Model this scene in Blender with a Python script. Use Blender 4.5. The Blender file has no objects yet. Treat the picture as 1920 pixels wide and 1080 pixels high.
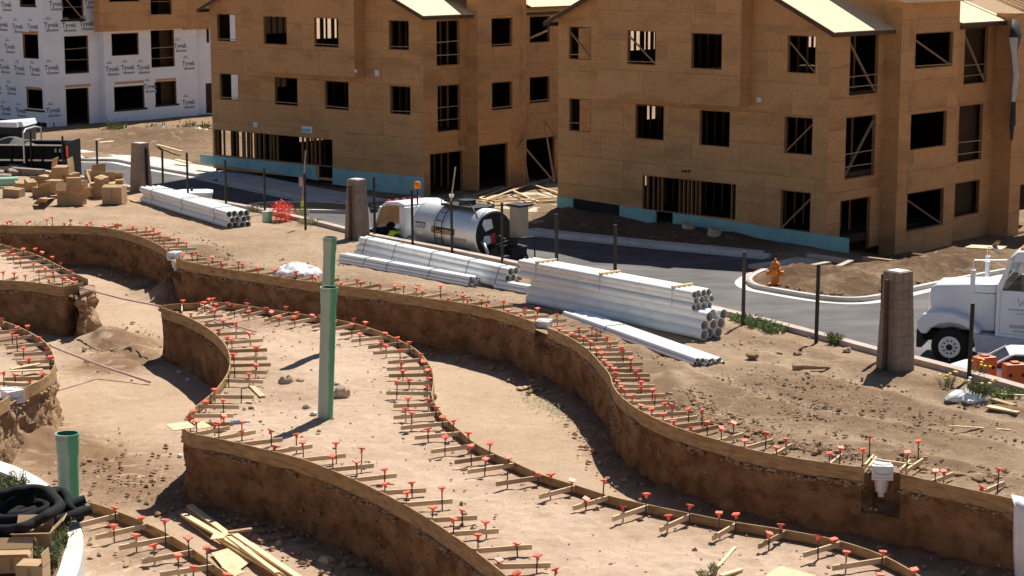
import bpy, math, random
import numpy as np
from mathutils import Vector, Matrix, noise
from mathutils.geometry import delaunay_2d_cdt

random.seed(7)
R = math.radians
SC = bpy.context.scene
COL = SC.collection

# ------------------------------------------------------------------ camera, sky, sun, exposure
CAM_H, CAM_P, FPX = 10.6, 9.8, 3757.0
cd = bpy.data.cameras.new('camera'); cam = bpy.data.objects.new('camera', cd); COL.objects.link(cam)
cam.location = (0, 0, CAM_H); cam.rotation_euler = (R(90 - CAM_P), 0, 0)
cd.sensor_width = 36; cd.lens = FPX / 1920 * 36; cd.clip_start = .5; cd.clip_end = 3000
SC.camera = cam
SUN_EL = 54.0
SUN_DIR = Vector((.43, .90, 0)).normalized() * math.cos(R(SUN_EL)) + Vector((0, 0, math.sin(R(SUN_EL))))
w = bpy.data.worlds.new('World'); SC.world = w; w.use_nodes = True
nt = w.node_tree; nt.nodes.clear()
sky = nt.nodes.new('ShaderNodeTexSky'); sky.sky_type = 'NISHITA'; sky.sun_disc = False
sky.sun_elevation = R(SUN_EL); sky.sun_rotation = math.atan2(SUN_DIR.x, SUN_DIR.y); sky.altitude = 1500
bg = nt.nodes.new('ShaderNodeBackground'); bg.inputs[1].default_value = 0.05
wo = nt.nodes.new('ShaderNodeOutputWorld')
nt.links.new(sky.outputs[0], bg.inputs[0]); nt.links.new(bg.outputs[0], wo.inputs[0])
sl = bpy.data.lights.new('sun', 'SUN'); sl.energy = 5.0; sl.angle = R(.5); sl.color = (1, .945, .85)
sun = bpy.data.objects.new('sun', sl); COL.objects.link(sun)
sun.rotation_euler = (-SUN_DIR).to_track_quat('-Z', 'Y').to_euler()
vs = SC.view_settings; vs.view_transform = 'Standard'; vs.look = 'None'; vs.exposure = 0.62; vs.gamma = 1; vs.use_curve_mapping = False

# ------------------------------------------------------------------ geometry from the survey of the photograph
ZS = -1.2          # street level; the pool deck is level 0, basin floor ZF
ZF = -1.4
ZT = .2            # top of the form boards
cp, sp = math.cos(R(CAM_P)), math.sin(R(CAM_P))
def ray(u, v):
    x, y = (u - 960) / FPX, -(v - 540) / FPX
    return Vector((x, cp + y * sp, -sp + y * cp))
def G(u, v, z=0.0):
    d = ray(u, v); t = (z - CAM_H) / d.z
    return Vector((d.x * t, d.y * t, z))
def AT(u, v, Y):
    d = ray(u, v); t = Y / d.y
    return Vector((d.x * t, Y, CAM_H + d.z * t))

# ------------------------------------------------------------------ materials
MATS = {}
def mat(name, c1, c2=None, rough=.85, scale=4.0, stretch=(1, 1, 1), bump=0.0, bscale=None, rand=0.0, metal=0.0,
        coord='Object', spots=None, spot_scale=1.0, spot_amt=.5, detail=6, spec=.3, trans=0.0, contrast=(.3, .7), bdist=.02):
    m = bpy.data.materials.new(name); m.use_nodes = True
    t = m.node_tree; N = t.nodes; Lk = t.links; N.clear()
    out = N.new('ShaderNodeOutputMaterial'); b = N.new('ShaderNodeBsdfPrincipled')
    Lk.new(b.outputs[0], out.inputs[0])
    b.inputs['Roughness'].default_value = rough; b.inputs['Metallic'].default_value = metal
    b.inputs['Specular IOR Level'].default_value = spec
    if trans: b.inputs['Transmission Weight'].default_value = trans
    if coord == 'World':
        src = N.new('ShaderNodeNewGeometry').outputs['Position']
    else:
        src = N.new('ShaderNodeTexCoord').outputs['Object']
    mp = N.new('ShaderNodeMapping'); mp.inputs['Scale'].default_value = stretch
    Lk.new(src, mp.inputs['Vector'])
    vec = mp.outputs[0]
    info = None
    if rand or coord != 'World':
        info = N.new('ShaderNodeObjectInfo')
    if coord != 'World':
        ad = N.new('ShaderNodeVectorMath'); ad.operation = 'ADD'
        mu = N.new('ShaderNodeMath'); mu.operation = 'MULTIPLY'; mu.inputs[1].default_value = 37.0
        Lk.new(info.outputs['Random'], mu.inputs[0]); Lk.new(vec, ad.inputs[0]); Lk.new(mu.outputs[0], ad.inputs[1])
        vec = ad.outputs[0]
    def nz(s, det=detail):
        n = N.new('ShaderNodeTexNoise'); n.inputs['Scale'].default_value = s; n.inputs['Detail'].default_value = det
        Lk.new(vec, n.inputs['Vector']); return n
    n1 = nz(scale)
    rp = N.new('ShaderNodeValToRGB')
    rp.color_ramp.elements[0].position = contrast[0]; rp.color_ramp.elements[1].position = contrast[1]
    c2 = c2 or tuple(min(1, c * 1.2) for c in c1)
    rp.color_ramp.elements[0].color = (*c1, 1); rp.color_ramp.elements[1].color = (*c2, 1)
    Lk.new(n1.outputs[0], rp.inputs[0]); colr = rp.outputs[0]
    if spots:
        n2 = nz(spot_scale, 5)
        r2 = N.new('ShaderNodeValToRGB'); r2.color_ramp.elements[0].position = .5; r2.color_ramp.elements[1].position = .68
        r2.color_ramp.elements[0].color = (0, 0, 0, 1); r2.color_ramp.elements[1].color = (spot_amt,) * 3 + (1,)
        Lk.new(n2.outputs[0], r2.inputs[0])
        mx = N.new('ShaderNodeMix'); mx.data_type = 'RGBA'
        Lk.new(r2.outputs[0], mx.inputs[0]); Lk.new(colr, mx.inputs[6]); mx.inputs[7].default_value = (*spots, 1)
        colr = mx.outputs[2]
    if rand:
        hs = N.new('ShaderNodeHueSaturation')
        mr = N.new('ShaderNodeMapRange'); mr.inputs[3].default_value = 1 - rand; mr.inputs[4].default_value = 1 + rand
        Lk.new(info.outputs['Random'], mr.inputs[0]); Lk.new(mr.outputs[0], hs.inputs['Value']); Lk.new(colr, hs.inputs['Color'])
        colr = hs.outputs[0]
    Lk.new(colr, b.inputs['Base Color'])
    if bump:
        nb = nz(bscale or scale * 3, 8)
        bp = N.new('ShaderNodeBump'); bp.inputs['Strength'].default_value = bump; bp.inputs['Distance'].default_value = bdist
        Lk.new(nb.outputs[0], bp.inputs['Height']); Lk.new(bp.outputs[0], b.inputs['Normal'])
    MATS[name] = m
    return m

def soil_mat(name, light, mid, dark, bump=.8, big=.35, fine=9.0, crumb=.5):
    """ground: compacted pale soil, darker loose soil where the vertex attribute 'loose' says it was dug"""
    m = bpy.data.materials.new(name); m.use_nodes = True
    t = m.node_tree; N = t.nodes; Lk = t.links; N.clear()
    out = N.new('ShaderNodeOutputMaterial'); b = N.new('ShaderNodeBsdfPrincipled'); Lk.new(b.outputs[0], out.inputs[0])
    b.inputs['Roughness'].default_value = .95; b.inputs['Specular IOR Level'].default_value = .1
    pos = N.new('ShaderNodeNewGeometry').outputs['Position']
    def nz(s, det=8, rough=.6, dist=0.0):
        n = N.new('ShaderNodeTexNoise'); n.inputs['Scale'].default_value = s; n.inputs['Detail'].default_value = det
        n.inputs['Roughness'].default_value = rough; n.inputs['Distortion'].default_value = dist
        Lk.new(pos, n.inputs['Vector']); return n.outputs[0]
    def ramp(f, a, c, pa, pc):
        r = N.new('ShaderNodeValToRGB'); r.color_ramp.elements[0].position = pa; r.color_ramp.elements[1].position = pc
        r.color_ramp.elements[0].color = (*a, 1); r.color_ramp.elements[1].color = (*c, 1); Lk.new(f, r.inputs[0]); return r.outputs[0]
    def mix(f, a, c):
        x = N.new('ShaderNodeMix'); x.data_type = 'RGBA'
        Lk.new(f, x.inputs[0]); Lk.new(a, x.inputs[6])
        if isinstance(c, tuple): x.inputs[7].default_value = (*c, 1)
        else: Lk.new(c, x.inputs[7])
        return x.outputs[2]
    base = ramp(nz(big, 9, .65, .6), mid, light, .36, .6)
    fn = ramp(nz(fine, 8, .7), (0, 0, 0), (.55, .55, .55), .5, .72)
    c = mix(fn, base, mid)
    at = N.new('ShaderNodeAttribute'); at.attribute_name = 'loose'
    lm = N.new('ShaderNodeMath'); lm.operation = 'MULTIPLY_ADD'; lm.use_clamp = True
    Lk.new(nz(3.0, 8, .75), lm.inputs[0]); lm.inputs[1].default_value = 1.1
    sb = N.new('ShaderNodeMath'); sb.operation = 'ADD'; Lk.new(at.outputs['Fac'], sb.inputs[0]); sb.inputs[1].default_value = -.62
    Lk.new(sb.outputs[0], lm.inputs[2])
    sh = N.new('ShaderNodeMath'); sh.operation = 'MULTIPLY'; sh.use_clamp = True; Lk.new(lm.outputs[0], sh.inputs[0]); sh.inputs[1].default_value = 1.7
    c = mix(sh.outputs[0], c, dark)
    st = ramp(nz(1.3, 6, .7, 1.2), (0, 0, 0), (.5, .5, .5), .55, .75)
    c = mix(st, c, tuple(a * .72 for a in mid))
    c = mix(ramp(nz(.8, 7, .72, 2.2), (0, 0, 0), (.75, .75, .75), .55, .70), c, tuple(min(.7, a * 1.2) for a in light))
    c = mix(ramp(nz(15.0, 6, .8), (0, 0, 0), (crumb,) * 3, .53, .70), c, dark)
    c = mix(ramp(nz(2.6, 8, .8, .8), (0, 0, 0), (crumb * .8,) * 3, .54, .66), c, tuple(a * .8 for a in mid))
    Lk.new(c, b.inputs['Base Color'])
    h1 = nz(5.0, 12, .75); h2 = nz(30.0, 6, .8)
    hm = N.new('ShaderNodeMath'); hm.operation = 'MULTIPLY_ADD'; Lk.new(h2, hm.inputs[0]); hm.inputs[1].default_value = .5; Lk.new(h1, hm.inputs[2])
    bp = N.new('ShaderNodeBump'); bp.inputs['Strength'].default_value = bump; bp.inputs['Distance'].default_value = .11
    Lk.new(hm.outputs[0], bp.inputs['Height']); Lk.new(bp.outputs[0], b.inputs['Normal'])
    MATS[name] = m
    return m

M = MATS
soil_mat('deck_soil', (.57, .422, .312), (.485, .35, .248), (.29, .19, .122), .6, crumb=.36)
soil_mat('yard_soil', (.54, .392, .272), (.43, .295, .188), (.29, .187, .113), 1.0, crumb=.5)
soil_mat('floor_soil', (.505, .37, .262), (.435, .31, .21), (.24, .148, .088), .6, .25, crumb=.36)
soil_mat('lot_soil', (.42, .295, .19), (.31, .205, .125), (.165, .10, .058), 1.0, crumb=.7)
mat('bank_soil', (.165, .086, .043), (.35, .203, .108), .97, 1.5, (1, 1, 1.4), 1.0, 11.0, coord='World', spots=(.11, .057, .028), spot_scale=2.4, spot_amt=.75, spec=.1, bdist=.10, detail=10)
mat('bank_soil_lit', (.25, .155, .088), (.40, .27, .165), .97, 3.0, (1, 1, .8), 1.0, 9.0, coord='World', spots=(.17, .10, .055), spot_scale=2.2, spot_amt=.7, spec=.1, bdist=.08)  # sunlit copy of the bank soil: the sun's brightness is put into the colour
mat('clod', (.24, .155, .092), (.38, .26, .165), .97, 6.0, bump=.7, rand=.25, spec=.1)
mat('clod_pale', (.34, .235, .15), (.5, .37, .25), .97, 6.0, bump=.7, rand=.2, spec=.1)
mat('rock', (.36, .25, .17), (.56, .45, .34), .9, 5.0, bump=.8, rand=.2)
mat('form_ply', (.31, .185, .085), (.47, .30, .15), .8, 3.0, (1, 1, 5), .3, 30, rand=.12, spots=(.19, .105, .05), spot_scale=2.6, spot_amt=.65)
mat('lumber', (.56, .40, .24), (.70, .53, .34), .8, 3.0, (.6, 8, 8), .25, 20, rand=.16)
mat('lumber_old', (.36, .23, .135), (.5, .35, .21), .85, 3.0, (.6, 8, 8), .25, 20, rand=.2)
mat('lumber_new', (.66, .47, .25), (.80, .62, .38), .75, 3.0, (.6, 8, 8), .2, 20, rand=.1)
mat('framing', (.25, .115, .045), (.36, .18, .075), .8, 3.0, (3, 3, .5), .2, 20, rand=.2)
mat('osb', (.52, .255, .10), (.66, .37, .165), .85, 9.0, (1, 1, 3.0), .4, 22, rand=.055, coord='Object', spots=(.37, .19, .08), spot_scale=.45, spot_amt=.6)
mat('osb_roof', (.66, .50, .30), (.78, .62, .40), .8, 8.0, bump=.3, bscale=20, rand=.06)
mat('osb_scrap', (.55, .40, .23), (.72, .56, .36), .8, 8.0, bump=.3, bscale=20, rand=.1)
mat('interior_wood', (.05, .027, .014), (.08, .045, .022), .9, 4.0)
mat('fascia', (.09, .05, .03), (.12, .07, .04), .8, 3.0)
mat('house_wrap', (.78, .79, .86), (.85, .86, .92), .55, 1.1, bump=.25, bscale=1.6, rand=.04, coord='World', bdist=.05)
mat('wrap_print', (.12, .12, .15), (.2, .2, .24), .7, 8.0)
mat('wrap_bar', (.28, .28, .33), (.36, .36, .42), .7, 8.0)
mat('foam_blue', (.24, .46, .46), (.32, .54, .53), .8, 1.2, bump=.1, rand=.05, coord='World', spots=(.18, .38, .39), spot_scale=2.0, spot_amt=.6)
mat('stub_shade_black', (.012, .012, .013), (.02, .02, .022), .8, 3.0)  # black of the pipe stubs, also painted shade in the recess and void
mat('concrete', (.50, .47, .43), (.60, .57, .53), .85, 2.0, bump=.15, coord='World', spots=(.40, .37, .33), spot_scale=.7, spot_amt=.5)
mat('concrete_tan', (.46, .38, .29), (.55, .46, .36), .88, 1.0, bump=.2, coord='World', spots=(.35, .28, .2), spot_scale=.5, spot_amt=.6)
mat('concrete_white', (.54, .52, .49), (.63, .61, .58), .8, 3.0, bump=.2, bscale=40, coord='World', spots=(.42, .39, .35), spot_scale=1.4, spot_amt=.35)
mat('kerb_concrete', (.40, .32, .275), (.5, .41, .36), .88, 2.5, bump=.2, coord='World', spots=(.30, .23, .18), spot_scale=1.2, spot_amt=.6)
mat('red_paint', (.48, .12, .10), (.55, .16, .13), .7, 4.0)
mat('block', (.24, .185, .145), (.32, .255, .205), .92, 7.0, bump=.5, bscale=40, rand=.1)
mat('mortar', (.32, .265, .22), (.38, .32, .27), .95, 9.0)
mat('asphalt', (.042, .039, .041), (.105, .097, .097), .75, .8, (1, 1.6, 1), .25, 60, coord='World', spots=(.155, .138, .13), spot_scale=.28, spot_amt=.65, contrast=(.25, .75))
mat('asphalt_load', (.09, .085, .08), (.14, .135, .13), .95, 9, bump=.6, coord='World')
mat('black_steel', (.012, .010, .010), (.022, .018, .017), .5, 3.0, spec=.4)
mat('trailer_black', (.006, .006, .006), (.011, .010, .010), .75, 3.0, spec=.15)
mat('rust_steel', (.06, .032, .022), (.11, .06, .04), .8, 9.0, rand=.3)
mat('rebar', (.05, .04, .035), (.10, .075, .06), .7, 20.0, rand=.3)
mat('cap_red', (.82, .105, .055), (.90, .16, .09), .5, 9.0, rand=.2, spec=.4)
mat('pvc', (.86, .86, .84), (.90, .90, .885), .35, 1.2, rand=.03, spec=.45, spots=(.74, .73, .70), spot_scale=2.0, spot_amt=.5)
mat('pvc_in', (.52, .51, .47), (.60, .59, .55), .6, 2.0)
mat('pvc_pink', (.50, .33, .30), (.60, .42, .39), .5, 3.0)
mat('skimmer_white', (.76, .76, .78), (.83, .83, .85), .4, 2.0, spec=.4)
mat('strap', (.06, .055, .05), (.09, .085, .08), .6, 4.0)
mat('cardboard', (.42, .275, .15), (.50, .335, .19), .9, 1.3, rand=.16, spots=(.34, .21, .11), spot_scale=1.5, spot_amt=.5)
mat('cardboard_in', (.34, .215, .115), (.42, .27, .15), .9, 3.0)
mat('cardboard_dull', (.25, .17, .08), (.32, .22, .11), .9, 3.0)
mat('hose_black', (.008, .008, .009), (.016, .016, .018), .85, 60.0, bump=.5, bscale=120, spec=.2)
mat('hose_end', (.10, .10, .11), (.14, .14, .15), .5, 5)
mat('leaf', (.12, .14, .055), (.22, .235, .10), .7, 3.0, rand=.2)
mat('leaf_dry', (.30, .27, .14), (.42, .37, .2), .8, 3.0, rand=.2)
mat('grass', (.11, .16, .045), (.20, .25, .085), .7, 3.0, rand=.2)
mat('flower_yellow', (.8, .5, .03), None, .6)
mat('flower_white', (.8, .8, .78), None, .6)
mat('white_plastic', (.78, .78, .80), (.85, .85, .86), .4, 3.0, bump=.2, spec=.4)
mat('tarp_white', (.74, .74, .76), (.82, .82, .84), .55, 2.0, bump=.35, bscale=6)
mat('bag_white', (.72, .72, .70), (.82, .82, .8), .6, 2.0, bump=.4, bscale=9)
mat('orange_plastic', (.62, .13, .035), (.70, .17, .05), .5, 3.0, rand=.08)
mat('net_red', (.85, .07, .04), (.9, .1, .06), .6, 3.0)
mat('hydrant_orange', (.68, .20, .03), (.76, .25, .04), .45, 3.0)
mat('truck_white', (.74, .76, .80), (.80, .82, .85), .3, 1.5, spec=.5, spots=(.62, .63, .66), spot_scale=1.2, spot_amt=.4)
mat('truck_dirty', (.45, .47, .52), (.6, .62, .67), .5, 2.5, spots=(.2, .2, .22), spot_scale=2.5, spot_amt=.6)
mat('chrome', (.78, .78, .78), (.84, .84, .84), .16, 3.0, metal=1.0)
mat('tank_steel', (.80, .80, .79), (.86, .86, .85), .48, 1.0, metal=.8)
mat('alloy', (.5, .5, .51), (.62, .62, .63), .35, 6.0, metal=.8)
mat('tyre', (.012, .012, .013), (.022, .022, .023), .9, 8.0, bump=.3)
mat('dark_glass', (.01, .012, .014), None, .08, spec=.6)
mat('clear_glass', (.85, .9, .88), None, .03, trans=1.0)
mat('machine_black', (.014, .014, .015), (.025, .025, .026), .55, 5.0)
mat('decal_black', (.02, .02, .02), None, .5)
mat('decal_white', (.78, .78, .78), None, .5)
mat('decal_red', (.6, .05, .06), None, .5)
mat('decal_gold', (.62, .38, .08), None, .5)
mat('lamp_orange', (.9, .22, .02), None, .35)
mat('lamp_red', (.75, .05, .03), None, .35)
mat('tan_panel', (.40, .32, .24), (.46, .38, .29), .7, 3.0)
mat('vest_lime', (.55, .75, .05), (.62, .82, .08), .7, 6.0)
mat('jeans', (.03, .045, .09), (.05, .07, .13), .85, 8.0)
mat('skin', (.42, .24, .16), (.48, .28, .19), .6, 6.0)
mat('hat_white', (.8, .8, .8), None, .35)
mat('boot', (.10, .06, .035), None, .7)
mat('hair', (.03, .02, .015), None, .8)
mat('bottle_blue', (.25, .42, .72), (.45, .6, .85), .2, 9.0)
mat('dark_soil', (.055, .04, .03), (.09, .065, .045), .97, 4.0, bump=.6, coord='World')
mat('tag_white', (.7, .74, .76), (.78, .8, .82), .6, 3.0)
mat('tag_blue', (.1, .3, .5), None, .6)
mat('spray_red', (.62, .18, .10), None, .85)
mat('cloth_black', (.012, .012, .014), (.03, .03, .034), .7, 2.0)
mat('cloth_grey', (.42, .41, .42), (.52, .51, .52), .7, 2.0)

def nail_lines():
    t = MATS['osb'].node_tree; N, Lk = t.nodes, t.links; b = next(n for n in N if n.type == 'BSDF_PRINCIPLED'); src = b.inputs['Base Color'].links[0].from_socket
    g = N.new('ShaderNodeNewGeometry'); sx = N.new('ShaderNodeSeparateXYZ'); Lk.new(g.outputs['Position'], sx.inputs[0])
    def lines(sock, k, w_):
        m = N.new('ShaderNodeMath'); m.operation = 'MULTIPLY'; m.inputs[1].default_value = k; Lk.new(sock, m.inputs[0])
        f = N.new('ShaderNodeMath'); f.operation = 'FRACT'; Lk.new(m.outputs[0], f.inputs[0])
        c = N.new('ShaderNodeMath'); c.operation = 'LESS_THAN'; c.inputs[1].default_value = w_; Lk.new(f.outputs[0], c.inputs[0]); return c.outputs[0]
    h = N.new('ShaderNodeMath'); h.operation = 'SUBTRACT'; Lk.new(sx.outputs[0], h.inputs[0]); Lk.new(sx.outputs[1], h.inputs[1])
    a = N.new('ShaderNodeMath'); a.operation = 'MAXIMUM'; Lk.new(lines(sx.outputs[2], 3.28, .09), a.inputs[0]); Lk.new(lines(h.outputs[0], 1.74, .05), a.inputs[1])
    n = N.new('ShaderNodeTexNoise'); n.inputs['Scale'].default_value = 1.6; n.inputs['Detail'].default_value = 5; Lk.new(g.outputs['Position'], n.inputs['Vector'])
    r = N.new('ShaderNodeValToRGB'); r.color_ramp.elements[0].position = .46; r.color_ramp.elements[1].position = .62; r.color_ramp.elements[1].color = (.3, .3, .3, 1); Lk.new(n.outputs[0], r.inputs[0])
    mu = N.new('ShaderNodeMath'); mu.operation = 'MULTIPLY'; Lk.new(a.outputs[0], mu.inputs[0]); Lk.new(r.outputs[0], mu.inputs[1])
    x = N.new('ShaderNodeMix'); x.data_type = 'RGBA'; Lk.new(mu.outputs[0], x.inputs[0]); Lk.new(src, x.inputs[6]); x.inputs[7].default_value = (.12, .06, .025, 1); Lk.new(x.outputs[2], b.inputs['Base Color'])
nail_lines()
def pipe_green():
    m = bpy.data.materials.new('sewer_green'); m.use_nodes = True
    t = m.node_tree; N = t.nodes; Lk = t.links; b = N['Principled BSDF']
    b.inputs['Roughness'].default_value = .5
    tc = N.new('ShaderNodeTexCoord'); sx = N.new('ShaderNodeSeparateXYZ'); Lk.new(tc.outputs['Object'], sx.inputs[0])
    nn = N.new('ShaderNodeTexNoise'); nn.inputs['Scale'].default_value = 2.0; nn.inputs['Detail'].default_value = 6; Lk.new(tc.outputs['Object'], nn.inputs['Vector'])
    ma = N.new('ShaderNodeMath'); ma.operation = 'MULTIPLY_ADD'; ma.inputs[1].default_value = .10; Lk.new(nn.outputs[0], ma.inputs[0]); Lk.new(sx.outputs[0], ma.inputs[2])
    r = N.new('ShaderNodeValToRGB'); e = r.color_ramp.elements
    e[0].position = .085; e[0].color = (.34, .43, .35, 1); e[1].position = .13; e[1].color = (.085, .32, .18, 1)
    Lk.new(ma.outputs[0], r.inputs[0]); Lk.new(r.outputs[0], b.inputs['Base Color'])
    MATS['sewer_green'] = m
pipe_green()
mat('sewer_green_in', (.03, .16, .12), None, .6)
mat('pipe_mint', (.28, .52, .38), (.36, .6, .45), .5, 3)

# ------------------------------------------------------------------ mesh builder and scene tree
class MB:
    def __init__(s): s.v = []; s.f = []; s.mi = []; s.cur = 0
    def mark(s, i): s.cur = i; return s
    def add(s, vs, fs):
        b = len(s.v); s.v += [tuple(p) for p in vs]
        for f in fs: s.f.append([b + i for i in f]); s.mi.append(s.cur)
        return s
    def hexa(s, p):      # 8 points: bottom ring of four, top ring of four (counter-clockwise from above)
        return s.add(p, [(3, 2, 1, 0), (4, 5, 6, 7), (0, 1, 5, 4), (1, 2, 6, 5), (2, 3, 7, 6), (3, 0, 4, 7)])
    def box(s, c, d, rz=0.0, rx=0.0, ry=0.0):
        m = Matrix.Translation(c) @ Matrix.Rotation(rz, 4, 'Z') @ Matrix.Rotation(ry, 4, 'Y') @ Matrix.Rotation(rx, 4, 'X')
        x, y, z = (q / 2 for q in d)
        return s.hexa([m @ Vector(q) for q in ((-x, -y, -z), (x, -y, -z), (x, y, -z), (-x, y, -z), (-x, -y, z), (x, -y, z), (x, y, z), (-x, y, z))])
    def bb(s, a, b):     # axis box from two corners
        return s.box([(a[i] + b[i]) / 2 for i in range(3)], [abs(b[i] - a[i]) for i in range(3)])
    def beam(s, p, q, wdt, hgt, up=(0, 0, 1)):
        p, q = Vector(p), Vector(q); d = (q - p).normalized(); up = Vector(up)
        sd = d.cross(up)
        if sd.length < 1e-4: sd = d.cross(Vector((0, 1, 0)))
        sd.normalize(); u = sd.cross(d).normalized(); a, b = sd * wdt / 2, u * hgt / 2
        return s.hexa([p - a - b, p + a - b, q + a - b, q - a - b, p - a + b, p + a + b, q + a + b, q - a + b])
    def tube(s, p, q, r0, r1=None, n=12, caps=True, inner=None, inmat=None):
        p, q = Vector(p), Vector(q); r1 = r0 if r1 is None else r1; d = (q - p).normalized()
        a = d.orthogonal().normalized(); b = d.cross(a)
        ring = lambda c, r: [c + (a * math.cos(2 * math.pi * i / n) + b * math.sin(2 * math.pi * i / n)) * r for i in range(n)]
        if inner:
            vs = ring(p, r0) + ring(q, r1) + ring(p, inner) + ring(q, inner)
            F = []
            for i in range(n):
                j = (i + 1) % n
                F += [(i, j, n + j, n + i), (n + i, n + j, 3 * n + j, 3 * n + i), (j, i, 2 * n + i, 2 * n + j)]
            s.add(vs, F)
            c = s.cur
            if inmat is not None: s.cur = inmat
            s.add(vs[2 * n:], [((i + 1) % n, i, n + i, n + (i + 1) % n) for i in range(n)])
            s.cur = c
            return s
        vs = ring(p, r0) + ring(q, r1); F = [(i, (i + 1) % n, n + (i + 1) % n, n + i) for i in range(n)]
        if caps: F += [tuple(range(n - 1, -1, -1)), tuple(range(n, 2 * n))]
        return s.add(vs, F)
    def sweep(s, pts, r, n=8, closed=False):
        pts = [Vector(p) for p in pts]; K = len(pts); rad = r if callable(r) else (lambda t: r)
        vs = []; pa = None
        for k, p in enumerate(pts):
            if closed: d = pts[(k + 1) % K] - pts[k - 1]
            else: d = pts[min(k + 1, K - 1)] - pts[max(k - 1, 0)]
            d.normalize()
            a = d.orthogonal() if pa is None else (pa - d * pa.dot(d))
            a.normalize(); pa = a; b = d.cross(a); rr = rad(k / max(1, K - 1))
            vs += [p + (a * math.cos(2 * math.pi * i / n) + b * math.sin(2 * math.pi * i / n)) * rr for i in range(n)]
        F = []
        for k in range(K if closed else K - 1):
            k2 = (k + 1) % K
            F += [(k * n + i, k * n + (i + 1) % n, k2 * n + (i + 1) % n, k2 * n + i) for i in range(n)]
        if not closed: F += [tuple(range(n - 1, -1, -1)), tuple(range((K - 1) * n, K * n))]
        return s.add(vs, F)
    def lathe(s, c, prof, n=16, axis='Z'):
        c = Vector(c); vs = []
        for r, z in prof:
            for i in range(n):
                x, y = r * math.cos(2 * math.pi * i / n), r * math.sin(2 * math.pi * i / n)
                vs.append(c + Vector({'Z': (x, y, z), 'Y': (x, -z, y), 'X': (z, x, y)}[axis]))
        K = len(prof)
        F = [(k * n + i, k * n + (i + 1) % n, (k + 1) * n + (i + 1) % n, (k + 1) * n + i) for k in range(K - 1) for i in range(n)]
        F += [tuple(range(n - 1, -1, -1)), tuple(range((K - 1) * n, K * n))]
        return s.add(vs, F)
    def prism(s, poly, y0, y1):      # polygon in x,z extruded along y
        n = len(poly); vs = [(x, y0, z) for x, z in poly] + [(x, y1, z) for x, z in poly]
        return s.add(vs, [tuple(range(n)), tuple(range(2 * n - 1, n - 1, -1))] + [((i + 1) % n, i, n + i, n + (i + 1) % n) for i in range(n)])
    def slab(s, poly, z0, z1):       # polygon in x,y extruded along z
        n = len(poly); vs = [(p[0], p[1], z0) for p in poly] + [(p[0], p[1], z1) for p in poly]
        return s.add(vs, [tuple(range(n - 1, -1, -1)), tuple(range(n, 2 * n))] + [(i, (i + 1) % n, n + (i + 1) % n, n + i) for i in range(n)])
    def mesh(s, name, mats, smooth=None):
        me = bpy.data.meshes.new(name); me.from_pydata(s.v, [], s.f)
        for m in (mats if isinstance(mats, (list, tuple)) else [mats]): me.materials.append(M[m])
        if any(s.mi): me.polygons.foreach_set('material_index', s.mi)
        if smooth:
            me.polygons.foreach_set('use_smooth', [True] * len(me.polygons)); me.set_sharp_from_angle(angle=R(smooth))
        me.update(); return me
    def build(s, name, mats, parent=None, smooth=None, world=False, **kw):
        return put(name, s.mesh(name, mats, smooth), parent, world, **kw)

def put(name, me, parent=None, world=False, loc=None, rz=0, label=None, cat=None, group=None, kind=None, bevel=0):
    o = bpy.data.objects.new(name, me); COL.objects.link(o)
    if loc is not None: o.location = loc
    if rz: o.rotation_euler = (0, 0, rz)
    if parent:
        o.parent = parent
        if world:
            r = parent
            while r.parent: r = r.parent
            if r is parent: o.matrix_parent_inverse = r.matrix_basis.inverted()
    if bevel:
        b = o.modifiers.new('bevel', 'BEVEL'); b.width = bevel; b.segments = 2; b.limit_method = 'ANGLE'; b.angle_limit = R(40)
    tag(o, label, cat, group, kind)
    return o
def tag(o, label=None, cat=None, group=None, kind=None):
    if label: o['label'] = label
    if cat: o['category'] = cat
    if group: o['group'] = group
    if kind: o['kind'] = kind
    return o
def empty(name, loc, label, cat, rz=0.0, group=None):
    o = bpy.data.objects.new(name, None); COL.objects.link(o); o.empty_display_size = .2
    o.location = loc; o.rotation_euler = (0, 0, rz)
    return tag(o, label, cat, group)
def copy_tree(o, loc=None, rz=None, label=None, group=None):
    c = o.copy(); COL.objects.link(c)
    if loc is not None: c.location = loc
    if rz is not None: c.rotation_euler = (0, 0, rz)
    if label: c['label'] = label
    if group: c['group'] = group
    for ch in o.children:
        d = ch.copy(); COL.objects.link(d); d.parent = c
        for g in ch.children:
            e = g.copy(); COL.objects.link(e); e.parent = d
    return c

# ------------------------------------------------------------------ curves and terrain
def smooth_px(pts, step=6.0, closed=False):
    """Catmull-Rom through surveyed points, resampled"""
    P = [Vector(p) for p in pts]; out = []
    for i in range(len(P) - 1):
        a, b, c, d = P[max(i - 1, 0)], P[i], P[i + 1], P[min(i + 2, len(P) - 1)]
        n = max(2, int((c - b).length / step))
        for k in range(n):
            t = k / n
            out.append(.5 * ((2 * b) + (c - a) * t + (2 * a - 5 * b + 4 * c - d) * t * t + (3 * b - a - 3 * c + d) * t ** 3))
    out.append(P[-1]); return out
def curve_w(px, z):
    return [G(p.x, p.y, z).xy for p in smooth_px(px)]
def resample(P, d):
    P = [Vector(p) for p in P]; out = [P[0].copy()]; acc = 0.0
    for i in range(len(P) - 1):
        a, b = P[i], P[i + 1]; L = (b - a).length; t = d - acc
        while t <= L:
            out.append(a + (b - a) * (t / L)); t += d
        acc = L - (t - d)
    if (out[-1] - P[-1]).length > d * .3: out.append(P[-1].copy())
    return out
def tang(P, i):
    d = P[min(i + 1, len(P) - 1)] - P[max(i - 1, 0)]; return d.normalized()
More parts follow.
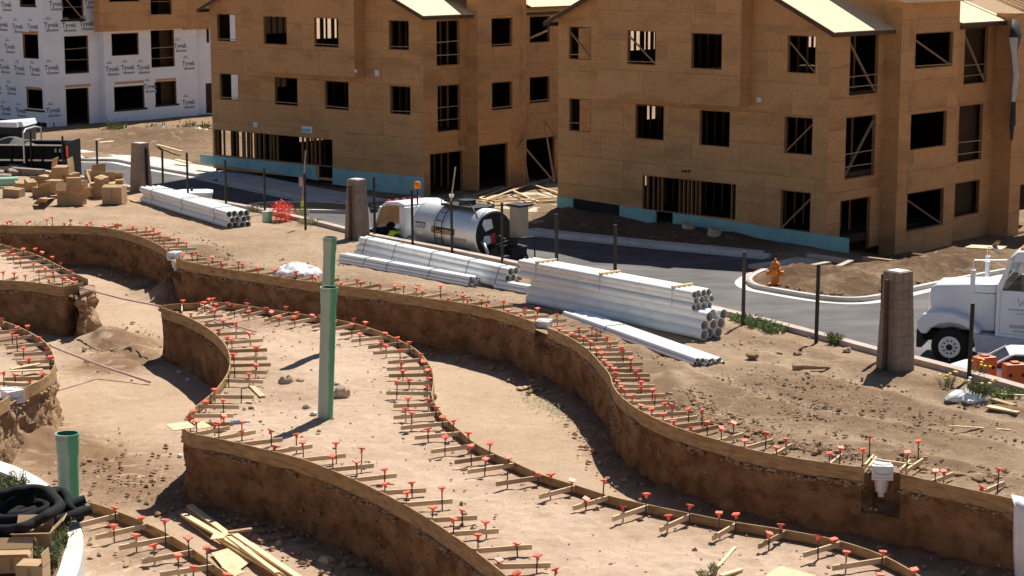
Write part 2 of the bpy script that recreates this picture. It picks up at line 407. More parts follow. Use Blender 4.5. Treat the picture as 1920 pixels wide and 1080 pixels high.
def inside(poly, pts):
    x, y = pts[:, 0], pts[:, 1]; r = np.zeros(len(pts), bool); n = len(poly)
    for i in range(n):
        x1, y1 = poly[i]; x2, y2 = poly[(i + 1) % n]
        if y1 == y2: continue
        c = ((y1 > y) != (y2 > y)) & (x < (x2 - x1) * (y - y1) / (y2 - y1) + x1); r ^= c
    return r
def edge_dist(poly, pts, closed=True):
    d = np.full(len(pts), 1e9); n = len(poly)
    for i in range(n if closed else n - 1):
        a = np.array(poly[i]); b = np.array(poly[(i + 1) % n]); ab = b - a; L = ab @ ab
        if L < 1e-12: continue
        t = np.clip(((pts - a) @ ab) / L, 0, 1); q = pts - (a + t[:, None] * ab)
        d = np.minimum(d, np.hypot(q[:, 0], q[:, 1]))
    return d
def fbm(x, y, s, o=4, z=0.0):
    return noise.fractal(Vector((x * s, y * s, z)), .9, 2.0, o)
def sstep(a, b, x):
    t = np.clip((x - a) / (b - a), 0, 1); return t * t * (3 - 2 * t)
def terrain(name, outline, zfn, m, dens=.0032, vis=None, kind='structure', parent=None, loose=None, smin=.09):
    """triangulated sheet: fine where the camera looks, coarse elsewhere; zfn(xy, dist to outline) -> z"""
    O = [tuple(p) for p in outline]; A = np.array(O)
    (x0, y0), (x1, y1) = A.min(0), A.max(0); pts = []; y = y0
    rng = np.random.default_rng(len(name) * 7 + 1)
    while y < y1:
        s = max(smin, dens * max(y, 10)); vis_hw = .27 * y + 1.5
        xs = np.arange(max(x0, -vis_hw), min(x1, vis_hw), s)
        if len(xs):
            row = np.stack([xs + rng.uniform(-.3, .3, len(xs)) * s, y + rng.uniform(-.3, .3, len(xs)) * s], 1); pts.append(row)
        y += s
    P = np.concatenate(pts) if pts else np.zeros((0, 2))
    if len(P):
        P = P[inside(O, P)]; P = P[edge_dist(O, P) > .35 * smin]
    V = [Vector(p) for p in O] + [Vector(p) for p in P]; n = len(O)
    res = delaunay_2d_cdt(V, [(i, (i + 1) % n) for i in range(n)], [], 1, 1e-6, False)
    vv = np.array([tuple(p) for p in res[0]]); ed = edge_dist(O, vv)
    tri = np.array([list(f) for f in res[2]]); tri = tri[inside(O, vv[tri].mean(1))]
    z = zfn(vv, ed)
    me = bpy.data.meshes.new(name)
    me.from_pydata(np.column_stack([vv, z]).tolist(), [], tri.tolist())
    me.materials.append(M[m])
    me.polygons.foreach_set('use_smooth', [True] * len(me.polygons))
    if loose is not None:
        a = me.attributes.new('loose', 'FLOAT', 'POINT'); a.data.foreach_set('value', np.asarray(loose(vv, ed), dtype=np.float32))
    me.update()
    return put(name, me, parent, kind=kind)
def Fb(vv, s, o=4, z=0.0): return np.array([fbm(x, y, s, o, z) for x, y in vv])
def blob(vv, c, rx, ry=None):
    ry = ry or rx
    return np.exp(-(((vv[:, 0] - c[0]) / rx) ** 2 + ((vv[:, 1] - c[1]) / ry) ** 2))

def clods(name, pts, sizes, m, kind='stuff', seed=1):
    """many small irregular lumps of earth joined into one mesh"""
    rng = np.random.default_rng(seed)
    base = np.array([(0, 0, 1), (.9, 0, .25), (.28, .85, .25), (-.72, .52, .25), (-.72, -.52, .25), (.28, -.85, .25), (.7, .5, -.5), (-.3, .8, -.5), (-.9, 0, -.5), (-.3, -.8, -.5), (.7, -.5, -.5)])
    F = [(0, 1, 2), (0, 2, 3), (0, 3, 4), (0, 4, 5), (0, 5, 1), (1, 6, 2), (2, 7, 3), (3, 8, 4), (4, 9, 5), (5, 10, 1), (2, 6, 7), (3, 7, 8), (4, 8, 9), (5, 9, 10), (1, 10, 6)]
    vs, fs = [], []
    for i, (p, s) in enumerate(zip(pts, sizes)):
        a = rng.uniform(0, 6.28); ca, sa = math.cos(a), math.sin(a)
        v = base * rng.uniform(.6, 1.25, base.shape) * np.array([1.25, .95, .75]) * s
        v = np.column_stack([v[:, 0] * ca - v[:, 1] * sa, v[:, 0] * sa + v[:, 1] * ca, v[:, 2]]) + np.array(p)
        b = len(vs); vs += v.tolist(); fs += [(b + q[0], b + q[1], b + q[2]) for q in F]
    me = bpy.data.meshes.new(name); me.from_pydata(vs, [], fs); me.materials.append(M[m]); me.update()
    return put(name, me, kind=kind)
# ------------------------------------------------------------------ the pool excavation: yard, islands, basin, banks
A_PX = [(-240, 428), (-80, 423), (0, 422), (50, 423), (120, 423), (180, 425), (215, 430), (250, 439), (285, 452), (310, 467), (328, 480), (345, 489), (420, 503),
        (480, 512), (550, 523), (630, 534), (700, 543), (780, 555), (850, 565), (900, 574), (940, 583), (985, 598), (1030, 615), (1070, 633), (1102, 655),
        (1125, 680), (1143, 702), (1150, 725), (1172, 750), (1210, 775), (1265, 800), (1335, 822), (1382, 835), (1440, 849), (1530, 864), (1625, 877), (1684, 887),
        (1760, 904), (1850, 924), (1905, 936), (2000, 962), (2200, 1020)]
B_RIGHT = [(302, 573), (330, 570), (362, 569), (390, 566), (430, 569), (480, 576), (540, 585), (600, 594), (665, 606), (727, 627), (775, 652), (797, 672), (810, 692), (814, 712), (811, 742),
           (824, 768), (845, 792), (890, 829), (927, 849), (960, 864), (1020, 890), (1082, 909), (1145, 929), (1215, 945), (1292, 961), (1375, 977), (1470, 992), (1570, 1012),
           (1657, 1041), (1725, 1079), (1800, 1130), (1870, 1190)]
B_LEFT = [(302, 576), (345, 591), (385, 612), (412, 634), (427, 656), (431, 678), (425, 702), (401, 733), (370, 759), (350, 777), (342, 795), (343, 805), (357, 811)]
B_FRONT = [(357, 811), (385, 817), (430, 826), (480, 838), (560, 858), (640, 888), (720, 925), (800, 970), (870, 1018), (925, 1060), (960, 1090), (1020, 1150), (1050, 1190)]
C_BACK = [(-240, 440), (-60, 448), (0, 457), (15, 462), (50, 471), (80, 482), (110, 497), (142, 513), (165, 523)]
C_FRONT = [(-240, 523), (-60, 522), (0, 525), (40, 527), (80, 531), (118, 537), (157, 529)]
D_PX = [(-200, 585), (-60, 592), (0, 601), (15, 605), (40, 615), (67, 629), (87, 643), (100, 662), (104, 680), (97, 695), (82, 709), (60, 720), (37, 731), (0, 755), (-60, 795), (-200, 870)]
E_PX = [(-200, 880), (60, 908), (150, 937), (185, 946), (225, 960), (275, 980), (322, 1003), (367, 1031), (402, 1057), (440, 1088), (500, 1150), (540, 1200)]
KERB_PX = [(-400, 256), (-200, 286), (-60, 302), (45, 316), (120, 326), (240, 350), (360, 370), (480, 391), (580, 413), (645, 429), (692, 440), (820, 464), (940, 488), (1030, 508), (1160, 537),
           (1280, 564), (1390, 591), (1440, 603), (1540, 629), (1645, 657), (1711, 672), (1800, 695), (1920, 729), (2050, 768), (2350, 862)]

def cv(px, z=ZT, d=.16): return resample(curve_w(px, z), d)
A = cv(A_PX); Br = cv(B_RIGHT); Bl = cv(B_LEFT); Bf = cv(B_FRONT); Cb = cv(C_BACK); Cf = cv(C_FRONT); Dc = cv(D_PX); Ec = cv(E_PX)
KERB = cv(KERB_PX, .14, .5)
def u_of(p, z=ZT):
    zc = p.y * cp + (CAM_H - z) * sp; return 960 + FPX * p.x / zc
def v_of(p, z=ZT):
    zc = p.y * cp + (CAM_H - z) * sp; return 540 + FPX * ((CAM_H - z) * cp - p.y * sp) / zc
def nrm(P, i, side): d = tang(P, i); return Vector((-d.y, d.x)) * side        # towards the channel; side=+1 left of travel

NOTCH = [(1624, 1686, .55, -.75), (308, 334, .25, -.55), (1001, 1027, .22, -.5)]
def in_notch(p):
    u = u_of(p)
    for a, b, d, zb in NOTCH:
        if a < u < b: return d, zb
    return 0, 0
A_deck = []
for i, p in enumerate(A):
    d, _ = in_notch(p); A_deck.append(p - nrm(A, i, -1) * d * (1 if d > .3 else 0))

# the yard between the far bank and the kerb of the street
yard_out = [tuple(p) for p in A_deck] + [tuple(p) for p in reversed(KERB)]
TRK = [(G(1290, 715, 0).xy, G(1420, 800, 0).xy, G(1900, 880, 0).xy), (G(1400, 690, 0).xy, G(1600, 760, 0).xy, G(1900, 830, 0).xy)]
ta = [resample([Vector(q) for q in (G(1270, 700, 0).xy, G(1330, 765, 0).xy, G(1450, 800, 0).xy, G(1700, 835, 0).xy, G(1950, 900, 0).xy)], .2),
      resample([Vector(q) for q in (G(1310, 690, 0).xy, G(1420, 735, 0).xy, G(1560, 770, 0).xy, G(1780, 800, 0).xy, G(1980, 850, 0).xy)], .2),
      resample([Vector(q) for q in (G(1380, 665, 0).xy, G(1560, 700, 0).xy, G(1720, 745, 0).xy, G(1980, 800, 0).xy)], .2)]
def track_d(vv):
    d = np.full(len(vv), 9.0)
    for T in ta: d = np.minimum(d, edge_dist([tuple(p) for p in T], vv, False))
    return d
def yard_loose(vv, ed):
    l = np.full(len(vv), .12)
    l += .55 * np.exp(-((ed - 1.35) / .55) ** 2) * (vv[:, 1] < 70)
    for (u, v, r, k) in ((1380, 720, 1.8, .5), (1560, 730, 2.6, .55), (1480, 760, 2.2, .45), (1640, 790, 2.6, .4), (1400, 645, .9, .4), (1290, 760, 1.3, .5), (420, 470, 1.6, .4), (680, 520, 1.2, .4),
                         (1830, 800, 2.5, .35), (1740, 850, 1.8, .35), (880, 545, 1.3, .3), (1240, 700, 1.0, .3)):
        l += k * blob(vv, G(u, v, 0), r)
    l *= .72; td = track_d(vv); l -= .6 * np.exp(-(td / .30) ** 2)
    return l
def yard_z(vv, ed):
    k = sstep(.15, 1.1, ed)
    z = Fb(vv, .35, 4) * .07 * k + Fb(vv, 2.6, 3, 5) * .032 * k
    lo = np.clip(yard_loose(vv, ed), 0, 1)
    z += np.abs(Fb(vv, 5.0, 3, 9)) * .085 * lo * k
    td = track_d(vv); z -= .05 * np.exp(-(td / .25) ** 2) * k
    z += .016 * np.sin(vv[:, 0] * 22 + vv[:, 1] * 9) * np.exp(-(td / .22) ** 2) * k
    z += .07 * np.exp(-((td - .5) / .2) ** 2) * k * (.6 + .4 * np.sin(vv[:, 0] * 5))
    z += .12 * np.exp(-((ed - 1.5) / .5) ** 2) * k * np.clip(Fb(vv, .8, 2, 3) + .2, 0, 1)
    return z
terrain('ground', yard_out, yard_z, 'yard_soil', .0030, loose=yard_loose)

# islands
def isl_loose(spots):
    def f(vv, ed):
        l = np.full(len(vv), .08) + .3 * np.exp(-(ed / .9) ** 2)
        for (u, v, r, k) in spots: l += k * blob(vv, G(u, v, 0), r)
        return l
    return f
def isl_z(amp=.03):
    def f(vv, ed):
        k = sstep(.05, .7, ed)
        return Fb(vv, .5, 3) * .04 * k + Fb(vv, 3.2, 3, 2) * amp * k + np.abs(Fb(vv, 7.0, 2, 4)) * amp * .8 * k
    return f
isl = [tuple(p) for p in Br] + [tuple(p) for p in reversed(Bf)] + [tuple(p) for p in reversed(Bl)][1:-1]
terrain('island_ground', isl, isl_z(), 'deck_soil', .0034, loose=isl_loose([(470, 610, 1.2, .45), (560, 745, 1.2, .3), (460, 700, 1.0, .3)]))
C_poly = [tuple(p) for p in Cb] + [tuple(p) for p in reversed(Cf)]
terrain('island_ground', C_poly, isl_z(.02), 'deck_soil', .0034, loose=isl_loose([(60, 520, 1.0, .2)]))
terrain('island_ground', [tuple(p) for p in Dc], isl_z(.03), 'deck_soil', .0034, loose=isl_loose([(20, 640, .9, .6), (40, 665, .8, .4)]))
E_poly = [tuple(p) for p in Ec] + [(-2, 22), (-14, 24), tuple(Ec[0] + Vector((-4, 0)))]
terrain('island_ground', E_poly, isl_z(.03), 'deck_soil', .0034, loose=isl_loose([(200, 980, .8, .5), (230, 1050, .8, .4)]))

# basin floor
fl = [tuple(p + Vector((0, .45))) for p in A] + [(30, 20), (-30, 20)]
def fl_loose(vv, ed):
    l = np.full(len(vv), .05)
    for (u, v, r, k) in ((230, 650, 1.4, .75), (240, 685, 1.2, .75), (190, 690, 1.0, .5), (60, 830, 1.6, .7), (200, 880, 2.0, .55), (270, 930, 1.6, .5), (130, 860, 1.0, .5), (290, 545, .8, .6), (330, 545, .8, .8)):
        l += k * blob(vv, G(u, v, ZF), r)
    bd = edge_dist([tuple(p) for p in A], vv, False); l += .75 * np.exp(-(bd / .55) ** 2)
    bd = edge_dist([tuple(p) for p in list(Bf)], vv, False); l += .6 * np.exp(-(bd / .6) ** 2)
    return l
def fl_z(vv, ed):
    lo = np.clip(fl_loose(vv, ed), 0, 1)
    z = ZF + Fb(vv, .4, 3) * .03 + Fb(vv, 3.0, 3, 3) * .013 + np.abs(Fb(vv, 4.5, 3, 7)) * .12 * lo
    for (u, v, r, h) in ((225, 645, .8, .30), (265, 668, .7, .30), (195, 640, .6, .22), (240, 690, .7, .16), (318, 560, .55, .55), (285, 552, .5, .25), (60, 835, 1.0, .30), (20, 850, 1.0, .3)):
        z += h * blob(vv, G(u, v, ZF), r * 1.3, r) * (1 + .5 * Fb(vv, 2.2, 3, 8))
    z -= .12 * np.exp(-(edge_dist([tuple(G(160, 643, ZF).xy), tuple(G(275, 690, ZF).xy)], vv, False) / .13) ** 2)
    bd = edge_dist([tuple(p) for p in A], vv, False); z += .12 * np.exp(-(bd / .35) ** 2) * (1 + Fb(vv, 1.7, 3, 1))
    return z
terrain('basin_floor', fl, fl_z, 'floor_soil', .0036, loose=fl_loose)

def bank(name, P, side, m, rough=.032, notch=False, z0=None, foot=.08, closed_z=-.02):
    """cut face of earth below the boards, from the deck down to the basin floor"""
    P = resample(P, .12); zs = [.03, -.1, -.16, -.24, -.34, -.46, -.6, -.75, -.76, -.9, -1.05, -1.2, -1.34, -1.55]
    mb = MB(); n = len(P)
    for i, p in enumerate(P):
        nn = nrm(P, i, side)
        dn, zb = in_notch(p) if notch else (0, 0)
        for z in zs:
            o = -.035
            if z < -.12:
                o += rough * 1.5 * (noise.fractal(Vector((p.x * 1.3, p.y * 1.3, z * 2.4)), .9, 2, 4) + .8 * noise.fractal(Vector((p.x * 6, p.y * 6, z * 5)), .9, 2, 3)) - .01
                o += foot * max(0, (-.75 - z)) ** 1.5
                if -.3 < z: o -= .05 * max(0, noise.noise(Vector((p.x * 3, p.y * 3, 4))))
                if -.3 < z < -.15: o += .09 * max(0, noise.fractal(Vector((p.x * 4, p.y * 4, 9 + z)), .8, 2, 4))
            if dn and z > zb: o -= dn
            q = p + nn * o
            mb.v.append((q.x, q.y, z))
    K = len(zs)
    for i in range(n - 1):
        for k in range(K - 1):
            a = i * K + k; f = [a, a + K, a + K + 1, a + 1]
            mb.f.append(f if side < 0 else f[::-1]); mb.mi.append(0)
    return mb.build(name, m, smooth=50, kind='structure')
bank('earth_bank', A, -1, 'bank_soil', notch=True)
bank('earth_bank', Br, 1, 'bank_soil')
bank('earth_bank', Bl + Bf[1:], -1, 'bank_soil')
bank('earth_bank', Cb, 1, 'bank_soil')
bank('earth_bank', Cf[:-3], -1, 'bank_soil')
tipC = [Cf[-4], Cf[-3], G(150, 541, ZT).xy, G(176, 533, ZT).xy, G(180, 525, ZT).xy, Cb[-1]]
bank('earth_bank', resample(tipC, .12), -1, 'bank_soil_lit', .16, foot=.35)
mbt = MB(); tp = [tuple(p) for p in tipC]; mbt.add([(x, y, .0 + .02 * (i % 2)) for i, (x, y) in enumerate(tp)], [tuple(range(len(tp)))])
mbt.build('island_ground', 'bank_soil_lit', kind='structure')
bank('earth_bank', Dc, 1, 'bank_soil_lit', .09, foot=.25)
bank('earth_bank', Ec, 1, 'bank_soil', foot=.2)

# ------------------------------------------------------------------ form boards: bent plywood strips, each length a thing of its own
def form_boards(P, side, pieces, label_fn, group, gaps=(), top=ZT, h=.31, th=.022, m='form_ply', keep=None):
    P = resample(P, .1); n = len(P); L = 3.4; k = int(L / .1); i = 0; made = []
    runs = []; cur = []
    for j, p in enumerate(P):
        u = u_of(p)
        bad = any(a < u < b for a, b in gaps) or (keep and not keep(u, v_of(p)))
        if bad:
            if len(cur) > 2: runs.append(cur)
            cur = []
        else: cur.append(j)
    if len(cur) > 2: runs.append(cur)
    for r in runs:
        s = 0
        while s < len(r) - 2:
            e = min(s + k, len(r) - 1)
            if len(r) - 1 - e < 8: e = len(r) - 1
            mb = MB(); ids = r[s:e + 1]
            vs = []
            dz = random.uniform(-.008, .008)
            for q, j in enumerate(ids):
                nn = nrm(P, j, side); p = P[j]
                tz = top + dz; bz = top - h + .025 * noise.noise(Vector((p.x * 2, p.y * 2, 0)))
                a = p + nn * .004; b = p - nn * th
                vs += [(a.x, a.y, bz), (a.x, a.y, tz), (b.x, b.y, tz), (b.x, b.y, bz)]
            F = [(3, 2, 1, 0), tuple(len(vs) - 4 + x for x in range(4))]
            for q in range(len(ids) - 1):
                a = 4 * q
                for x in range(4):
                    F.append((a + x, a + (x + 1) % 4, a + 4 + (x + 1) % 4, a + 4 + x))
            if side > 0: F = [f[::-1] for f in F]
            mb.add(vs, F)
            mid = P[ids[len(ids) // 2]]; uu, vv_ = u_of(mid), v_of(mid)
            if -40 < uu < 1960 and vv_ < 1110:
                o = mb.build('form_board', m, smooth=40); lb = label_fn(uu, vv_); tag(o, lb, 'form board', group); made.append(o)
            else:
                o = mb.build('form_board', m, smooth=40); tag(o, label_fn(uu, vv_), 'form board', group)
            s = e + (0 if e == len(r) - 1 else 0)
            if e == len(r) - 1: break
    return made
def place_words(table):
    def f(u, v):
        for lim, words in table:
            if lim(u, v): return words
        return table[-1][1]
    return f
whereA = place_words([
    (lambda u, v: u < 140, 'at the far left below the cardboard boxes'), (lambda u, v: u < 318, 'below the left pipe stack'), (lambda u, v: u < 480, 'just right of the leftmost small skimmer'),
    (lambda u, v: u < 620, 'below the crumpled white tarp'), (lambda u, v: u < 800, 'right of the rear green pipe'), (lambda u, v: u < 1003, 'below the bundle of thin white pipes'),
    (lambda u, v: u < 1110, 'just right of the middle small skimmer'), (lambda u, v: u < 1160 and v < 740, 'on the bend by the thin white pipes'), (lambda u, v: u < 1300, 'just below its sharp bend'),
    (lambda u, v: u < 1480, 'below the tyre tracks'), (lambda u, v: u < 1640, 'left of the big white skimmer'), (lambda u, v: True, 'right of the big white skimmer')])
whereBr = place_words([
    (lambda u, v: u < 460 and v < 620, 'on the pointed upper end of the island'), (lambda u, v: u < 610 and v < 640, 'behind the front green pipe'), (lambda u, v: v < 660, 'right of the front green pipe'),
    (lambda u, v: v < 730, 'on the outward bulge of the island'), (lambda u, v: v < 800, 'on the inward bend of the island'), (lambda u, v: v < 870, 'below the inward bend of the island'),
    (lambda u, v: u < 1120, 'in the middle of the lower right island edge'), (lambda u, v: u < 1320, 'opposite the shaded bank bend'), (lambda u, v: u < 1520, 'with the blue tape marks'), (lambda u, v: True, 'at the lower right corner of the picture')])
whereBf = place_words([
    (lambda u, v: v < 625, 'on the upper left island edge'), (lambda u, v: v < 690, 'on the left bulge of the island'), (lambda u, v: v < 800 and u < 440, 'above the plywood scrap'),
    (lambda u, v: u < 480, 'right of the plywood scrap'), (lambda u, v: u < 640, 'in front of the front green pipe'), (lambda u, v: u < 800, 'along the middle of the front island face'), (lambda u, v: True, 'at the bottom centre of the picture')])
whereC = place_words([(lambda u, v: True, 'on the far left blunt island')])
whereD = place_words([(lambda u, v: True, 'on the left island above the curb planter')])
whereE = place_words([(lambda u, v: True, 'in the lower left corner beside the planter')])
FB = 'bent plywood form boards round the excavation'
form_boards(A, -1, None, lambda u, v: 'bent form board on the far bank ' + whereA(u, v), FB, gaps=[(1622, 1685), (316, 330), (1004, 1026)])
form_boards(Br, 1, None, lambda u, v: 'plywood form board edging the island ' + whereBr(u, v), FB)
form_boards(Bl, -1, None, lambda u, v: 'curved plywood form board ' + whereBf(u, v), FB)
form_boards(Bf, -1, None, lambda u, v: 'form board over the shaded island face ' + whereBf(u, v), FB)
form_boards(Cb, 1, None, lambda u, v: 'plywood form board along the rear edge of the far left island', FB)
form_boards(Cf, -1, None, lambda u, v: 'plywood form board along the front edge of the far left island', FB)
form_boards(Dc, 1, None, lambda u, v: 'sunlit plywood form board under the braces of the left island' if v > 690 else 'plywood form board on the rear edge of the left island', FB, gaps=[(22, 40)] if False else (), keep=lambda u, v: not (v > 690 and 18 < u < 38))
form_boards(Ec, 1, None, lambda u, v: 'straight form board beside the planter ' + ('nearest the black hose' if u < 280 else 'nearest the plywood sheet' if u < 400 else 'cut by the bottom edge'), FB)

# ------------------------------------------------------------------ brace boards (two-by-fours on edge) and capped rebar stakes
def brace_mesh(L, m):
    mb = MB(); mb.bb((0, -.019, -.09), (L, .019, 0)); return mb.mesh('brace_board', m)
BM = [[brace_mesh(L, m) for L in (.92, .99, 1.06)] for m in ('lumber', 'lumber_old')]
def cap_mesh():
    mb = MB(); s = .064
    ring = lambda r, z: [(-r, -r, z), (r, -r, z), (r, r, z), (-r, r, z)]
    mb.hexa(ring(.019, -.085) + ring(.022, -.045)); mb.hexa(ring(.022, -.045) + ring(.036, -.010)); mb.hexa(ring(s, -.010) + ring(s * .97, .014))
    return mb.mesh('safety_cap', 'cap_red')
CAPM = cap_mesh()
def rod_mesh(h):
    mb = MB(); mb.tube((0, 0, -.25), (0, 0, h), .013, n=6); return mb.mesh('rebar_stake', 'rebar')
RODS = {h: rod_mesh(h) for h in (.24, .30, .36, .42, .50)}
N_ST = 0
def stake(x, y, h, label, group, cap=True, bare=False):
    global N_ST
    h = min(RODS, key=lambda q: abs(q - h)); N_ST += 1
    o = put('rebar_stake', RODS[h], loc=(x, y, 0), rz=random.uniform(0, 1.5), label=label, cat='stake', group=group)
    o.rotation_euler = (random.gauss(0, .03), random.gauss(0, .03), random.uniform(-.5, .5))
    if cap:
        c = put('safety_cap', CAPM, o, loc=(0, 0, h + .012)); c.rotation_euler = (random.gauss(0, .16), random.gauss(0, .16), random.uniform(-.6, .6))
    return o
N_BR = 0
def braces(P, side, at, words, group_b, group_s, lead, old=.2, turn=0.0, fan=None, L=None, skip=None, caps=.97):
    """at: indices into P where a brace stands; it runs from the board into the deck"""
    global N_BR
    for i in at:
        p = P[i]; nn = -nrm(P, i, side); u, v = u_of(p), v_of(p)
        if not (-70 < u < 1990 and v < 1125): continue
        if skip and skip(u, v): continue
        a = math.atan2(nn.y, nn.x) + turn + random.gauss(0, .05)
        if fan: a = fan(u, v, a)
        d = Vector((math.cos(a), math.sin(a))); k = random.choice((0, 1, 2)); old_b = random.random() < old
        st = p + d * .03
        tall = random.choice(['', '', ''])
        w_ = words(u, v)
        o = put('brace_board', BM[1 if old_b else 0][k], loc=(st.x, st.y, ZT - .004 - random.uniform(0, .012)), label=('weathered' if old_b else 'pale') + ' brace board ' + w_, cat='brace board', group=group_b)
        o.rotation_euler = (random.gauss(0, .03), random.uniform(-.01, .03), a)
        N_BR += 1
        LL = (.92, .99, 1.06)[k]; sd = Vector((-d.y, d.x)); sg = random.choice((1, -1))
        q1 = p + d * random.uniform(.10, .16) + sd * .034 * sg; q2 = p + d * (LL - random.uniform(.18, .34)) - sd * .034 * sg
        for q in (q1, q2):
            cap = random.random() < caps
            stake(q.x, q.y, random.choice((.24, .30, .30, .36, .36, .42, .42, .50) if p.y < 42 else (.24, .24, .30, .30, .36, .42)), ('red capped stake ' if cap else 'bare rebar stake ') + w_, group_s, cap)
def every(P, d, a=0):
    out = []; acc = 0; nxt = a
    for i in range(1, len(P)):
        acc += (P[i] - P[i - 1]).length
        if acc >= nxt: out.append(i); nxt += d(P[i]) if callable(d) else d
    return out
def near_px(P, pxs):
    return [min(range(len(P)), key=lambda i: (u_of(P[i]) - x) ** 2 + (v_of(P[i]) - y) ** 2) for x, y in pxs]
def spacA(p):
    u = u_of(p); v = v_of(p)
    if 1020 < u < 1260: return .62
    if u < 340: return .78
    if u > 1420: return 1.15
    return .86
at = [i for i in every(A, spacA) if not (1615 < u_of(A[i]) < 1700 or 312 < u_of(A[i]) < 334 or 1003 < u_of(A[i]) < 1028)]
def fanA(u, v, a):      # braces of the far bank lean with the survey
    if u > 1280: return a + .18
    if u < 1000 and u > 340: return a - .12
    return a
braces(A, -1, at, lambda u, v: whereA(u, v), 'brace boards along the far bank', 'stakes along the far bank', '', .25, fan=fanA)
br_px = [(665, 606), (695, 616), (727, 627), (752, 640), (775, 653), (797, 670), (806, 685), (811, 698), (813, 714), (811, 733), (814, 753), (825, 771), (842, 790), (863, 809), (892, 830), (928, 849), (962, 866),
         (1022, 890), (1082, 909), (1145, 929), (1215, 945), (1292, 961), (1375, 977), (1470, 992), (1570, 1012), (1657, 1041), (1725, 1079), (345, 569), (372, 568), (400, 567), (432, 570), (470, 575), (505, 580), (537, 585), (567, 589), (597, 594), (632, 600)]
braces(Br, 1, near_px(Br, br_px), lambda u, v: whereBr(u, v), 'brace boards along the rear island edge', 'stakes along the rear island edge', '', .15)
bl_px = [(350, 592), (378, 607), (400, 623), (416, 640), (426, 655), (430, 668), (431, 681), (427, 694), (420, 709), (395, 738), (372, 757), (352, 774), (342, 792)]
braces(Bl, -1, near_px(Bl, bl_px), lambda u, v: whereBf(u, v), 'brace boards along the left island edge', 'stakes along the left island edge', '', .35, caps=.8)
bf_px = [(360, 812), (392, 819), (450, 831), (507, 845), (558, 858), (612, 877), (660, 897), (712, 921), (755, 944), (797, 968), (837, 994), (882, 1026), (922, 1057), (960, 1090)]
braces(Bf, -1, near_px(Bf, bf_px), lambda u, v: whereBf(u, v), 'brace boards along the front island edge', 'stakes along the front island edge', '', .1, turn=-.22)
braces(Cb, 1, near_px(Cb, [(5, 459), (28, 466), (52, 472), (70, 478), (88, 486), (104, 494), (120, 502), (140, 512)]), lambda u, v: 'along the rear edge of the far left island', 'brace boards on the far left island', 'stakes on the far left island', '', .2)
braces(Cf, -1, near_px(Cf, [(0, 525), (45, 528), (88, 532), (115, 537), (140, 533)]), lambda u, v: 'along the front edge of the far left island', 'brace boards on the far left island', 'stakes on the far left island', '', .2)
braces(Dc, 1, near_px(Dc, [(12, 604), (40, 615), (62, 627), (82, 640), (97, 657), (103, 672), (102, 686), (88, 704), (64, 718)]), lambda u, v: 'on the left island above the curb planter', 'brace boards on the left island', 'stakes on the left island', '', .5)
braces(Ec, 1, near_px(Ec, [(172, 943), (224, 960), (275, 980), (322, 1003), (367, 1031), (402, 1057), (437, 1085)]), lambda u, v: 'in the lower left corner beside the planter', 'brace boards beside the curb planter', 'stakes beside the curb planter', '', .1)
print('braces', N_BR, 'stakes', N_ST)

# ------------------------------------------------------------------ kerb wall between yard and street, streets, walks, lots
def ribbon(name, P, a, b, z0, z1, m, kind=None, **kw):
    """solid strip along a curve, from offset a to offset b left of travel"""
    vs = []
    for i, p in enumerate(P):
        d = tang(P, i); n_ = Vector((-d.y, d.x)); q, r = p + n_ * a, p + n_ * b
        vs += [(q.x, q.y, z0), (q.x, q.y, z1), (r.x, r.y, z1), (r.x, r.y, z0)]
    F = [(3, 2, 1, 0), tuple(len(vs) - 4 + x for x in range(4))]
    for i in range(len(P) - 1):
        for x in range(4): F.append((4 * i + x, 4 * i + (x + 1) % 4, 4 * i + 4 + (x + 1) % 4, 4 * i + 4 + x))
    if b > a: F = [f[::-1] for f in F]
    return MB().add(vs, F).build(name, m, smooth=30, kind=kind, **kw)
ribbon('kerb', KERB, .0, .30, -1.5, .15, 'kerb_concrete', 'structure')
def gp(px, z): return [tuple(G(u, v, z).xy) for u, v in px]
def gc(px, z, d=.4): return resample([Vector(q) for q in curve_w(px, z)], d)
# far side of the street, surveyed at street level
BULB = [(1480, 494), (1440, 508), (1408, 522), (1400, 532), (1412, 541), (1445, 548), (1530, 562), (1595, 567), (1650, 562), (1720, 546), (1800, 529), (1920, 507), (2150, 470)]
bulb = gc(BULB, ZS, .25)
FARK = [(-300, 255), (60, 288), (150, 302), (212, 303), (250, 310), (285, 317), (380, 334), (480, 356), (560, 372), (650, 387)]
far_k = gc(FARK, ZS, .4)
FARK2 = [(985, 437), (1002, 440), (1110, 451), (1225, 463), (1340, 474), (1440, 484)]
far_k2 = gc(FARK2, ZS, .4)
road_pts = [tuple(p + Vector((.05, .05))) for p in KERB] + [tuple(p) for p in reversed(bulb)] + [tuple(p) for p in reversed(far_k2)] + gp([(860, 420), (760, 402)], ZS) + [tuple(p) for p in reversed(far_k)]
def flat(z): return lambda vv, ed: np.full(len(vv), z)
terrain('road', road_pts, flat(ZS), 'asphalt', .02, smin=1.2)
terrain('driveway', gp([(655, 388), (700, 372), (800, 355), (900, 338), (1045, 322), (1120, 322), (1120, 452), (1002, 439), (860, 419)], ZS), flat(ZS + .03), 'concrete_tan', .02, smin=1.2)
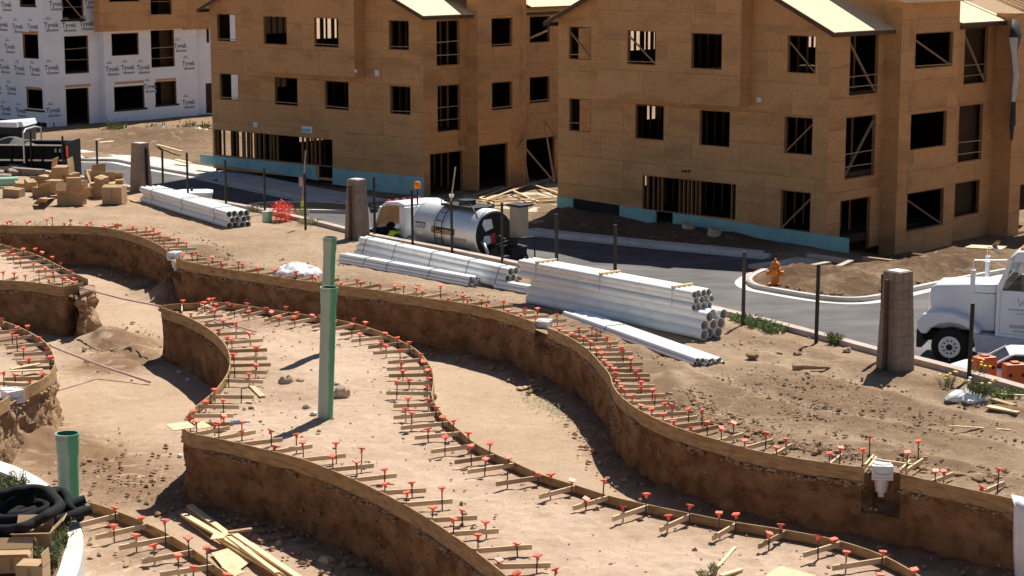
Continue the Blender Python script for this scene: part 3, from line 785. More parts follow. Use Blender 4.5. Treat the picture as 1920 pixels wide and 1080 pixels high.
# soil round the buildings
def lot_z(vv, ed):
    x, y = vv[:, 0], vv[:, 1]
    z = np.full(len(vv), ZS - .09)
    on = np.zeros(len(vv), bool) | inside(road_pts, vv)
    z += .03 * Fb(vv, .6, 3)
    drop = sstep(11.5, 15, x) * sstep(68, 80, y); z -= .75 * drop
    z2 = np.zeros(len(vv))
    for (u, v, rx, ry, h) in ((1750, 470, 2.2, 2.0, .45), (1830, 478, 1.6, 1.8, .35),
                              (300, 265, 4.0, 6.0, .4), (360, 275, 3.0, 6.0, .4), (220, 262, 4, 4, .25), (1130, 418, 2.4, 1.5, .35), (1240, 436, 2.0, 1.2, .3), (1340, 447, 2.0, 1.0, .25), (1060, 408, 1.2, 1.0, .35), (1890, 462, 1.5, 1.5, .5)):
        z2 += h * blob(vv, G(u, v, ZS), rx, ry) * (1 + .45 * Fb(vv, .9, 3, 2))
    z2 += np.clip(Fb(vv, 1.6, 4, 6), 0, 1) * .10
    z += np.where(on, 0, z2 + .12)
    z = np.where(on, ZS - .25, z)
    return z
def lot_loose(vv, ed):
    l = np.full(len(vv), .25)
    for (u, v, r, k) in ((1560, 540, 2.6, .8), (1720, 525, 2.0, .6), (1750, 470, 2.5, .8), (300, 270, 6, .35), (1200, 430, 4, .7), (1330, 448, 3, .7), (560, 330, 5, .7), (440, 320, 4, .7)): l += k * blob(vv, G(u, v, ZS), r)
    return l
lot = [(KERB[0] + Vector((-30, 40))).to_tuple()] + [tuple(p + Vector((1.2, 1.2))) for p in KERB] + [(40, 40), (60, 200), (-90, 200)]
terrain('lot', lot, lot_z, 'lot_soil', .0062, smin=.3, loose=lot_loose)
mb = MB(); mb.add([(-1500, -400, -2.6), (1500, -400, -2.6), (1500, 2500, -2.6), (-1500, 2500, -2.6)], [(0, 1, 2, 3)]); mb.build('terrain', 'lot_soil', kind='structure')
bed = [tuple(p + nrm(bulb, i, 1) * .09) for i, p in enumerate(bulb)][1:-4] + gp([(1880, 506), (1800, 500), (1700, 494), (1620, 496), (1560, 505), (1520, 503)], ZS)
def bed_z(vv, ed):
    z = np.full(len(vv), ZS + .10); k = sstep(.0, .9, ed)
    for (u, v, r, h) in ((1480, 528, .9, .5), (1530, 530, 1.0, .40), (1575, 540, 1.1, .45), (1610, 545, .9, .35), (1650, 533, 1.2, .25), (1700, 522, 1.2, .45), (1760, 512, 1.4, .5), (1820, 505, 1.2, .4)):
        z += .6 * h * k * blob(vv, G(u, v, ZS), r * 1.2, r) * (1 + .35 * Fb(vv, 1.1, 4, 2))
    return z + k * (np.abs(Fb(vv, 2.6, 4, 6)) * .16 + np.abs(Fb(vv, 6.0, 3, 1)) * .09)
terrain('planting_bed', bed, bed_z, 'lot_soil', .0028, smin=.12, loose=lambda vv, ed: .35 + .5 * np.clip(Fb(vv, .5, 3, 4) + .4, 0, 1))
# kerbs and gutters of the street
ribbon('kerb', bulb, .0, .18, ZS - .2, ZS + .16, 'concrete', 'structure'); ribbon('gutter', bulb, -.42, -.002, ZS - .2, ZS + .012, 'concrete', 'structure')
ribbon('kerb', gc([(1441, 505), (1408, 521), (1400, 531), (1412, 540), (1441, 546)], ZS, .25), -.003, .05, ZS, ZS + .165, 'red_paint', 'structure')
ribbon('kerb', far_k, .0, .2, ZS - .2, ZS + .15, 'concrete', 'structure'); ribbon('gutter', far_k, -.5, -.002, ZS - .2, ZS + .01, 'concrete', 'structure')
ribbon('kerb', far_k2, .0, .2, ZS - .2, ZS + .15, 'concrete', 'structure'); ribbon('gutter', far_k2, -.4, -.002, ZS - .2, ZS + .01, 'concrete', 'structure')
# sidewalks made of slabs
def walk(P, a, b, z, step, m='concrete', name='sidewalk', z0=-1.45):
    root = None
    P = resample(P, step)
    hold = bpy.data.objects.new(name, None); COL.objects.link(hold); tag(hold, kind='structure')
    for i in range(len(P) - 1):
        n0, n1 = nrm(P, i, 1), nrm(P, i + 1, 1); d = (P[i + 1] - P[i]).normalized() * .012
        q = [P[i] + n0 * a + d, P[i + 1] + n1 * a - d, P[i + 1] + n1 * b - d, P[i] + n0 * b + d]
        MB().slab([(p.x, p.y) for p in q], z0, z + random.uniform(-.004, .004)).build('slab', m, hold)
walk(far_k, .215, 2.3, ZS + .15, 1.6)
walk(far_k2, .215, .7, ZS + .15, 1.8)
walk(gc([(1462, 513), (1500, 508), (1560, 497)], ZS, .5), .0, 1.6, ZS + .13, 1.8, 'concrete_tan')
ribbon('kerb', gc([(1512, 487), (1550, 492), (1590, 499)], ZS, .5), 0, .2, ZS - .2, ZS + .22, 'concrete_tan', 'structure')
ribbon('kerb', gc([(1590, 499), (1575, 506), (1552, 516)], ZS, .5), 0, .22, ZS - .2, ZS + .24, 'concrete_tan', 'structure')
# planting island behind the second column
isl2 = gc([(470, 396), (475, 388), (520, 384), (600, 383), (668, 386)], ZS, .4)
ribbon('kerb', isl2, 0, .2, ZS - .1, ZS + .15, 'concrete', 'structure')
isl3 = gc([(470, 397), (540, 399), (610, 400), (672, 401)], ZS, .4)
ribbon('kerb', isl3, 0, .22, ZS - .1, ZS + .15, 'concrete', 'structure')
terrain('planting_bed', [tuple(p) for p in isl2] + [tuple(p) for p in reversed(isl3)], lambda vv, ed: ZS + .08 + .05 * Fb(vv, 1.5, 3), 'lot_soil', .008, smin=.4)
# planting cut-out in the far walk
bedp = gp([(150, 292), (186, 290), (212, 298), (160, 301)], ZS)
MB().slab(bedp[::-1], ZS, ZS + .17).build('planting_bed', 'lot_soil', kind='structure')
# ------------------------------------------------------------------ buildings under construction
class Wall:
    """vertical wall plane: origin P (x, y), heading h (unit vector along the wall, s grows along it), outward normal n"""
    def __init__(s, P, h, n): s.P, s.h, s.n = Vector(P), Vector(h).normalized(), Vector(n).normalized()
    def sz(s, u, v):
        d = ray(u, v); t = (s.P.dot(s.n)) / d.xy.dot(s.n); q = d * t
        return (q.xy - s.P).dot(s.h), q.z + CAM_H
    def at(s, a, z, o=0.0):
        p = s.P + s.h * a + s.n * o; return Vector((p.x, p.y, z))
    def rect(s, r):
        uL, vT, uR, vB = r; um, vm = (uL + uR) / 2, (vT + vB) / 2
        return (s.sz(uL, vm)[0], s.sz(uR, vm)[0], s.sz(um, vB)[1], s.sz(um, vT)[1])
    def off(s, o): return Wall(s.P + s.n * o, s.h, s.n)
    def box(s, mb, a0, a1, z0, z1, o0, o1):
        return mb.hexa([s.at(a0, z0, o1), s.at(a1, z0, o1), s.at(a1, z0, o0), s.at(a0, z0, o0), s.at(a0, z1, o1), s.at(a1, z1, o1), s.at(a1, z1, o0), s.at(a0, z1, o0)])
    def rod(s, mb, a0, z0, a1, z1, o, wd, th): return mb.beam(s.at(a0, z0, o), s.at(a1, z1, o), wd, th, up=(s.n.x, s.n.y, 0))

def cut(rect, holes):
    a0, a1, z0, z1 = rect; hs = [h for h in holes if h[0] < a1 and h[1] > a0 and h[2] < z1 and h[3] > z0]
    if not hs: return [rect]
    xs = sorted({a0, a1} | {x for h in hs for x in h[:2] if a0 < x < a1}); zs = sorted({z0, z1} | {z for h in hs for z in h[2:] if z0 < z < z1}); out = []
    for i in range(len(xs) - 1):
        run = None
        for j in range(len(zs) - 1):
            cx, cz = (xs[i] + xs[i + 1]) / 2, (zs[j] + zs[j + 1]) / 2
            if any(h[0] < cx < h[1] and h[2] < cz < h[3] for h in hs):
                if run: out.append(run); run = None
            elif run: run = (run[0], run[1], run[2], zs[j + 1])
            else: run = (xs[i], xs[i + 1], zs[j], zs[j + 1])
        if run: out.append(run)
    return out
def sheathe(b, W, a0, a1, z0, z1, holes, m='osb', pw=2.44, ph=1.22, name='sheathing_panel', gap=.005, th=.02, clip=None, back=True):
    """wall of separate sheets, staggered, with the openings cut out"""
    row = 0; z = z0
    while z < z1 - .05:
        zt = min(z + ph, z1); a = a0 - (pw / 2 if row % 2 else 0)
        while a < a1 - .05:
            l, r = max(a, a0), min(a + pw, a1)
            if r - l > .04:
                rs = cut((l + gap, r - gap, z + gap, zt - gap), holes)
                if rs:
                    mb = MB(); o = random.uniform(-.002, .003)
                    for q in rs:
                        if q[1] - q[0] > .01 and q[3] - q[2] > .01: W.box(mb, *q, -th + o, o)
                    if mb.v: mb.build(name, m, b, world=True)
            a += pw
        z = zt; row += 1
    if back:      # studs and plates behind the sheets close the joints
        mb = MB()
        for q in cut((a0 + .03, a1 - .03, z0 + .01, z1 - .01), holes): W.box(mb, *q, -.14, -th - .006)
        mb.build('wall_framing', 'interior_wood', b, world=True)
def opening(b, W, r, rails=(), diag=None, sill=True, m='framing', depth=.14, rail_m='lumber_old'):
    a0, a1, z0, z1 = r; t = .038; mb = MB()
    W.box(mb, a0, a0 + t, z0, z1, -depth, -.004); W.box(mb, a1 - t, a1, z0, z1, -depth, -.004)
    W.box(mb, a0 + t, a1 - t, z1 - t, z1, -depth, -.004)
    if sill: W.box(mb, a0 + t, a1 - t, z0, z0 + t, -depth, -.004)
    f = mb.build('window_frame' if sill else 'door_frame', m, b, world=True)
    for h in rails:
        mb = MB(); W.rod(mb, a0 + .02, z0 + h, a1 - .02, z0 + h + random.uniform(-.03, .04), -.05, .035, .06); mb.build('guard_rail', rail_m, b, world=True)
    if diag:
        zz = (z0 + .05, z1 - .25) if diag == '/' else (z1 - .25, z0 + .05)
        mb = MB(); W.rod(mb, a0 + .03, zz[0], a1 - .05, zz[1], -.09, .035, .10); mb.build('diagonal_brace', 'lumber_old', b, world=True)
    return f
def studs(b, W, us, z0, z1, o=-.07, m='framing'):
    for a in us:
        mb = MB(); W.box(mb, a - .02, a + .02, z0, z1, o - .06, o + .06); mb.build('stud', m, b, world=True)

def frame_dirs(deg):
    l = Vector((math.cos(R(deg)), -math.sin(R(deg)))); r = Vector((math.sin(R(deg)), math.cos(R(deg))))
    return l, r
def quad_sheet(b, name, W, px, m, o0, o1):
    q = [W.sz(u, v) for u, v in px]; f = [W.at(a, z, o1) for a, z in q]; g = [W.at(a, z, o0) for a, z in q]; mb = MB()
    mb.add(f + g, [(3, 2, 1, 0), (4, 5, 6, 7)] + [(i, (i + 1) % 4, 4 + (i + 1) % 4, 4 + i) for i in range(4)])
    return mb.build(name, m, b, world=True)
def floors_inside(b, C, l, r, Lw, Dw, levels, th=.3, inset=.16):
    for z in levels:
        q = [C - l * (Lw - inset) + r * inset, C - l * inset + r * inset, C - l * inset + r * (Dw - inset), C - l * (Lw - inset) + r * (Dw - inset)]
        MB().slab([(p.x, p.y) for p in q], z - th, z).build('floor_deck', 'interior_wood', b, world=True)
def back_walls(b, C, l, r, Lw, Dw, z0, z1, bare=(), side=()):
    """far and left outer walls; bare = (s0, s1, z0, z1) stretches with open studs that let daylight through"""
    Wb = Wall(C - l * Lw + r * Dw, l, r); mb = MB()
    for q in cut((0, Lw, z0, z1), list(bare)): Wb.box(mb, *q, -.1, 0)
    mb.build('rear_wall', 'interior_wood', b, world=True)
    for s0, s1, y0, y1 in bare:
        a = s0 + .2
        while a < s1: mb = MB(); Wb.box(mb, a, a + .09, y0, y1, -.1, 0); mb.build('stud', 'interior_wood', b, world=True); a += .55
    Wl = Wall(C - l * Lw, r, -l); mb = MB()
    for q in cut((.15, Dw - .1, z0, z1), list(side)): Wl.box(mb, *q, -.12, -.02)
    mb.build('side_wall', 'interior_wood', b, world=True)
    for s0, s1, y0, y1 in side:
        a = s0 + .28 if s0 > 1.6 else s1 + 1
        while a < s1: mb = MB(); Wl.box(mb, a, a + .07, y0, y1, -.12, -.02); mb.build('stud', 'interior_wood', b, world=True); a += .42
    Wr = Wall(C + r * 9.5, r, l); mb = MB(); Wr.box(mb, 0, Dw - 9.6, z0, z1, -.12, -.02); mb.build('side_wall', 'interior_wood', b, world=True)
def partition(b, C, l, r, s0, s1, dist, z0, z1, step=.45, h='l'):
    W = Wall(C - l * s1 + r * dist, l, -r); a = 0
    while a < s1 - s0: mb = MB(); W.box(mb, a, a + .045, z0, z1, -.1, 0); mb.build('stud', 'framing', b, world=True); a += step

def roof_gable(b, C, l, r, Lw, Dw, ze, slope, ov=.45, th=.16, flat_edge=True):
    """gable roof whose ridge runs along r; gable end over the wall along l"""
    half = Lw / 2
    for sgn in (0, 1):
        pts = []
        for (s, z) in ((-ov, ze - ov * slope), (half, ze + half * slope)):
            a = s if sgn == 0 else Lw - s
            for dd in (-ov, Dw):
                p = C - l * a + r * dd; pts.append(Vector((p.x, p.y, z)))
        e0, e1, r0, r1 = pts
        q = [e0, e1, r1, r0] if sgn == 0 else [e0, r0, r1, e1]
        mb = MB(); mb.hexa(q + [p + Vector((0, 0, .028)) for p in q]); mb.build('roof', 'osb_roof', b, world=True)
        mb = MB(); dn = Vector((0, 0, -.004)); mb.beam(e0 + dn - Vector((0, 0, th / 2)), e1 + dn - Vector((0, 0, th / 2)), .04, th); mb.beam(e0 + dn - Vector((0, 0, th / 2)), r0 + dn - Vector((0, 0, th / 2)), .04, th)
        mb.build('fascia_board', 'fascia', b, world=True)
        # soffit lookouts
    mb = MB(); W = Wall(C, -l, -r)
    q = [(0.0, ze), (Lw, ze), (half, ze + half * slope)]
    f = [W.at(a, z - .03, -.02) for a, z in q] + [W.at(a, z - .03, -.08) for a, z in q]
    mb.add(f, [(0, 1, 2), (5, 4, 3), (0, 3, 4, 1), (1, 4, 5, 2), (2, 5, 3, 0)]); mb.build('gable_wall', 'osb', b, world=True)

# ---- right building ---------------------------------------------------------------------------------------------
lR, rR = frame_dirs(42.7); cR = G(1547, 466, ZS).xy
WL = Wall(cR, lR, -rR); WR = Wall(cR, rR, lR)
BR = empty('unfinished_building', (cR.x, cR.y, ZS), 'large sheathed townhouse block on the right with blue foam along its foot', 'building', group='buildings under construction')
aL = WL.sz(1046, 250)[0]
zeR = WL.sz(1560, 50)[1]
EX_L = 1.0
hL = [WL.rect(q) for q in ((1067, 50, 1108, 112), (1476, 66, 1530, 138), (1067, 185, 1108, 247), (1191, 197, 1245, 262), (1311, 207, 1369, 275), (1470, 219, 1524, 290), (1463, 358, 1520, 433))]
big = WL.rect((1204, 336, 1380, 403)); dr = WL.rect((1231, 403, 1263, 422)); dr = (dr[0], dr[1], dr[2], big[2] + .01)
fz = WL.sz(1300, 405)[1] - .35
WB = WL.off(.72); bu0 = WB.sz(1120, 190)[0]; bu1 = WB.sz(1388, 150)[0]; bz = WB.sz(1260, 192)[1]
sheathe(BR, WL, aL, 0, ZS + .25, zeR, hL + [big, dr, (bu0 + .1, bu1 - .1, bz + .15, zeR + 1)])
opening(BR, WL, hL[0], (.2,), '\\'); opening(BR, WL, hL[1], (), '\\'); opening(BR, WL, hL[2], (.35,)); opening(BR, WL, hL[3]); opening(BR, WL, hL[4]); opening(BR, WL, hL[5], (), '/'); opening(BR, WL, hL[6], (), '/')
opening(BR, WL, big); studs(BR, WL, [WL.sz(u, 370)[0] for u in (1213, 1224, 1233, 1240, 1273, 1281, 1289, 1296, 1304, 1311, 1371)], big[2] + .04, big[3] - .04)
bpD = .72; WB = WL.off(bpD)
bu0 = WB.sz(1120, 190)[0]; bu1 = WB.sz(1388, 150)[0]; bz = WB.sz(1260, 192)[1]
hB = [WB.rect(q) for q in ((1176, 57, 1230, 122), (1296, 62, 1354, 130))]
sheathe(BR, WB, bu0, bu1, bz, zeR + 1.9, hB); opening(BR, WB, hB[0], (.12,), '\\'); opening(BR, WB, hB[1])
for k, a in enumerate((bu0, bu1)):
    mb = MB(); WB.box(mb, a - (.02 if k else 0), a + (0 if k else .02), bz, zeR + 1.9, -bpD + .006, -.022); mb.build('bay_side', 'osb', BR, world=True)
mb = MB(); WB.box(mb, bu0 + .02, bu1 - .02, bz + .02, bz + .06, -bpD + .006, -.15); mb.build('bay_soffit', 'osb', BR, world=True)
# right-hand fronts: entrance plane, projecting bay, recess, next bay
s1 = WR.sz(1652, 300)[0]
hR1 = [WR.rect(q) for q in ((1593, 64, 1647, 178), (1585, 217, 1641, 333))]; dR = WR.rect((1574, 372, 1631, 472))
zb = ZS - 1.0
sheathe(BR, WR, .0, s1 + .1, ZS - .3, zeR, hR1 + [dR]); opening(BR, WR, hR1[0], (.35, .75), '\\'); opening(BR, WR, hR1[1], (.5, 1.0), '/'); opening(BR, WR, dR, sill=False)
W2 = WR.off(.75); s2a = W2.sz(1683, 300)[0]; s2b = W2.sz(1792, 250)[0]
hR2 = [W2.rect(q) for q in ((1716, 60, 1787, 127), (1707, 210, 1775, 278), (1700, 357, 1769, 428))]
z2t = W2.sz(1740, 3)[1]
sheathe(BR, W2, s2a, s2b, zb, z2t, hR2); opening(BR, W2, hR2[0], (.12,), '\\'); opening(BR, W2, hR2[1]); opening(BR, W2, hR2[2], (), '\\')
mb = MB(); W2.box(mb, s2a, s2a + .02, zb, z2t, -.75 + .004, -.022); W2.box(mb, s2b - .02, s2b, zb, z2t, -.42, -.022); mb.build('bay_side', 'osb', BR, world=True)
q = [W2.at(s2a - .4, z2t, .4), W2.at(s2b + .4, z2t, .4), W2.at(s2b + .4, z2t + 1.6, -4), W2.at(s2a - .4, z2t + 1.6, -4)]
mb = MB(); mb.hexa([p for p in q] + [p + Vector((0, 0, .14)) for p in q]); mb.build('roof', 'osb_roof', BR, world=True)
W3 = WR.off(.35); s3b = W3.sz(1862, 250)[0]; z3t = W3.sz(1830, 42)[1]
hR3 = [W3.rect(q) for q in ((1808, 50, 1852, 157), (1797, 196, 1842, 302), (1790, 340, 1836, 404))]
sheathe(BR, W3, s2b, s3b + 1.5, zb, z3t, hR3); opening(BR, W3, hR3[0], (.35, .8), '\\'); opening(BR, W3, hR3[1], (.35, .85)); opening(BR, W3, hR3[2])
W4 = WR.off(1.25); s4a = W4.sz(1897, 250)[0]
hR4 = [W4.rect((1911, 342, 1960, 430))]; z4t = W4.sz(1910, 25)[1]
sheathe(BR, W4, s4a, s4a + 5, zb, z4t, hR4); opening(BR, W4, hR4[0], sill=False)
mb = MB(); W4.box(mb, s4a, s4a + .02, zb, z4t, -.95, -.022); mb.build('bay_side', 'osb', BR, world=True)
# roof over the recess, with bare rafters at the far right
q = [W3.at(s2b + .1, z3t + .02, .45), W3.at(s4a + .3, z3t + .02, .45), W3.at(s4a + .3, z3t + 1.7, -4.2), W3.at(s2b + .1, z3t + 1.7, -4.2)]
mb = MB(); mb.hexa(q + [p + Vector((0, 0, .03)) for p in q]); mb.build('roof', 'osb_roof', BR, world=True)
mb = MB(); mb.beam(q[0] - Vector((0, 0, .09)), q[1] - Vector((0, 0, .09)), .04, .16); mb.build('fascia_board', 'fascia', BR, world=True)
for k in range(7):
    a = s4a + .4 + k * .5
    mb = MB(); mb.beam(W4.at(a, z4t + .05, .3), W4.at(a, z4t + 1.6, -4), .045, .14); mb.build('rafter', 'lumber', BR, world=True)
mb = MB(); W3.box(mb, s2b + .25, s2b + 1.0, z3t + .2, z3t + 1.4, -1.9, -1.2); mb.build('roof_box', 'osb', BR, world=True)
Lr = -aL
roof_gable(BR, cR, lR, rR, Lr, 11.0, zeR, .48)
floors_inside(BR, cR, lR, rR, Lr, 16, [ZS + .3, WL.rect((1470, 219, 1524, 290))[2] - .75, hL[1][2] - .75], .3)
mb = MB(); qf = [cR - lR * (Lr - .2) + rR * .2, cR - lR * .2 + rR * .2, cR - lR * .2 + rR * 16, cR - lR * (Lr - .2) + rR * 16]; mb.slab([(p.x, p.y) for p in qf], zeR - .15, zeR - .05); mb.build('ceiling_deck', 'interior_wood', BR, world=True)
l2R, l3R = hL[5][2] - .75, hL[1][2] - .75
back_walls(BR, cR, lR, rR, Lr, 16, ZS, zeR, [(2.0, 3.2, hB[0][2], hB[0][3])], [(1.2, 2.4, l3R + .6, zeR - .5), (4.4, 6.6, l3R + 1.0, zeR - .3), (1.3, 2.3, l2R + .6, l3R - .6), (5.0, 6.2, big[2] + .1, big[3] + .3), (6.0, 7.0, l2R + 1.0, l3R - .5)])
for zA, zB_ in ((ZS + .3, hL[5][2] - 1.05), (hL[5][2] - .75, hL[1][2] - 1.05), (hL[1][2] - .75, zeR - .15)):
    partition(BR, cR, lR, rR, 1.0, 6.0, 3.2, zA, zB_); partition(BR, cR, lR, rR, 8.0, Lr - 1, 4.5, zA, zB_)
# blue foam board along the foot, two recesses in it
FM = [[(1046, 368), (1076, 372), (1076, 410), (1046, 408)], [(1163, 385), (1231, 395), (1231, 424), (1163, 416)], [(1263, 399), (1350, 412), (1350, 441), (1263, 430)],
      [(1350, 412), (1440, 425), (1440, 455), (1350, 441)], [(1440, 425), (1520, 436.5), (1520, 465), (1440, 455)], [(1520, 436.5), (1592, 447), (1592, 474), (1520, 465)], [(1076, 404), (1163, 411), (1163, 418), (1076, 411)]]
for q in FM: quad_sheet(BR, 'foam_panel', WL, q, 'foam_blue', .002, .06)
quad_sheet(BR, 'recess_shade', WL, [(1076, 372), (1163, 385), (1163, 411), (1076, 404)], 'stub_shade_black', .003, .02)  # black sheet standing in for the shade inside the foam recess
# felt flap hanging on the far right front
mb = MB(); pp = [(1893, 36, .12), (1878, 70, .34), (1886, 100, .26), (1880, 140, .5), (1884, 190, .30), (1879, 235, .34), (1886, 262, .22)]
pr = [(1900, 34, .1), (1910, 62, .15), (1902, 100, .1), (1899, 140, .28), (1896, 190, .2), (1895, 235, .22), (1889, 264, .2)]
vs = []
for (a, b_) in zip(pp, pr):
    W = W4
    for (u, v, o) in (a, ((a[0] * .55 + b_[0] * .45), a[1], a[2] + .05), b_):
        s_, z_ = W.sz(u, v); vs.append(W.at(s_, z_, o))
fs = []
for i in range(len(pp) - 1):
    for k in range(2): fs.append((3 * i + k, 3 * i + k + 1, 3 * i + 4 + k, 3 * i + 3 + k))
mb.add(vs, fs); fl_ = mb.build('hanging_felt', ['cloth_black', 'cloth_grey'], None, smooth=60, label='torn black and grey roofing felt hanging down the right building front', cat='roofing felt')
fl_.data.polygons.foreach_set('material_index', [1 if i in (2, 4, 6, 11) else 0 for i in range(len(fs))]); so = fl_.modifiers.new('s', 'SOLIDIFY'); so.thickness = .02
# pipe stubs, tags, paint
for i, u in enumerate((1281, 1287, 1293)):
    a, z = WL.sz(u, 321); mb = MB(); mb.tube(WL.at(a, z, -.02), WL.at(a, z, .05), .05, n=8); mb.build('pipe_stub', 'stub_shade_black', BR, world=True)
def tagsheet(b, W, u, v, wu, hv, m='tag_white', o=.004):
    a0, a1, z0, z1 = W.rect((u - wu / 2, v - hv / 2, u + wu / 2, v + hv / 2)); mb = MB(); W.box(mb, a0, a1, z0, z1, o, o + .012); return mb.build('paper_tag', m, b, world=True)
tagsheet(BR, WL, 1128, 167, 9, 13); tagsheet(BR, WL, 1423, 187, 8, 9)
for i, (u, v, du, dv) in enumerate(((1405, 372, 12, -2), (1420, 372, 10, 5), (1408, 382, 18, 3), (1433, 380, 4, 12), (1404, 392, 4, 22), (1412, 396, 14, -3), (1418, 408, 10, 4), (1410, 415, 16, 2), (1424, 388, 8, 6))):
    p0, p1 = WL.sz(u, v), WL.sz(u + du, v + dv); mb = MB(); mb.beam(WL.at(*p0, .008), WL.at(*p1, .008), .05, .006, up=(WL.n.x, WL.n.y, 0)); mb.build('paint_mark', 'spray_red', BR, world=True)

# ---- middle building --------------------------------------------------------------------------------------------
lM, rM = frame_dirs(40.5); cM = G(795, 370, ZS).xy
XL = Wall(cM, lM, -rM); XR = Wall(cM, rM, lM)
BM_ = empty('unfinished_building', (cM.x, cM.y, ZS), 'sheathed townhouse block in the middle behind the tanker truck, garage openings on its right', 'building', group='buildings under construction')
aM = XL.sz(396, 150)[0]; zeM = XL.sz(791, 22)[1]
hM = [XL.rect(q) for q in ((407, 26, 442, 78), (729, 38, 767, 94), (412, 138, 447, 188), (515, 145, 558, 198), (609, 152, 654, 206), (731, 161, 770, 215))]
gM = XL.rect((404, 250, 624, 303)); zg0, zg1 = XL.sz(520, 303)[1], XL.sz(520, 252)[1]; gM = (XL.sz(402, 270)[0], XL.sz(624, 290)[0], zg0, zg1)
dM = (XL.sz(598, 320)[0], XL.sz(624, 320)[0], XL.sz(610, 333)[1], zg0 + .01)
XB = XL.off(.72); bm0 = XB.sz(470, 100)[0]; bm1 = XB.sz(664, 80)[0]; bzm = XB.sz(570, 140)[1]
sheathe(BM_, XL, aM, 0, ZS + .3, zeM, hM + [gM, dM, (bm0 + .1, bm1 - .1, bzm + .15, zeM + 1)])
for q, ra in zip(hM, ((.12,), (.15,), (.12,), (.15,), (.15,), (.15,))): opening(BM_, XL, q, ra)
opening(BM_, XL, gM); studs(BM_, XL, [XL.sz(u, 275)[0] for u in (408, 419, 433, 443, 457, 463, 470, 478, 485, 494, 506, 512, 519, 566, 574, 583, 590, 598)], zg0 + .04, zg1 - .04)
XB = XL.off(.72); bm0 = XB.sz(470, 100)[0]; bm1 = XB.sz(664, 80)[0]; bzm = XB.sz(570, 140)[1]
hMB = [XB.rect(q) for q in ((494, 30, 538, 84), (589, 33, 635, 89))]
sheathe(BM_, XB, bm0, bm1, bzm, zeM + 1.6, hMB); opening(BM_, XB, hMB[0]); opening(BM_, XB, hMB[1], (.15,))
for k, a in enumerate((bm0, bm1)):
    mb = MB(); XB.box(mb, a - (.02 if k else 0), a + (0 if k else .02), bzm, zeM + 1.6, -.72 + .006, -.022); mb.build('bay_side', 'osb', BM_, world=True)
mb = MB(); XB.box(mb, bm0 + .02, bm1 - .02, bzm + .02, bzm + .06, -.71, -.15); mb.build('bay_soffit', 'osb', BM_, world=True)
t1 = XR.sz(877, 200)[0]
hX1 = [XR.rect(q) for q in ((818, 38, 862, 123), (820, 159, 863, 246))]; g1 = XR.rect((806, 285, 868, 366))
sheathe(BM_, XR, 0, t1 + .1, ZS - .2, zeM, hX1 + [g1]); opening(BM_, XR, hX1[0], (.5, 1.1)); opening(BM_, XR, hX1[1], (.55, 1.15)); opening(BM_, XR, g1, sill=False)
Y2 = XR.off(.7); t2a = Y2.sz(896, 200)[0]; t2b = Y2.sz(987, 150)[0]
hX2 = [Y2.rect(q) for q in ((921, 33, 961, 88), (922, 153, 961, 206))]; g2 = Y2.rect((894 + 4, 270, 952, 354))
zt2 = Y2.sz(905, -8)[1]
sheathe(BM_, Y2, t2a, t2b, ZS - .2, zt2, hX2 + [g2]); opening(BM_, Y2, hX2[0], (.12,)); opening(BM_, Y2, hX2[1], (.12,)); opening(BM_, Y2, g2, sill=False)
mb = MB(); Y2.box(mb, t2a, t2a + .02, ZS - .2, zt2, -.7 + .004, -.022); mb.build('bay_side', 'osb', BM_, world=True)
Y3 = XR.off(.35); t3b = Y3.sz(1046, 150)[0]
hX3 = [Y3.rect(q) for q in ((993, 30, 1031, 80), (993, 143, 1031, 193))]; g3 = Y3.rect((985, 258, 1040, 342))
sheathe(BM_, Y3, t2b, t3b + 6, ZS - .2, zeM, hX3 + [g3]); opening(BM_, Y3, hX3[0]); opening(BM_, Y3, hX3[1], (.12,)); opening(BM_, Y3, g3, sill=False)
for (o, z_) in (((.35), .5),):
    for k in range(5):
        mb = MB(); a = hX3[0][0] + .2 + k * .22; mb.beam(Y3.at(a, hX3[0][2] + .15 + k * .05, -.4), Y3.at(a + 1.2, hX3[0][2] + .55 + k * .06, -.1), .05, .09); mb.build('stored_lumber', 'lumber', BM_, world=True)
LM = -aM
roof_gable(BM_, cM, lM, rM, LM, 10.0, zeM, .42)
q = [Y2.at(t2a - .35, zt2 - .1, .4), Y2.at((t2a + t2b) / 2, zt2 + .75, .4), Y2.at((t2a + t2b) / 2, zt2 + .75, -4), Y2.at(t2a - .35, zt2 - .1, -4)]
mb = MB(); mb.hexa(q + [p + Vector((0, 0, .05)) for p in q]); mb.build('roof', 'osb_roof', BM_, world=True)
q = [Y2.at((t2a + t2b) / 2, zt2 + .75, .4), Y2.at(t2b + .35, zt2 - .1, .4), Y2.at(t2b + .35, zt2 - .1, -4), Y2.at((t2a + t2b) / 2, zt2 + .75, -4)]
mb = MB(); mb.hexa(q + [p + Vector((0, 0, .05)) for p in q]); mb.build('roof', 'osb_roof', BM_, world=True)
q = [Y3.at(t2b + .2, zeM + .05, .5), Y3.at(t3b + 6, zeM + .05, .5), Y3.at(t3b + 6, zeM + 1.8, -4), Y3.at(t2b + .2, zeM + 1.8, -4)]
mb = MB(); mb.hexa(q + [p + Vector((0, 0, .03)) for p in q]); mb.build('roof', 'osb_roof', BM_, world=True)
l2 = hM[5][2] - .75; l3 = hM[1][2] - .75
floors_inside(BM_, cM, lM, rM, LM, 15, [ZS + .15, l2, l3])
mb = MB(); qf = [cM - lM * (LM - .2) + rM * .2, cM - lM * .2 + rM * .2, cM - lM * .2 + rM * 15, cM - lM * (LM - .2) + rM * 15]; mb.slab([(p.x, p.y) for p in qf], zeM - .15, zeM - .05); mb.build('ceiling_deck', 'interior_wood', BM_, world=True)
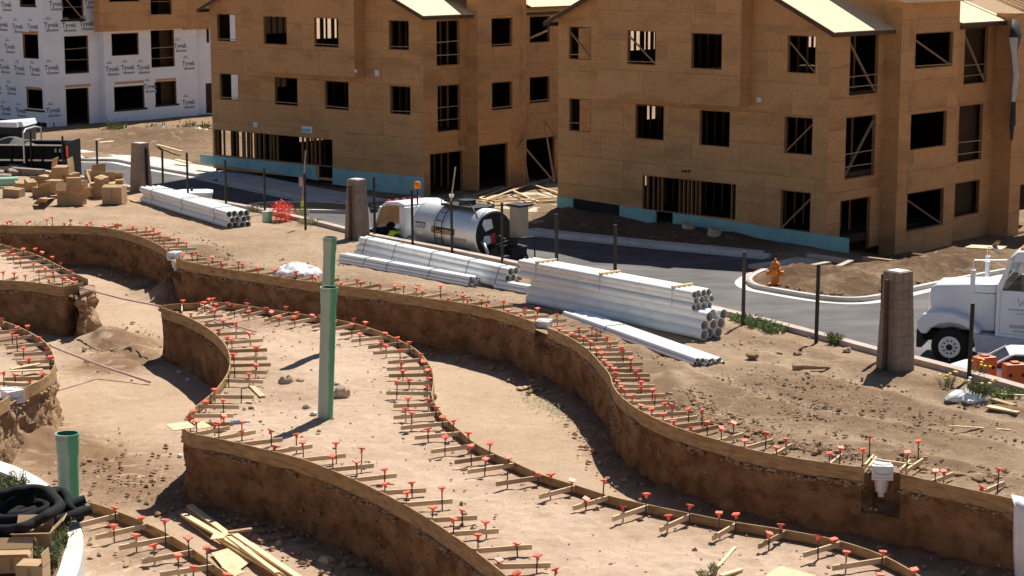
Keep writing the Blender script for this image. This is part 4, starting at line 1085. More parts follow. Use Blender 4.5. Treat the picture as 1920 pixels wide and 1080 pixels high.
back_walls(BM_, cM, lM, rM, LM, 15, ZS, zeM, [(12.0, 12.8, l3 + .9, l3 + 1.9)], [(1.25, 2.5, l3 + .5, zeM - .5), (3.0, 5.6, l3 + 1.0, zeM - .3), (6.2, 9.4, l3 + .6, zeM - .3), (1.25, 2.4, l2 + .7, l3 - .6), (3.6, 5.2, l2 + 1.2, l3 - .5), (.5, 1.3, ZS + .6, l2 - .6), (1.7, 2.9, ZS + .6, l2 - .6), (6.0, 8.5, ZS + 1.2, l2 - .6)])
for zA, zB_ in ((ZS + .15, l2 - .3), (l2, l3 - .3), (l3, zeM - .15)):
    partition(BM_, cM, lM, rM, .8, 4.5, 2.6, zA, zB_); partition(BM_, cM, lM, rM, 6.0, LM - 3.0, 5.0, zA, zB_, .8)
FM = [[(377, 289), (440, 295.5), (440, 313), (377, 306)], [(440, 295.5), (520, 304), (520, 325), (440, 313)], [(520, 304), (591, 311), (598, 338), (520, 325)],
      [(625, 315), (710, 324), (710, 359), (625, 345)], [(710, 324), (796, 333), (796, 372), (710, 359)]]
for q in FM: quad_sheet(BM_, 'foam_panel', XL, q, 'foam_blue', .002, .06)
tagsheet(BM_, XB, 667, 133, 5, 6); tagsheet(BM_, XL, 707, 137, 8, 11); tagsheet(BM_, XL, 479, 234, 8, 9); t_ = tagsheet(BM_, XL, 576, 243, 19, 12)
for k, du in enumerate((-6, -1, 4)): tagsheet(BM_, XL, 576 + du, 244, 3.4, 5, 'tag_blue', .018)
tagsheet(BM_, XL, 598, 24.5, 16, 1.2)

# ---- wrapped building -------------------------------------------------------------------------------------------
lW, rW = frame_dirs(40.5); cW = G(88, 240, ZS).xy
ZL = Wall(cW, lW, -rW); ZR = Wall(cW, rW, lW)
BW = empty('unfinished_building', (cW.x, cW.y, ZS), 'townhouse block on the far left wrapped in white house wrap', 'building', group='buildings under construction')
aW = -16.0; zw = ZL.sz(60, -40)[1]
hW = [ZL.rect(q) for q in ((43, 63, 72, 110), (50, 166, 80, 204), (36, -30, 66, 10))]
zwb = ZL.sz(60, 228)[1]
sheathe(BW, ZL, aW, 0, zwb, zw, hW, 'house_wrap', 30, 2.7, 'house_wrap', .003)
for q in hW: opening(BW, ZL, q)
ZB = ZR.off(1.1); f0 = ZB.sz(187, 30)[0]; f1 = ZB.sz(352, 30)[0]; fz0 = ZB.sz(260, 57)[1]; bayhole = (f0 + .1, f1 - .1, fz0 + .1, 99)
ZR1 = ZR; e1 = ZR1.sz(188, 130)[0]; ZR2 = ZR.off(.02)
hZ = [ZR1.rect(q) for q in ((116, -20, 156, 37), (121, 67, 166, 138), (124, 165, 167, 237))]
sheathe(BW, ZR1, 0, e1, ZS, zw, hZ, 'house_wrap', 30, 2.7, 'house_wrap', .003)
opening(BW, ZR1, hZ[0], (.8, 1.7), '\\'); opening(BW, ZR1, hZ[1], (.9, 1.6)); opening(BW, ZR1, hZ[2], sill=False)
ZR3 = ZR.off(.5); e2 = ZR3.sz(196, 130)[0]; e3 = ZR3.sz(370, 130)[0]
hV = [ZR3.rect(q) for q in ((209, 62, 260, 104), (283, 56, 327, 126), (214, 161, 271, 206), (291, 152, 331, 199))]
sheathe(BW, ZR3, e2, e3, ZS, zw, hV + [bayhole], 'house_wrap', 30, 2.7, 'house_wrap', .003)
opening(BW, ZR3, hV[0]); opening(BW, ZR3, hV[1], (.6, 1.3)); opening(BW, ZR3, hV[2]); opening(BW, ZR3, hV[3])
mb = MB(); ZR3.box(mb, e2, e2 + .02, ZS, zw, -.49, -.022); mb.build('bay_side', 'house_wrap', BW, world=True)
ZR4 = ZR.off(.1); e4 = ZR4.sz(392, 130)[0]; hU = [ZR4.rect((387, 54, 392, 80)), ZR4.rect((386, 156, 400, 212))]
sheathe(BW, ZR4, ZR4.sz(366, 130)[0], e4 + 3, ZS, zw, hU, 'house_wrap', 30, 2.7, 'house_wrap', .003)
# bare sheathed upper bay
ZB = ZR.off(1.1); f0 = ZB.sz(187, 30)[0]; f1 = ZB.sz(352, 30)[0]; fz0 = ZB.sz(260, 57)[1]
hT = [ZB.rect(q) for q in ((282, -8, 322, 28), (204, -25, 261, 4))]
sheathe(BW, ZB, f0, f1, fz0, zw, hT); opening(BW, ZB, hT[0], (.9,)); opening(BW, ZB, hT[1])
mb = MB(); ZB.box(mb, f0, f0 + .02, fz0, zw, -.6, -.022); ZB.box(mb, f1 - .02, f1, fz0, zw, -.6, -.022); ZB.box(mb, f0 + .02, f1 - .02, fz0 + .01, fz0 + .05, -.6, -.15); mb.build('bay_side', 'osb', BW, world=True)
ZB2 = ZR.off(.7); mb = MB(); ZB2.box(mb, f1 + .01, f1 + 3.2, ZB.sz(360, 56)[1], zw, -.25, 0); mb.build('bay_side', 'osb', BW, world=True)
q = [cW - lW * 16.2 - rW * .5, cW + lW * .5 - rW * .5, cW + lW * .5 + rW * 16, cW - lW * 16.2 + rW * 16]
MB().slab([(p.x, p.y) for p in q], zw, zw + .2).build('roof', 'osb_roof', BW, world=True)
floors_inside(BW, cW, lW, rW, 16, 16, [ZS + .15, hW[1][3] + 1.0, hW[0][3] + .9])
back_walls(BW, cW, lW, rW, 16, 16, ZS, zw)
mb = MB(); Wr = Wall(cW + rW * e4, rW, lW); Wr.box(mb, 3, 9, ZS, zw, -.12, -.02); mb.build('side_wall', 'interior_wood', BW, world=True)
mb = MB(); ZL.box(mb, aW, 0, ZS - .2, zwb - .01, -.6, -.5); mb.build('shaded_foundation', 'stub_shade_black', BW, world=True)  # foundation coloured black to paint the unlit void below the wrap
studs(BW, ZL, [ZL.sz(u, 236)[0] for u in (36, 48, 61, 73, 85)], ZS, zwb, -.2, 'lumber_old')
# fixing strips over the lower windows (peeled wrap shows sheathing)
for W, u0, u1, v in ((ZR1, 122, 170, 163), (ZR3, 215, 270, 157), (ZR3, 292, 330, 151), (ZL, 40, 72, 62), (ZL, 48, 78, 165)):
    a0, z0 = W.sz(u0, v); a1, _ = W.sz(u1, v); mb = MB(); W.box(mb, a0, a1, z0 - .06, z0 + .10, .004, .014); mb.build('bare_header', 'osb', BW, world=True)
for W, u0, u1, v in ((ZR3, 214, 276, 207), (ZR3, 291, 336, 198), (ZR1, 114, 160, 38), (ZL, 48, 84, 205), (ZL, 38, 68, 10)):
    a0, z0 = W.sz(u0, v); a1, _ = W.sz(u1, v); mb = MB(); W.box(mb, a0, a1, z0 - .10, z0 + .03, .004, .03); mb.build('sill_flashing', 'cloth_black', BW, world=True)
# printed lettering on the wrap
def text_mesh(body, size, bold=0.0):
    c = bpy.data.curves.new('t', 'FONT'); c.body = body; c.size = size; c.align_x = 'CENTER'; c.offset = bold; c.resolution_u = 2
    o = bpy.data.objects.new('t', c); COL.objects.link(o); dg = bpy.context.evaluated_depsgraph_get(); me = bpy.data.meshes.new_from_object(o.evaluated_get(dg))
    bpy.data.objects.remove(o); return me
def flat_text(mb, me, org, xd, yd, k=1.0):
    mb.add([org + xd * v.co.x * k + yd * v.co.y * k for v in me.vertices], [tuple(p.vertices) for p in me.polygons])
TM = text_mesh('Tyvek', .46, .010)
def printed(W, lst, holes, name='printed_lettering'):
    mb = MB(); bars = MB(); up = Vector((0, 0, 1)); xd = Vector((W.h.x, W.h.y, 0))
    for u, v in lst:
        a, z = u, v
        if any(h[0] - .42 < a < h[1] + .42 and h[2] - .4 < z < h[3] + .25 for h in holes): continue
        o = W.at(a, z, .008); flat_text(mb, TM, o, xd, up)
        W.box(bars, a - .40, a + .55, z - .27, z - .14, .005, .009)
        W.box(bars, a - .45, a + .0, z + .50, z + .56, .005, .008); W.box(bars, a - .38, a - .08, z + .60, z + .65, .005, .008)
    mb.build(name, 'wrap_print', BW, world=True, kind='stuff'); bars.build('printed_bar', 'wrap_bar', BW, world=True, kind='stuff')
def print_grid(W, a0, a1, z0, z1, holes, ds=1.62, dz=1.36):
    row = 0; z = z0 + .55; lst = []
    while z < z1 - .4:
        a = a0 + .55 + (row % 2) * .62 + random.uniform(-.1, .1)
        while a < a1 - .45: lst.append((a, z + random.uniform(-.05, .05))); a += ds
        z += dz; row += 1
    printed(W, lst, holes)
print_grid(ZL, -6.5, 0, zwb, zw, hW); print_grid(ZR1, 0, e1, ZS + .4, zw, hZ, 1.4); print_grid(ZR3, e2, e3, ZS + .3, fz0 - .2, hV, 1.3, 1.3)
# ------------------------------------------------------------------ fence posts, block columns
def post(ub, vb, ut, vt, label, m='black_steel', z=0.0, wd=.075):
    p = G(ub, vb, z); t = AT(ut, vt, p.y); mb = MB()
    mb.beam((p.x, p.y, z - .4), (t.x, p.y, t.z), wd, wd, up=(.5, .86, 0)); mb.beam((t.x, p.y, t.z - .004), (t.x, p.y, t.z + .012), wd * 1.15, wd * 1.15, up=(.5, .86, 0))
    r = MB().beam((p.x, p.y, z - .4), (t.x, p.y, t.z), wd, wd, up=(.5, .86, 0)).build('fence_post', m, None, label=label, cat='fence post', group='steel fence posts along the kerb', bevel=.006)
    MB().beam((t.x, p.y, t.z + .002), (t.x, p.y, t.z + .016), wd * 1.12, wd * 1.12, up=(.5, .86, 0)).build('post_cap', m, r, world=True)
    return p, t
for ub, vb, ut, vt, lb in ((59, 318, 57, 245, 'black steel fence post before the asphalt load of the dump trailer'), (183, 330, 181, 264, 'dark fence post left of the left block column'), (118, 322, 117, 256, 'black fence post before the rear end of the dump trailer'),
                           (306, 366, 304, 283, 'dark fence post just right of the left block column'), (353, 380, 350, 287, 'dark fence post beside the white tank lid'),
                           (424, 392, 422, 301, 'dark fence post behind the left pipe stack'), (497, 401, 495, 316, 'dark fence post standing by the green bucket'), (573, 430, 571, 326, 'black fence post just left of the middle block column with a lath beside it'),
                           (703, 446, 701, 332, 'black fence post just right of the middle block column'), (774, 463, 772, 356, 'black fence post in front of the tanker cab'), (848, 478, 846, 372, 'black fence post in front of the tank lettering'),
                           (942, 496, 941, 381, 'thin dark fence post in front of the tanker pump'), (1044, 517, 1043, 402, 'dark fence post at the left corner of the right building'),
                           (1153, 541, 1154, 422, 'dark fence post standing behind the biggest pipe stack'), (1393, 610, 1396, 473, 'black fence post right of the biggest pipe stack'),
                           (1530, 643, 1535, 497, 'black fence post left of the right block column'), (1816, 712, 1824, 570, 'black fence post in front of the white truck')):
    post(ub, vb, ut, vt, lb, wd=.07 if ub < 1000 else .085)

def column(ub, vb, ut, vt, wb, wt, rz, label, posts):
    """tapered pier laid of concrete blocks, pinwheel courses"""
    p = G(ub, vb); t = AT(ut, vt, p.y); H = t.z; c = empty('block_column', (p.x, p.y, 0), label, 'block column', rz, 'tapered block columns along the kerb')
    nC = int(round(H / .235)); ch = H / nC
    mb = MB(); q = lambda w_, z: [(-w_ / 2, -w_ / 2, z), (w_ / 2, -w_ / 2, z), (w_ / 2, w_ / 2, z), (-w_ / 2, w_ / 2, z)]
    mb.hexa(q(wb - .03, -.3) + q(wt - .03, H - .01)); mb.build('mortar_core', 'mortar', c)
    for k in range(nC):
        z0, z1 = k * ch + .004, (k + 1) * ch - .004
        w0, w1 = wb + (wt - wb) * k / nC, wb + (wt - wb) * (k + 1) / nC; a0, a1 = w0 / 2, w1 / 2; bt = .14
        if k == 0: z0 = -.25
        for rot in range(4):
            M4 = Matrix.Rotation(math.pi / 2 * rot, 3, 'Z'); off = (.18 if k % 2 else -.18)
            # each face: two blocks split off-centre, alternating per course
            cut_ = off * w0
            ends0 = (-a0, cut_, a0 - bt - .008); ends1 = (-a1, cut_, a1 - bt - .008)
            for j in range(2):
                x0, x1, X0, X1 = ends0[j] + (.004 if j else 0), ends0[j + 1] - .004, ends1[j] + (.004 if j else 0), ends1[j + 1] - .004
                o = random.uniform(-.003, .003)
                pts = [(x0, -a0 + o, z0), (x1, -a0 + o, z0), (x1, -a0 + bt, z0), (x0, -a0 + bt, z0), (X0, -a1 + o, z1), (X1, -a1 + o, z1), (X1, -a1 + bt, z1), (X0, -a1 + bt, z1)]
                MB().hexa([M4 @ Vector(v) for v in pts]).build('block', 'block', c)
    mb = MB(); mb.hexa(q(wt - .06, H - .012) + q(wt - .10, H + .02)); mb.build('mortar_cap', 'concrete_white', c)
    for (dx, dy, m_) in posts:
        o = MB().beam((dx, dy, -.3), (dx * .93, dy, H - .12 * 1.5), .09, .09, up=(0, 1, 0)).build('steel_post', m_, c, bevel=.006)
    return c
column(265, 358, 263, 268, .68, .52, R(-38), 'tapered grey block column at the left beside the street', [(.39, .02, 'black_steel')])
column(670, 448, 667, 336, .66, .49, R(-38), 'tapered block column in the middle in front of the tanker cab', [(.03, -.39, 'rust_steel'), (-.38, .1, 'rust_steel')])
column(1678, 694, 1684, 508, .68, .51, R(-52), 'tapered block column at the right in front of the white truck', [(.0, -.40, 'rust_steel')])
p = G(1653, 676); t = AT(1656, 514, p.y)
MB().beam((p.x, p.y, -.3), (t.x, p.y, t.z), .09, .07, up=(.5, .86, 0)).build('fence_post', 'black_steel', None, label='dark steel post half hidden at the rear of the right block column', cat='fence post', group='steel fence posts along the kerb', bevel=.006)

# ------------------------------------------------------------------ stacks of white pipe, every pipe a thing
def pipe_mesh(L, r, n=20, bell=False):
    mb = MB(); mb.tube((0, 0, 0), (L, 0, 0), r, n=n, inner=r * .9, inmat=1)
    return mb.mesh('pvc_pipe', ['pvc', 'pvc_in'], 40)
def bell_mesh(r, n=20):
    mb = MB(); mb.tube((-.004, 0, 0), (.22, 0, 0), r * 1.09, n=n, inner=r * 1.002, inmat=1); return mb.mesh('pipe_bell', ['pvc', 'pvc_in'], 40)
def stack(pl, pr, rows, r, label, group, z0=0.0, bells=0, jit=.12, strap_at=(), battens=(), dzl=0.0, strap_label='', cat='pipe'):
    """rows: list (bottom row first) of (count, sideways start in diameters); pl, pr: ground points of the near lower pipe, left and right end"""
    pl, pr = Vector(pl), Vector(pr); d = (pr - pl); L = d.length; d.normalize(); sd = Vector((-d.y, d.x, 0))      # sd points away from the camera
    a = math.atan2(d.y, d.x); me = pipe_mesh(L, r); bm_ = bell_mesh(r) if bells else None; z = z0 + r; made = 0; top = z
    order = {0: 'lowest', len(rows) - 1: 'topmost'}
    for k, (n, s0) in enumerate(rows):
        for j in range(n):
            c = pl + d * random.uniform(-jit, jit) + sd * (r + (s0 + j) * 2.03 * r) + Vector((0, 0, z - pl.z))
            layer = 'in the only layer' if len(rows) == 1 else ('in the lowest layer' if k == 0 else ('in the topmost layer' if k == len(rows) - 1 else 'in a middle layer'))
            pos = ' at the near side' if j == 0 else (' at the far side' if j == n - 1 else '')
            o = put('pvc_pipe', me, loc=c, rz=a, label=f'{label} {layer}{pos}', cat=cat, group=group); made += 1
            if bells and (j + k) % bells == 0: put('pipe_bell', bm_, o, loc=(L - .2, 0, 0))
        top = z; z += r * 1.76
    for s in strap_at:      # dark bands hugging the outside of the stack
        mb = MB(); n0, s0 = rows[0]; nt_, st = rows[-1]
        q = lambda off, zz: pl + d * (L * s) + sd * off + Vector((0, 0, zz - pl.z))
        e = r + .008; pts = []
        for (n, so), zz in zip(rows, [z0 + r + r * 1.76 * k for k in range(len(rows))]): pts.append(q(r + so * 2.03 * r - e, zz))
        c0 = r + st * 2.03 * r
        for t in range(1, 5): aa = math.pi - t * math.pi / 8; pts.append(q(c0 + e * math.cos(aa), top + e * math.sin(aa)))
        c1 = r + (st + nt_ - 1) * 2.03 * r
        for t in range(0, 5): aa = math.pi / 2 - t * math.pi / 8; pts.append(q(c1 + e * math.cos(aa), top + e * math.sin(aa)))
        for (n, so), zz in reversed(list(zip(rows, [z0 + r + r * 1.76 * k for k in range(len(rows))]))): pts.append(q(r + (so + n - 1) * 2.03 * r + e, zz))
        mb.sweep(pts, .009, 5); mb.build('strap', 'strap', None, label=strap_label + (' nearest its left end' if s == min(strap_at) else ' nearest its right end' if s == max(strap_at) else ' between its ends'), cat='strap', group='straps round pipe stacks')
    for s in battens:
        q = lambda off, zz: pl + d * (L * s) + sd * off + Vector((0, 0, zz - pl.z)); nt_, st = rows[-1]
        c0 = r + st * 2.03 * r; c1 = r + (st + nt_ - 1) * 2.03 * r
        mb = MB(); mb.beam(q(c0 - r * 1.0, top + r + .03), q(c1 + r, top + r + .03), .09, .05)
        b = mb.build('batten', 'lumber_new', None, label='tan wooden batten across the top of ' + strap_label + (' nearest its left end' if s == min(battens) else ' nearest its right end' if s == max(battens) else ' halfway along'), cat='batten', group='battens across pipe stacks')
        for off, dn in ((c0 - r * 1.03, -1), (c1 + r * 1.03, -1)):
            mb = MB(); mb.beam(q(off, top + r + .03), q(off, z0 + .05), .03, .008, up=(d.x, d.y, 0)); mb.build('strap', 'strap' if False else 'pvc_in', b, world=True)
    return made, d, sd, L, top
# left stack
stack(G(262, 379), G(425, 429), [(4, 0), (4, .35), (4, 0.05)], .118, 'white pipe of the left stack', 'pipes in the left stack', strap_at=(.14, .5, .86), strap_label='dark band round the left pipe stack', jit=.12)
# middle stack of long pipes
stack(G(664, 480), G(943, 543), [(3, 0), (3, .3), (2, .6)], .12, 'white pipe of the long middle stack', 'pipes in the long middle stack', strap_at=(.06, .27, .52, .76, .95), strap_label='dark band round the long middle pipe stack', jit=.08)
# thin pipes in front of it
stack(G(634, 493), G(878, 538.5), [(5, 0), (5, .5), (3, 1.0)], .056, 'thin pipe before the long middle stack', 'conduits in the middle bundle', strap_at=(.2, .38, .7), strap_label='dark band round the thin conduit bundle', jit=.15)
# short smaller pipes showing between the stacks
stack(G(925, 541), G(985, 552), [(3, 0), (2, .5)], .07, 'short pipe between the long stacks', 'short pipes between the stacks', jit=.1)
# the biggest stack: fat pipes below, slimmer pipes above
made, d4, s4, L4, top4 = stack(G(984, 570), G(1312, 638), [(3, 0), (3, .25), (3, .5)], .138, 'fat white pipe of the biggest stack', 'fat pipes in the biggest stack', jit=.1, bells=3)
pl4 = G(984, 570); r4 = .098; sh = -.45
stack(pl4 + d4 * sh + s4 * .06, pl4 + d4 * (L4 - .42) + s4 * .06, [(4, 0), (4, .45), (4, .05)], r4, 'slimmer pipe on top of the biggest stack', 'slim pipes on the biggest stack', z0=top4 + .11, battens=(.12, .5, .9), strap_label='the biggest pipe stack', jit=.06)
# thin pipes lying in front of the biggest stack
stack(G(1056, 598), G(1306, 688.5), [(7, 0), (6, .5)], .054, 'thin pipe before the biggest stack', 'conduits in the right bundle', strap_at=(.33,), strap_label='dark band round the right conduit bundle', jit=.16)

# ------------------------------------------------------------------ upright green sewer pipes
def green_pipe(ub, vb, ut, vt, dia_px, label, zb=0.0):
    p = G(ub, vb, zb); t = AT(ut, vt, p.y); zc = p.y * cp + (CAM_H - 1.5) * sp; r = dia_px * zc / FPX / 2; H = t.z - zb; lean = math.atan2(t.x - p.x, H)
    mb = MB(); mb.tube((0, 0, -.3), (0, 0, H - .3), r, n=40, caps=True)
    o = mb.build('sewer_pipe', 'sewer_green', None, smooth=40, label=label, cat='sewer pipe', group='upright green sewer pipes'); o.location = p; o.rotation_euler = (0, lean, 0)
    mb = MB(); n = 40
    prof = [(r * 1.002, H - .42), (r * 1.09, H - .32), (r * 1.09, H - .14), (r * 1.14, H - .13), (r * 1.15, H - .09), (r * 1.11, H - .07), (r * 1.11, H - .02), (r * 1.16, H - .015), (r * 1.16, H), (r * 1.02, H)]
    vs = []; 
    for q, z in prof: vs += [(q * math.cos(2 * math.pi * i / n), q * math.sin(2 * math.pi * i / n), z) for i in range(n)]
    mb.add(vs, [(k * n + i, k * n + (i + 1) % n, (k + 1) * n + (i + 1) % n, (k + 1) * n + i) for k in range(len(prof) - 1) for i in range(n)])
    mb.mark(1); b = len(prof) - 1
    vs2 = vs[b * n:] + [(r * 1.0 * math.cos(2 * math.pi * i / n), r * 1.0 * math.sin(2 * math.pi * i / n), H - .30) for i in range(n)]
    mb.add(vs2, [(i, (i + 1) % n, n + (i + 1) % n, n + i) for i in range(n)])
    mb.build('bell_end', ['sewer_green', 'sewer_green_in'], o, smooth=40)
    return o
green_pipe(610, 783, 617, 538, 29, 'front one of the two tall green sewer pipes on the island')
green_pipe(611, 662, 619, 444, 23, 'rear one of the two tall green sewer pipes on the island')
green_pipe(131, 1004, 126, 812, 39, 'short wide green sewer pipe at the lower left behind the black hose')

# ------------------------------------------------------------------ vehicles (built in local metres: x forward, y left, z up)
def wheel(parent, x, y, r, wd, hub_m='alloy', side=-1, holes=10):
    mb = MB(); mb.lathe((x, y, r), [(r * .55, -wd / 2), (r * .93, -wd / 2), (r, -wd * .32), (r, wd * .32), (r * .93, wd / 2), (r * .55, wd / 2)], 28, 'Y')
    t = mb.build('wheel', 'tyre', parent, smooth=35)
    mb = MB(); yo = y + side * (wd / 2 + .022)
    mb.lathe((x, yo, r), [(r * .56, -.03), (r * .58, .012), (r * .50, .02), (r * .46, -.02), (r * .22, -.01), (r * .20, .03), (r * .02, .035)] if side < 0 else [(r * .02, -.035), (r * .20, -.03), (r * .22, .01), (r * .46, .02), (r * .50, -.02), (r * .58, -.012), (r * .56, .03)], 28, 'Y')
    h = mb.build('rim', hub_m, t, smooth=35)
    mb = MB(); mb.tube((x, yo + side * .0, r), (x, yo + side * .05, r), r * .17, n=16); mb.build('hub', 'machine_black', t)
    mb = MB()
    for k in range(holes):
        a = 2 * math.pi * k / holes; mb.tube((x + r * .34 * math.cos(a), yo + side * .004, r + r * .34 * math.sin(a)), (x + r * .34 * math.cos(a), yo + side * .016, r + r * .34 * math.sin(a)), r * .05, n=8)
    mb.build('wheel_nut', 'machine_black', t, kind='stuff')
    return t
def text_part(body, size, org, xd, yd, m, parent, name='lettering', bold=.0):
    me = text_mesh(body, size, bold); mb = MB(); flat_text(mb, me, Vector(org), Vector(xd), Vector(yd)); return mb.build(name, m, parent)

# tanker truck: heading away to the left along the street, we see its left flank and its rear
hd = Vector((-.66, .75)).normalized(); rzT = math.atan2(hd.y, hd.x)
rear = AT(925, 425, 69.8)
TK = empty('tanker_truck', (rear.x, rear.y, ZS), 'white tanker truck with a shiny round tank and open cab door on the street', 'truck', rzT)
tz = 1.66; tr = .88; tl = 3.5
mb = MB(); mb.lathe((0, 0, tz), [(tr * .5, -.05), (tr * .93, -.04), (tr, .02), (tr, tl - .02), (tr * .93, tl + .04), (tr * .4, tl + .06)], 48, 'X'); mb.build('tank', 'tank_steel', TK, smooth=35)
for x in (.05, 1.35, 2.4, tl - .1): mb = MB(); mb.tube((x - .03, 0, tz), (x + .03, 0, tz), tr + .012, n=48, inner=tr - .01); mb.build('tank_band', 'tank_steel', TK, smooth=35)
mb = MB(); mb.lathe((-.062, 0, tz), [(.02, -.02), (tr * .9, -.015), (tr * .96, .03)], 48, 'X'); mb.build('tank_end', 'machine_black', TK, smooth=35)
for (yy, zz, sy, sz_, m_, nm) in ((.34, .36, .5, .42, 'decal_white', 'end_patch'), (.36, -.18, .36, .34, 'decal_white', 'end_patch'), (.08, -.14, .24, .40, 'decal_red', 'end_patch')):  # white and red patches laid flat on the black tank end
    mb = MB(); mb.slab([(-.085, 0), (-.083, 0)], 0, 0) if False else None
    pts = [(yy - sy / 2, zz - sz_ * .28), (yy + sy * .2, zz - sz_ / 2), (yy + sy / 2, zz + sz_ * .1), (yy + sy * .36, zz + sz_ / 2), (yy - sy * .34, zz + sz_ / 2)]
    vs = [(-.098, a, tz + b) for a, b in pts] + [(-.088, a, tz + b) for a, b in pts]; n = 5
    mb.add(vs, [tuple(range(n)), tuple(range(2 * n - 1, n - 1, -1))] + [((i + 1) % n, i, n + i, n + (i + 1) % n) for i in range(n)]); mb.build(nm, m_, TK)
# decals follow the flank: left side is +y
def flank(ang, o=.02): return (tr + o) * math.cos(ang), tz + (tr + o) * math.sin(ang)
def decal(x0, x1, a0, a1, m, name, o=.006):
    mb = MB(); vs = []
    for k in range(5):
        y, z = flank(a0 + (a1 - a0) * k / 4, o); vs += [(x0, y, z), (x1, y, z)]
    mb.add(vs, [(2 * k, 2 * k + 1, 2 * k + 3, 2 * k + 2) for k in range(4)]); return mb.build(name, m, TK)
decal(2.75, 3.3, .02, .24, 'decal_black', 'name_plate', .014); decal(1.1, 2.35, -.10, .16, 'decal_black', 'name_plate', .014)
y0, z0 = flank(.06, .03); text_part('ROSCO', .17, (3.02, y0 + .004, z0), (-1, 0, 0), (0, -.12, .99), 'decal_white', TK, bold=.008)
y0, z0 = flank(-.06, .03); text_part('Maximizer', .27, (1.72, y0 + .006, z0), (-1, 0, 0), (0, -.02, 1), 'decal_gold', TK, bold=.008)
decal(2.85, 3.25, -.28, -.12, 'decal_white', 'notice_label', .012); decal(.5, 1.3, -.30, -.16, 'tan_panel', 'notice_label', .012)
# top walkway, ladder, hatch
mb = MB(); mb.bb((.5, -.5, tz + tr - .03), (2.3, .5, tz + tr + .05)); mb.build('walkway', 'machine_black', TK, bevel=.01)
mb = MB(); mb.tube((1.4, 0, tz + tr + .05), (1.4, 0, tz + tr + .22), .3, n=20); mb.build('hatch', 'machine_black', TK, smooth=30)
mb = MB()
for (a, b) in (((.55, .5), (2.25, .5)), ((.55, -.5), (2.25, -.5))): mb.sweep([(a[0], a[1], tz + tr + .05), (a[0], a[1], tz + tr + .2), (b[0], b[1], tz + tr + .2), (b[0], b[1], tz + tr + .05)], .018, 6)
mb.build('hand_rail', 'machine_black', TK)
lad = MB()
for x in (1.75, 2.15):
    lad.sweep([(x, (tr + .07) * math.cos(a), tz + (tr + .07) * math.sin(a)) for a in (1.3, 1.0, .7, .35, 0, -.3, -.5)], .018, 6)
for a in (1.1, .75, .4, .05, -.3): y, z = flank(a, .07); lad.tube((1.75, y, z), (2.15, y, z), .016, n=6)
lad.build('ladder', 'machine_black', TK)
# chassis, rear pump gear
for y in (-.42, .42): mb = MB(); mb.bb((-1.3, y - .05, .72), (6.6, y + .05, .95)); mb.build('chassis_rail', 'machine_black', TK)
for y in (-.5, .5): mb = MB(); mb.bb((.3, y * .9 - .05, .95), (3.3, y * .9 + .05, 1.1)); mb.build('tank_saddle', 'machine_black', TK)
mb = MB(); mb.bb((-1.25, -1.0, .55), (-.25, 1.0, .72)); mb.build('rear_platform', 'machine_black', TK, bevel=.01)
mb = MB(); mb.bb((-.85, -.9, 1.55), (-.35, -.45, 2.66)); mb.build('burner_cabinet', 'tan_panel', TK, bevel=.015)
mb = MB(); mb.bb((-.95, -.98, 2.662), (-.25, -.37, 2.74)); mb.build('cabinet_lid', 'machine_black', TK, bevel=.01)
mb = MB(); mb.bb((-1.1, -.6, .72), (-.4, .1, 1.3)); mb.tube((-.7, .1, 1.05), (-.7, .55, 1.05), .24, n=16); mb.tube((-.95, -.2, 1.3), (-.95, -.2, 1.62), .08, n=10); mb.tube((-.6, -.35, 1.3), (-.6, -.35, 1.55), .14, n=10); mb.build('pump_engine', 'machine_black', TK, smooth=30)
mb = MB(); mb.sweep([(-.1, .62, tz - .2), (-.35, .72, tz - .25), (-.6, .78, tz - .5), (-.65, .8, .9), (-.62, .82, .6)], .055, 8); mb.build('grey_hose', 'alloy', TK, smooth=50)
mb = MB(); mb.sweep([(-.5, .4, 1.6), (-.9, .5, 1.75), (-1.2, .2, 1.5), (-1.28, -.4, 1.1), (-1.25, -.6, .75)], .03, 8); mb.sweep([(-.4, -.1, 1.35), (-.8, .2, 1.6), (-1.15, .55, 1.4), (-1.2, .75, .9)], .03, 8); mb.build('hose', 'machine_black', TK, smooth=50)
mb = MB(); mb.sweep([(-1.2, .9, .7), (-1.2, .9, 1.5), (-1.15, .2, 1.62), (-1.15, -.9, 1.62), (-1.2, -.9, .7)], .03, 8); mb.build('guard_frame', 'machine_black', TK, smooth=50)
mb = MB(); mb.sweep([(1.2, .45, tz + tr + .12), (.5, .6, tz + tr + .14), (.1, .7, tz + .75), (.02, .72, tz + .62)], .03, 8); mb.build('spray_wand', 'machine_black', TK, smooth=50)
mb = MB(); mb.bb((-1.5, -1.25, .38), (-1.3, 1.25, .56)); mb.build('spray_bar', 'machine_black', TK)
mb = MB(); mb.bb((-1.62, .62, .3), (-1.40, .95, 1.15)); mb.build('side_board', 'machine_black', TK)
for x in (1.0, 2.2):
    for y, sd_ in ((1.0, 1), (-1.0, -1)): wheel(TK, x, y, .5, .5, 'alloy', sd_)
for y, sd_ in ((1.0, 1), (-1.0, -1)): wheel(TK, 5.1, y, .5, .3, 'alloy', sd_)
for y in (1.0, -1.0):
    mb = MB(); pr_ = [(.3, .95), (.5, 1.14), (2.7, 1.14), (2.9, .95), (2.86, .93), (2.68, 1.1), (.52, 1.1), (.34, .93)]; mb.prism(pr_, y - .28, y + .28); mb.build('mudguard', 'machine_black', TK)
CX = empty('cab_frame_tmp', (0, 0, 0), None, None)
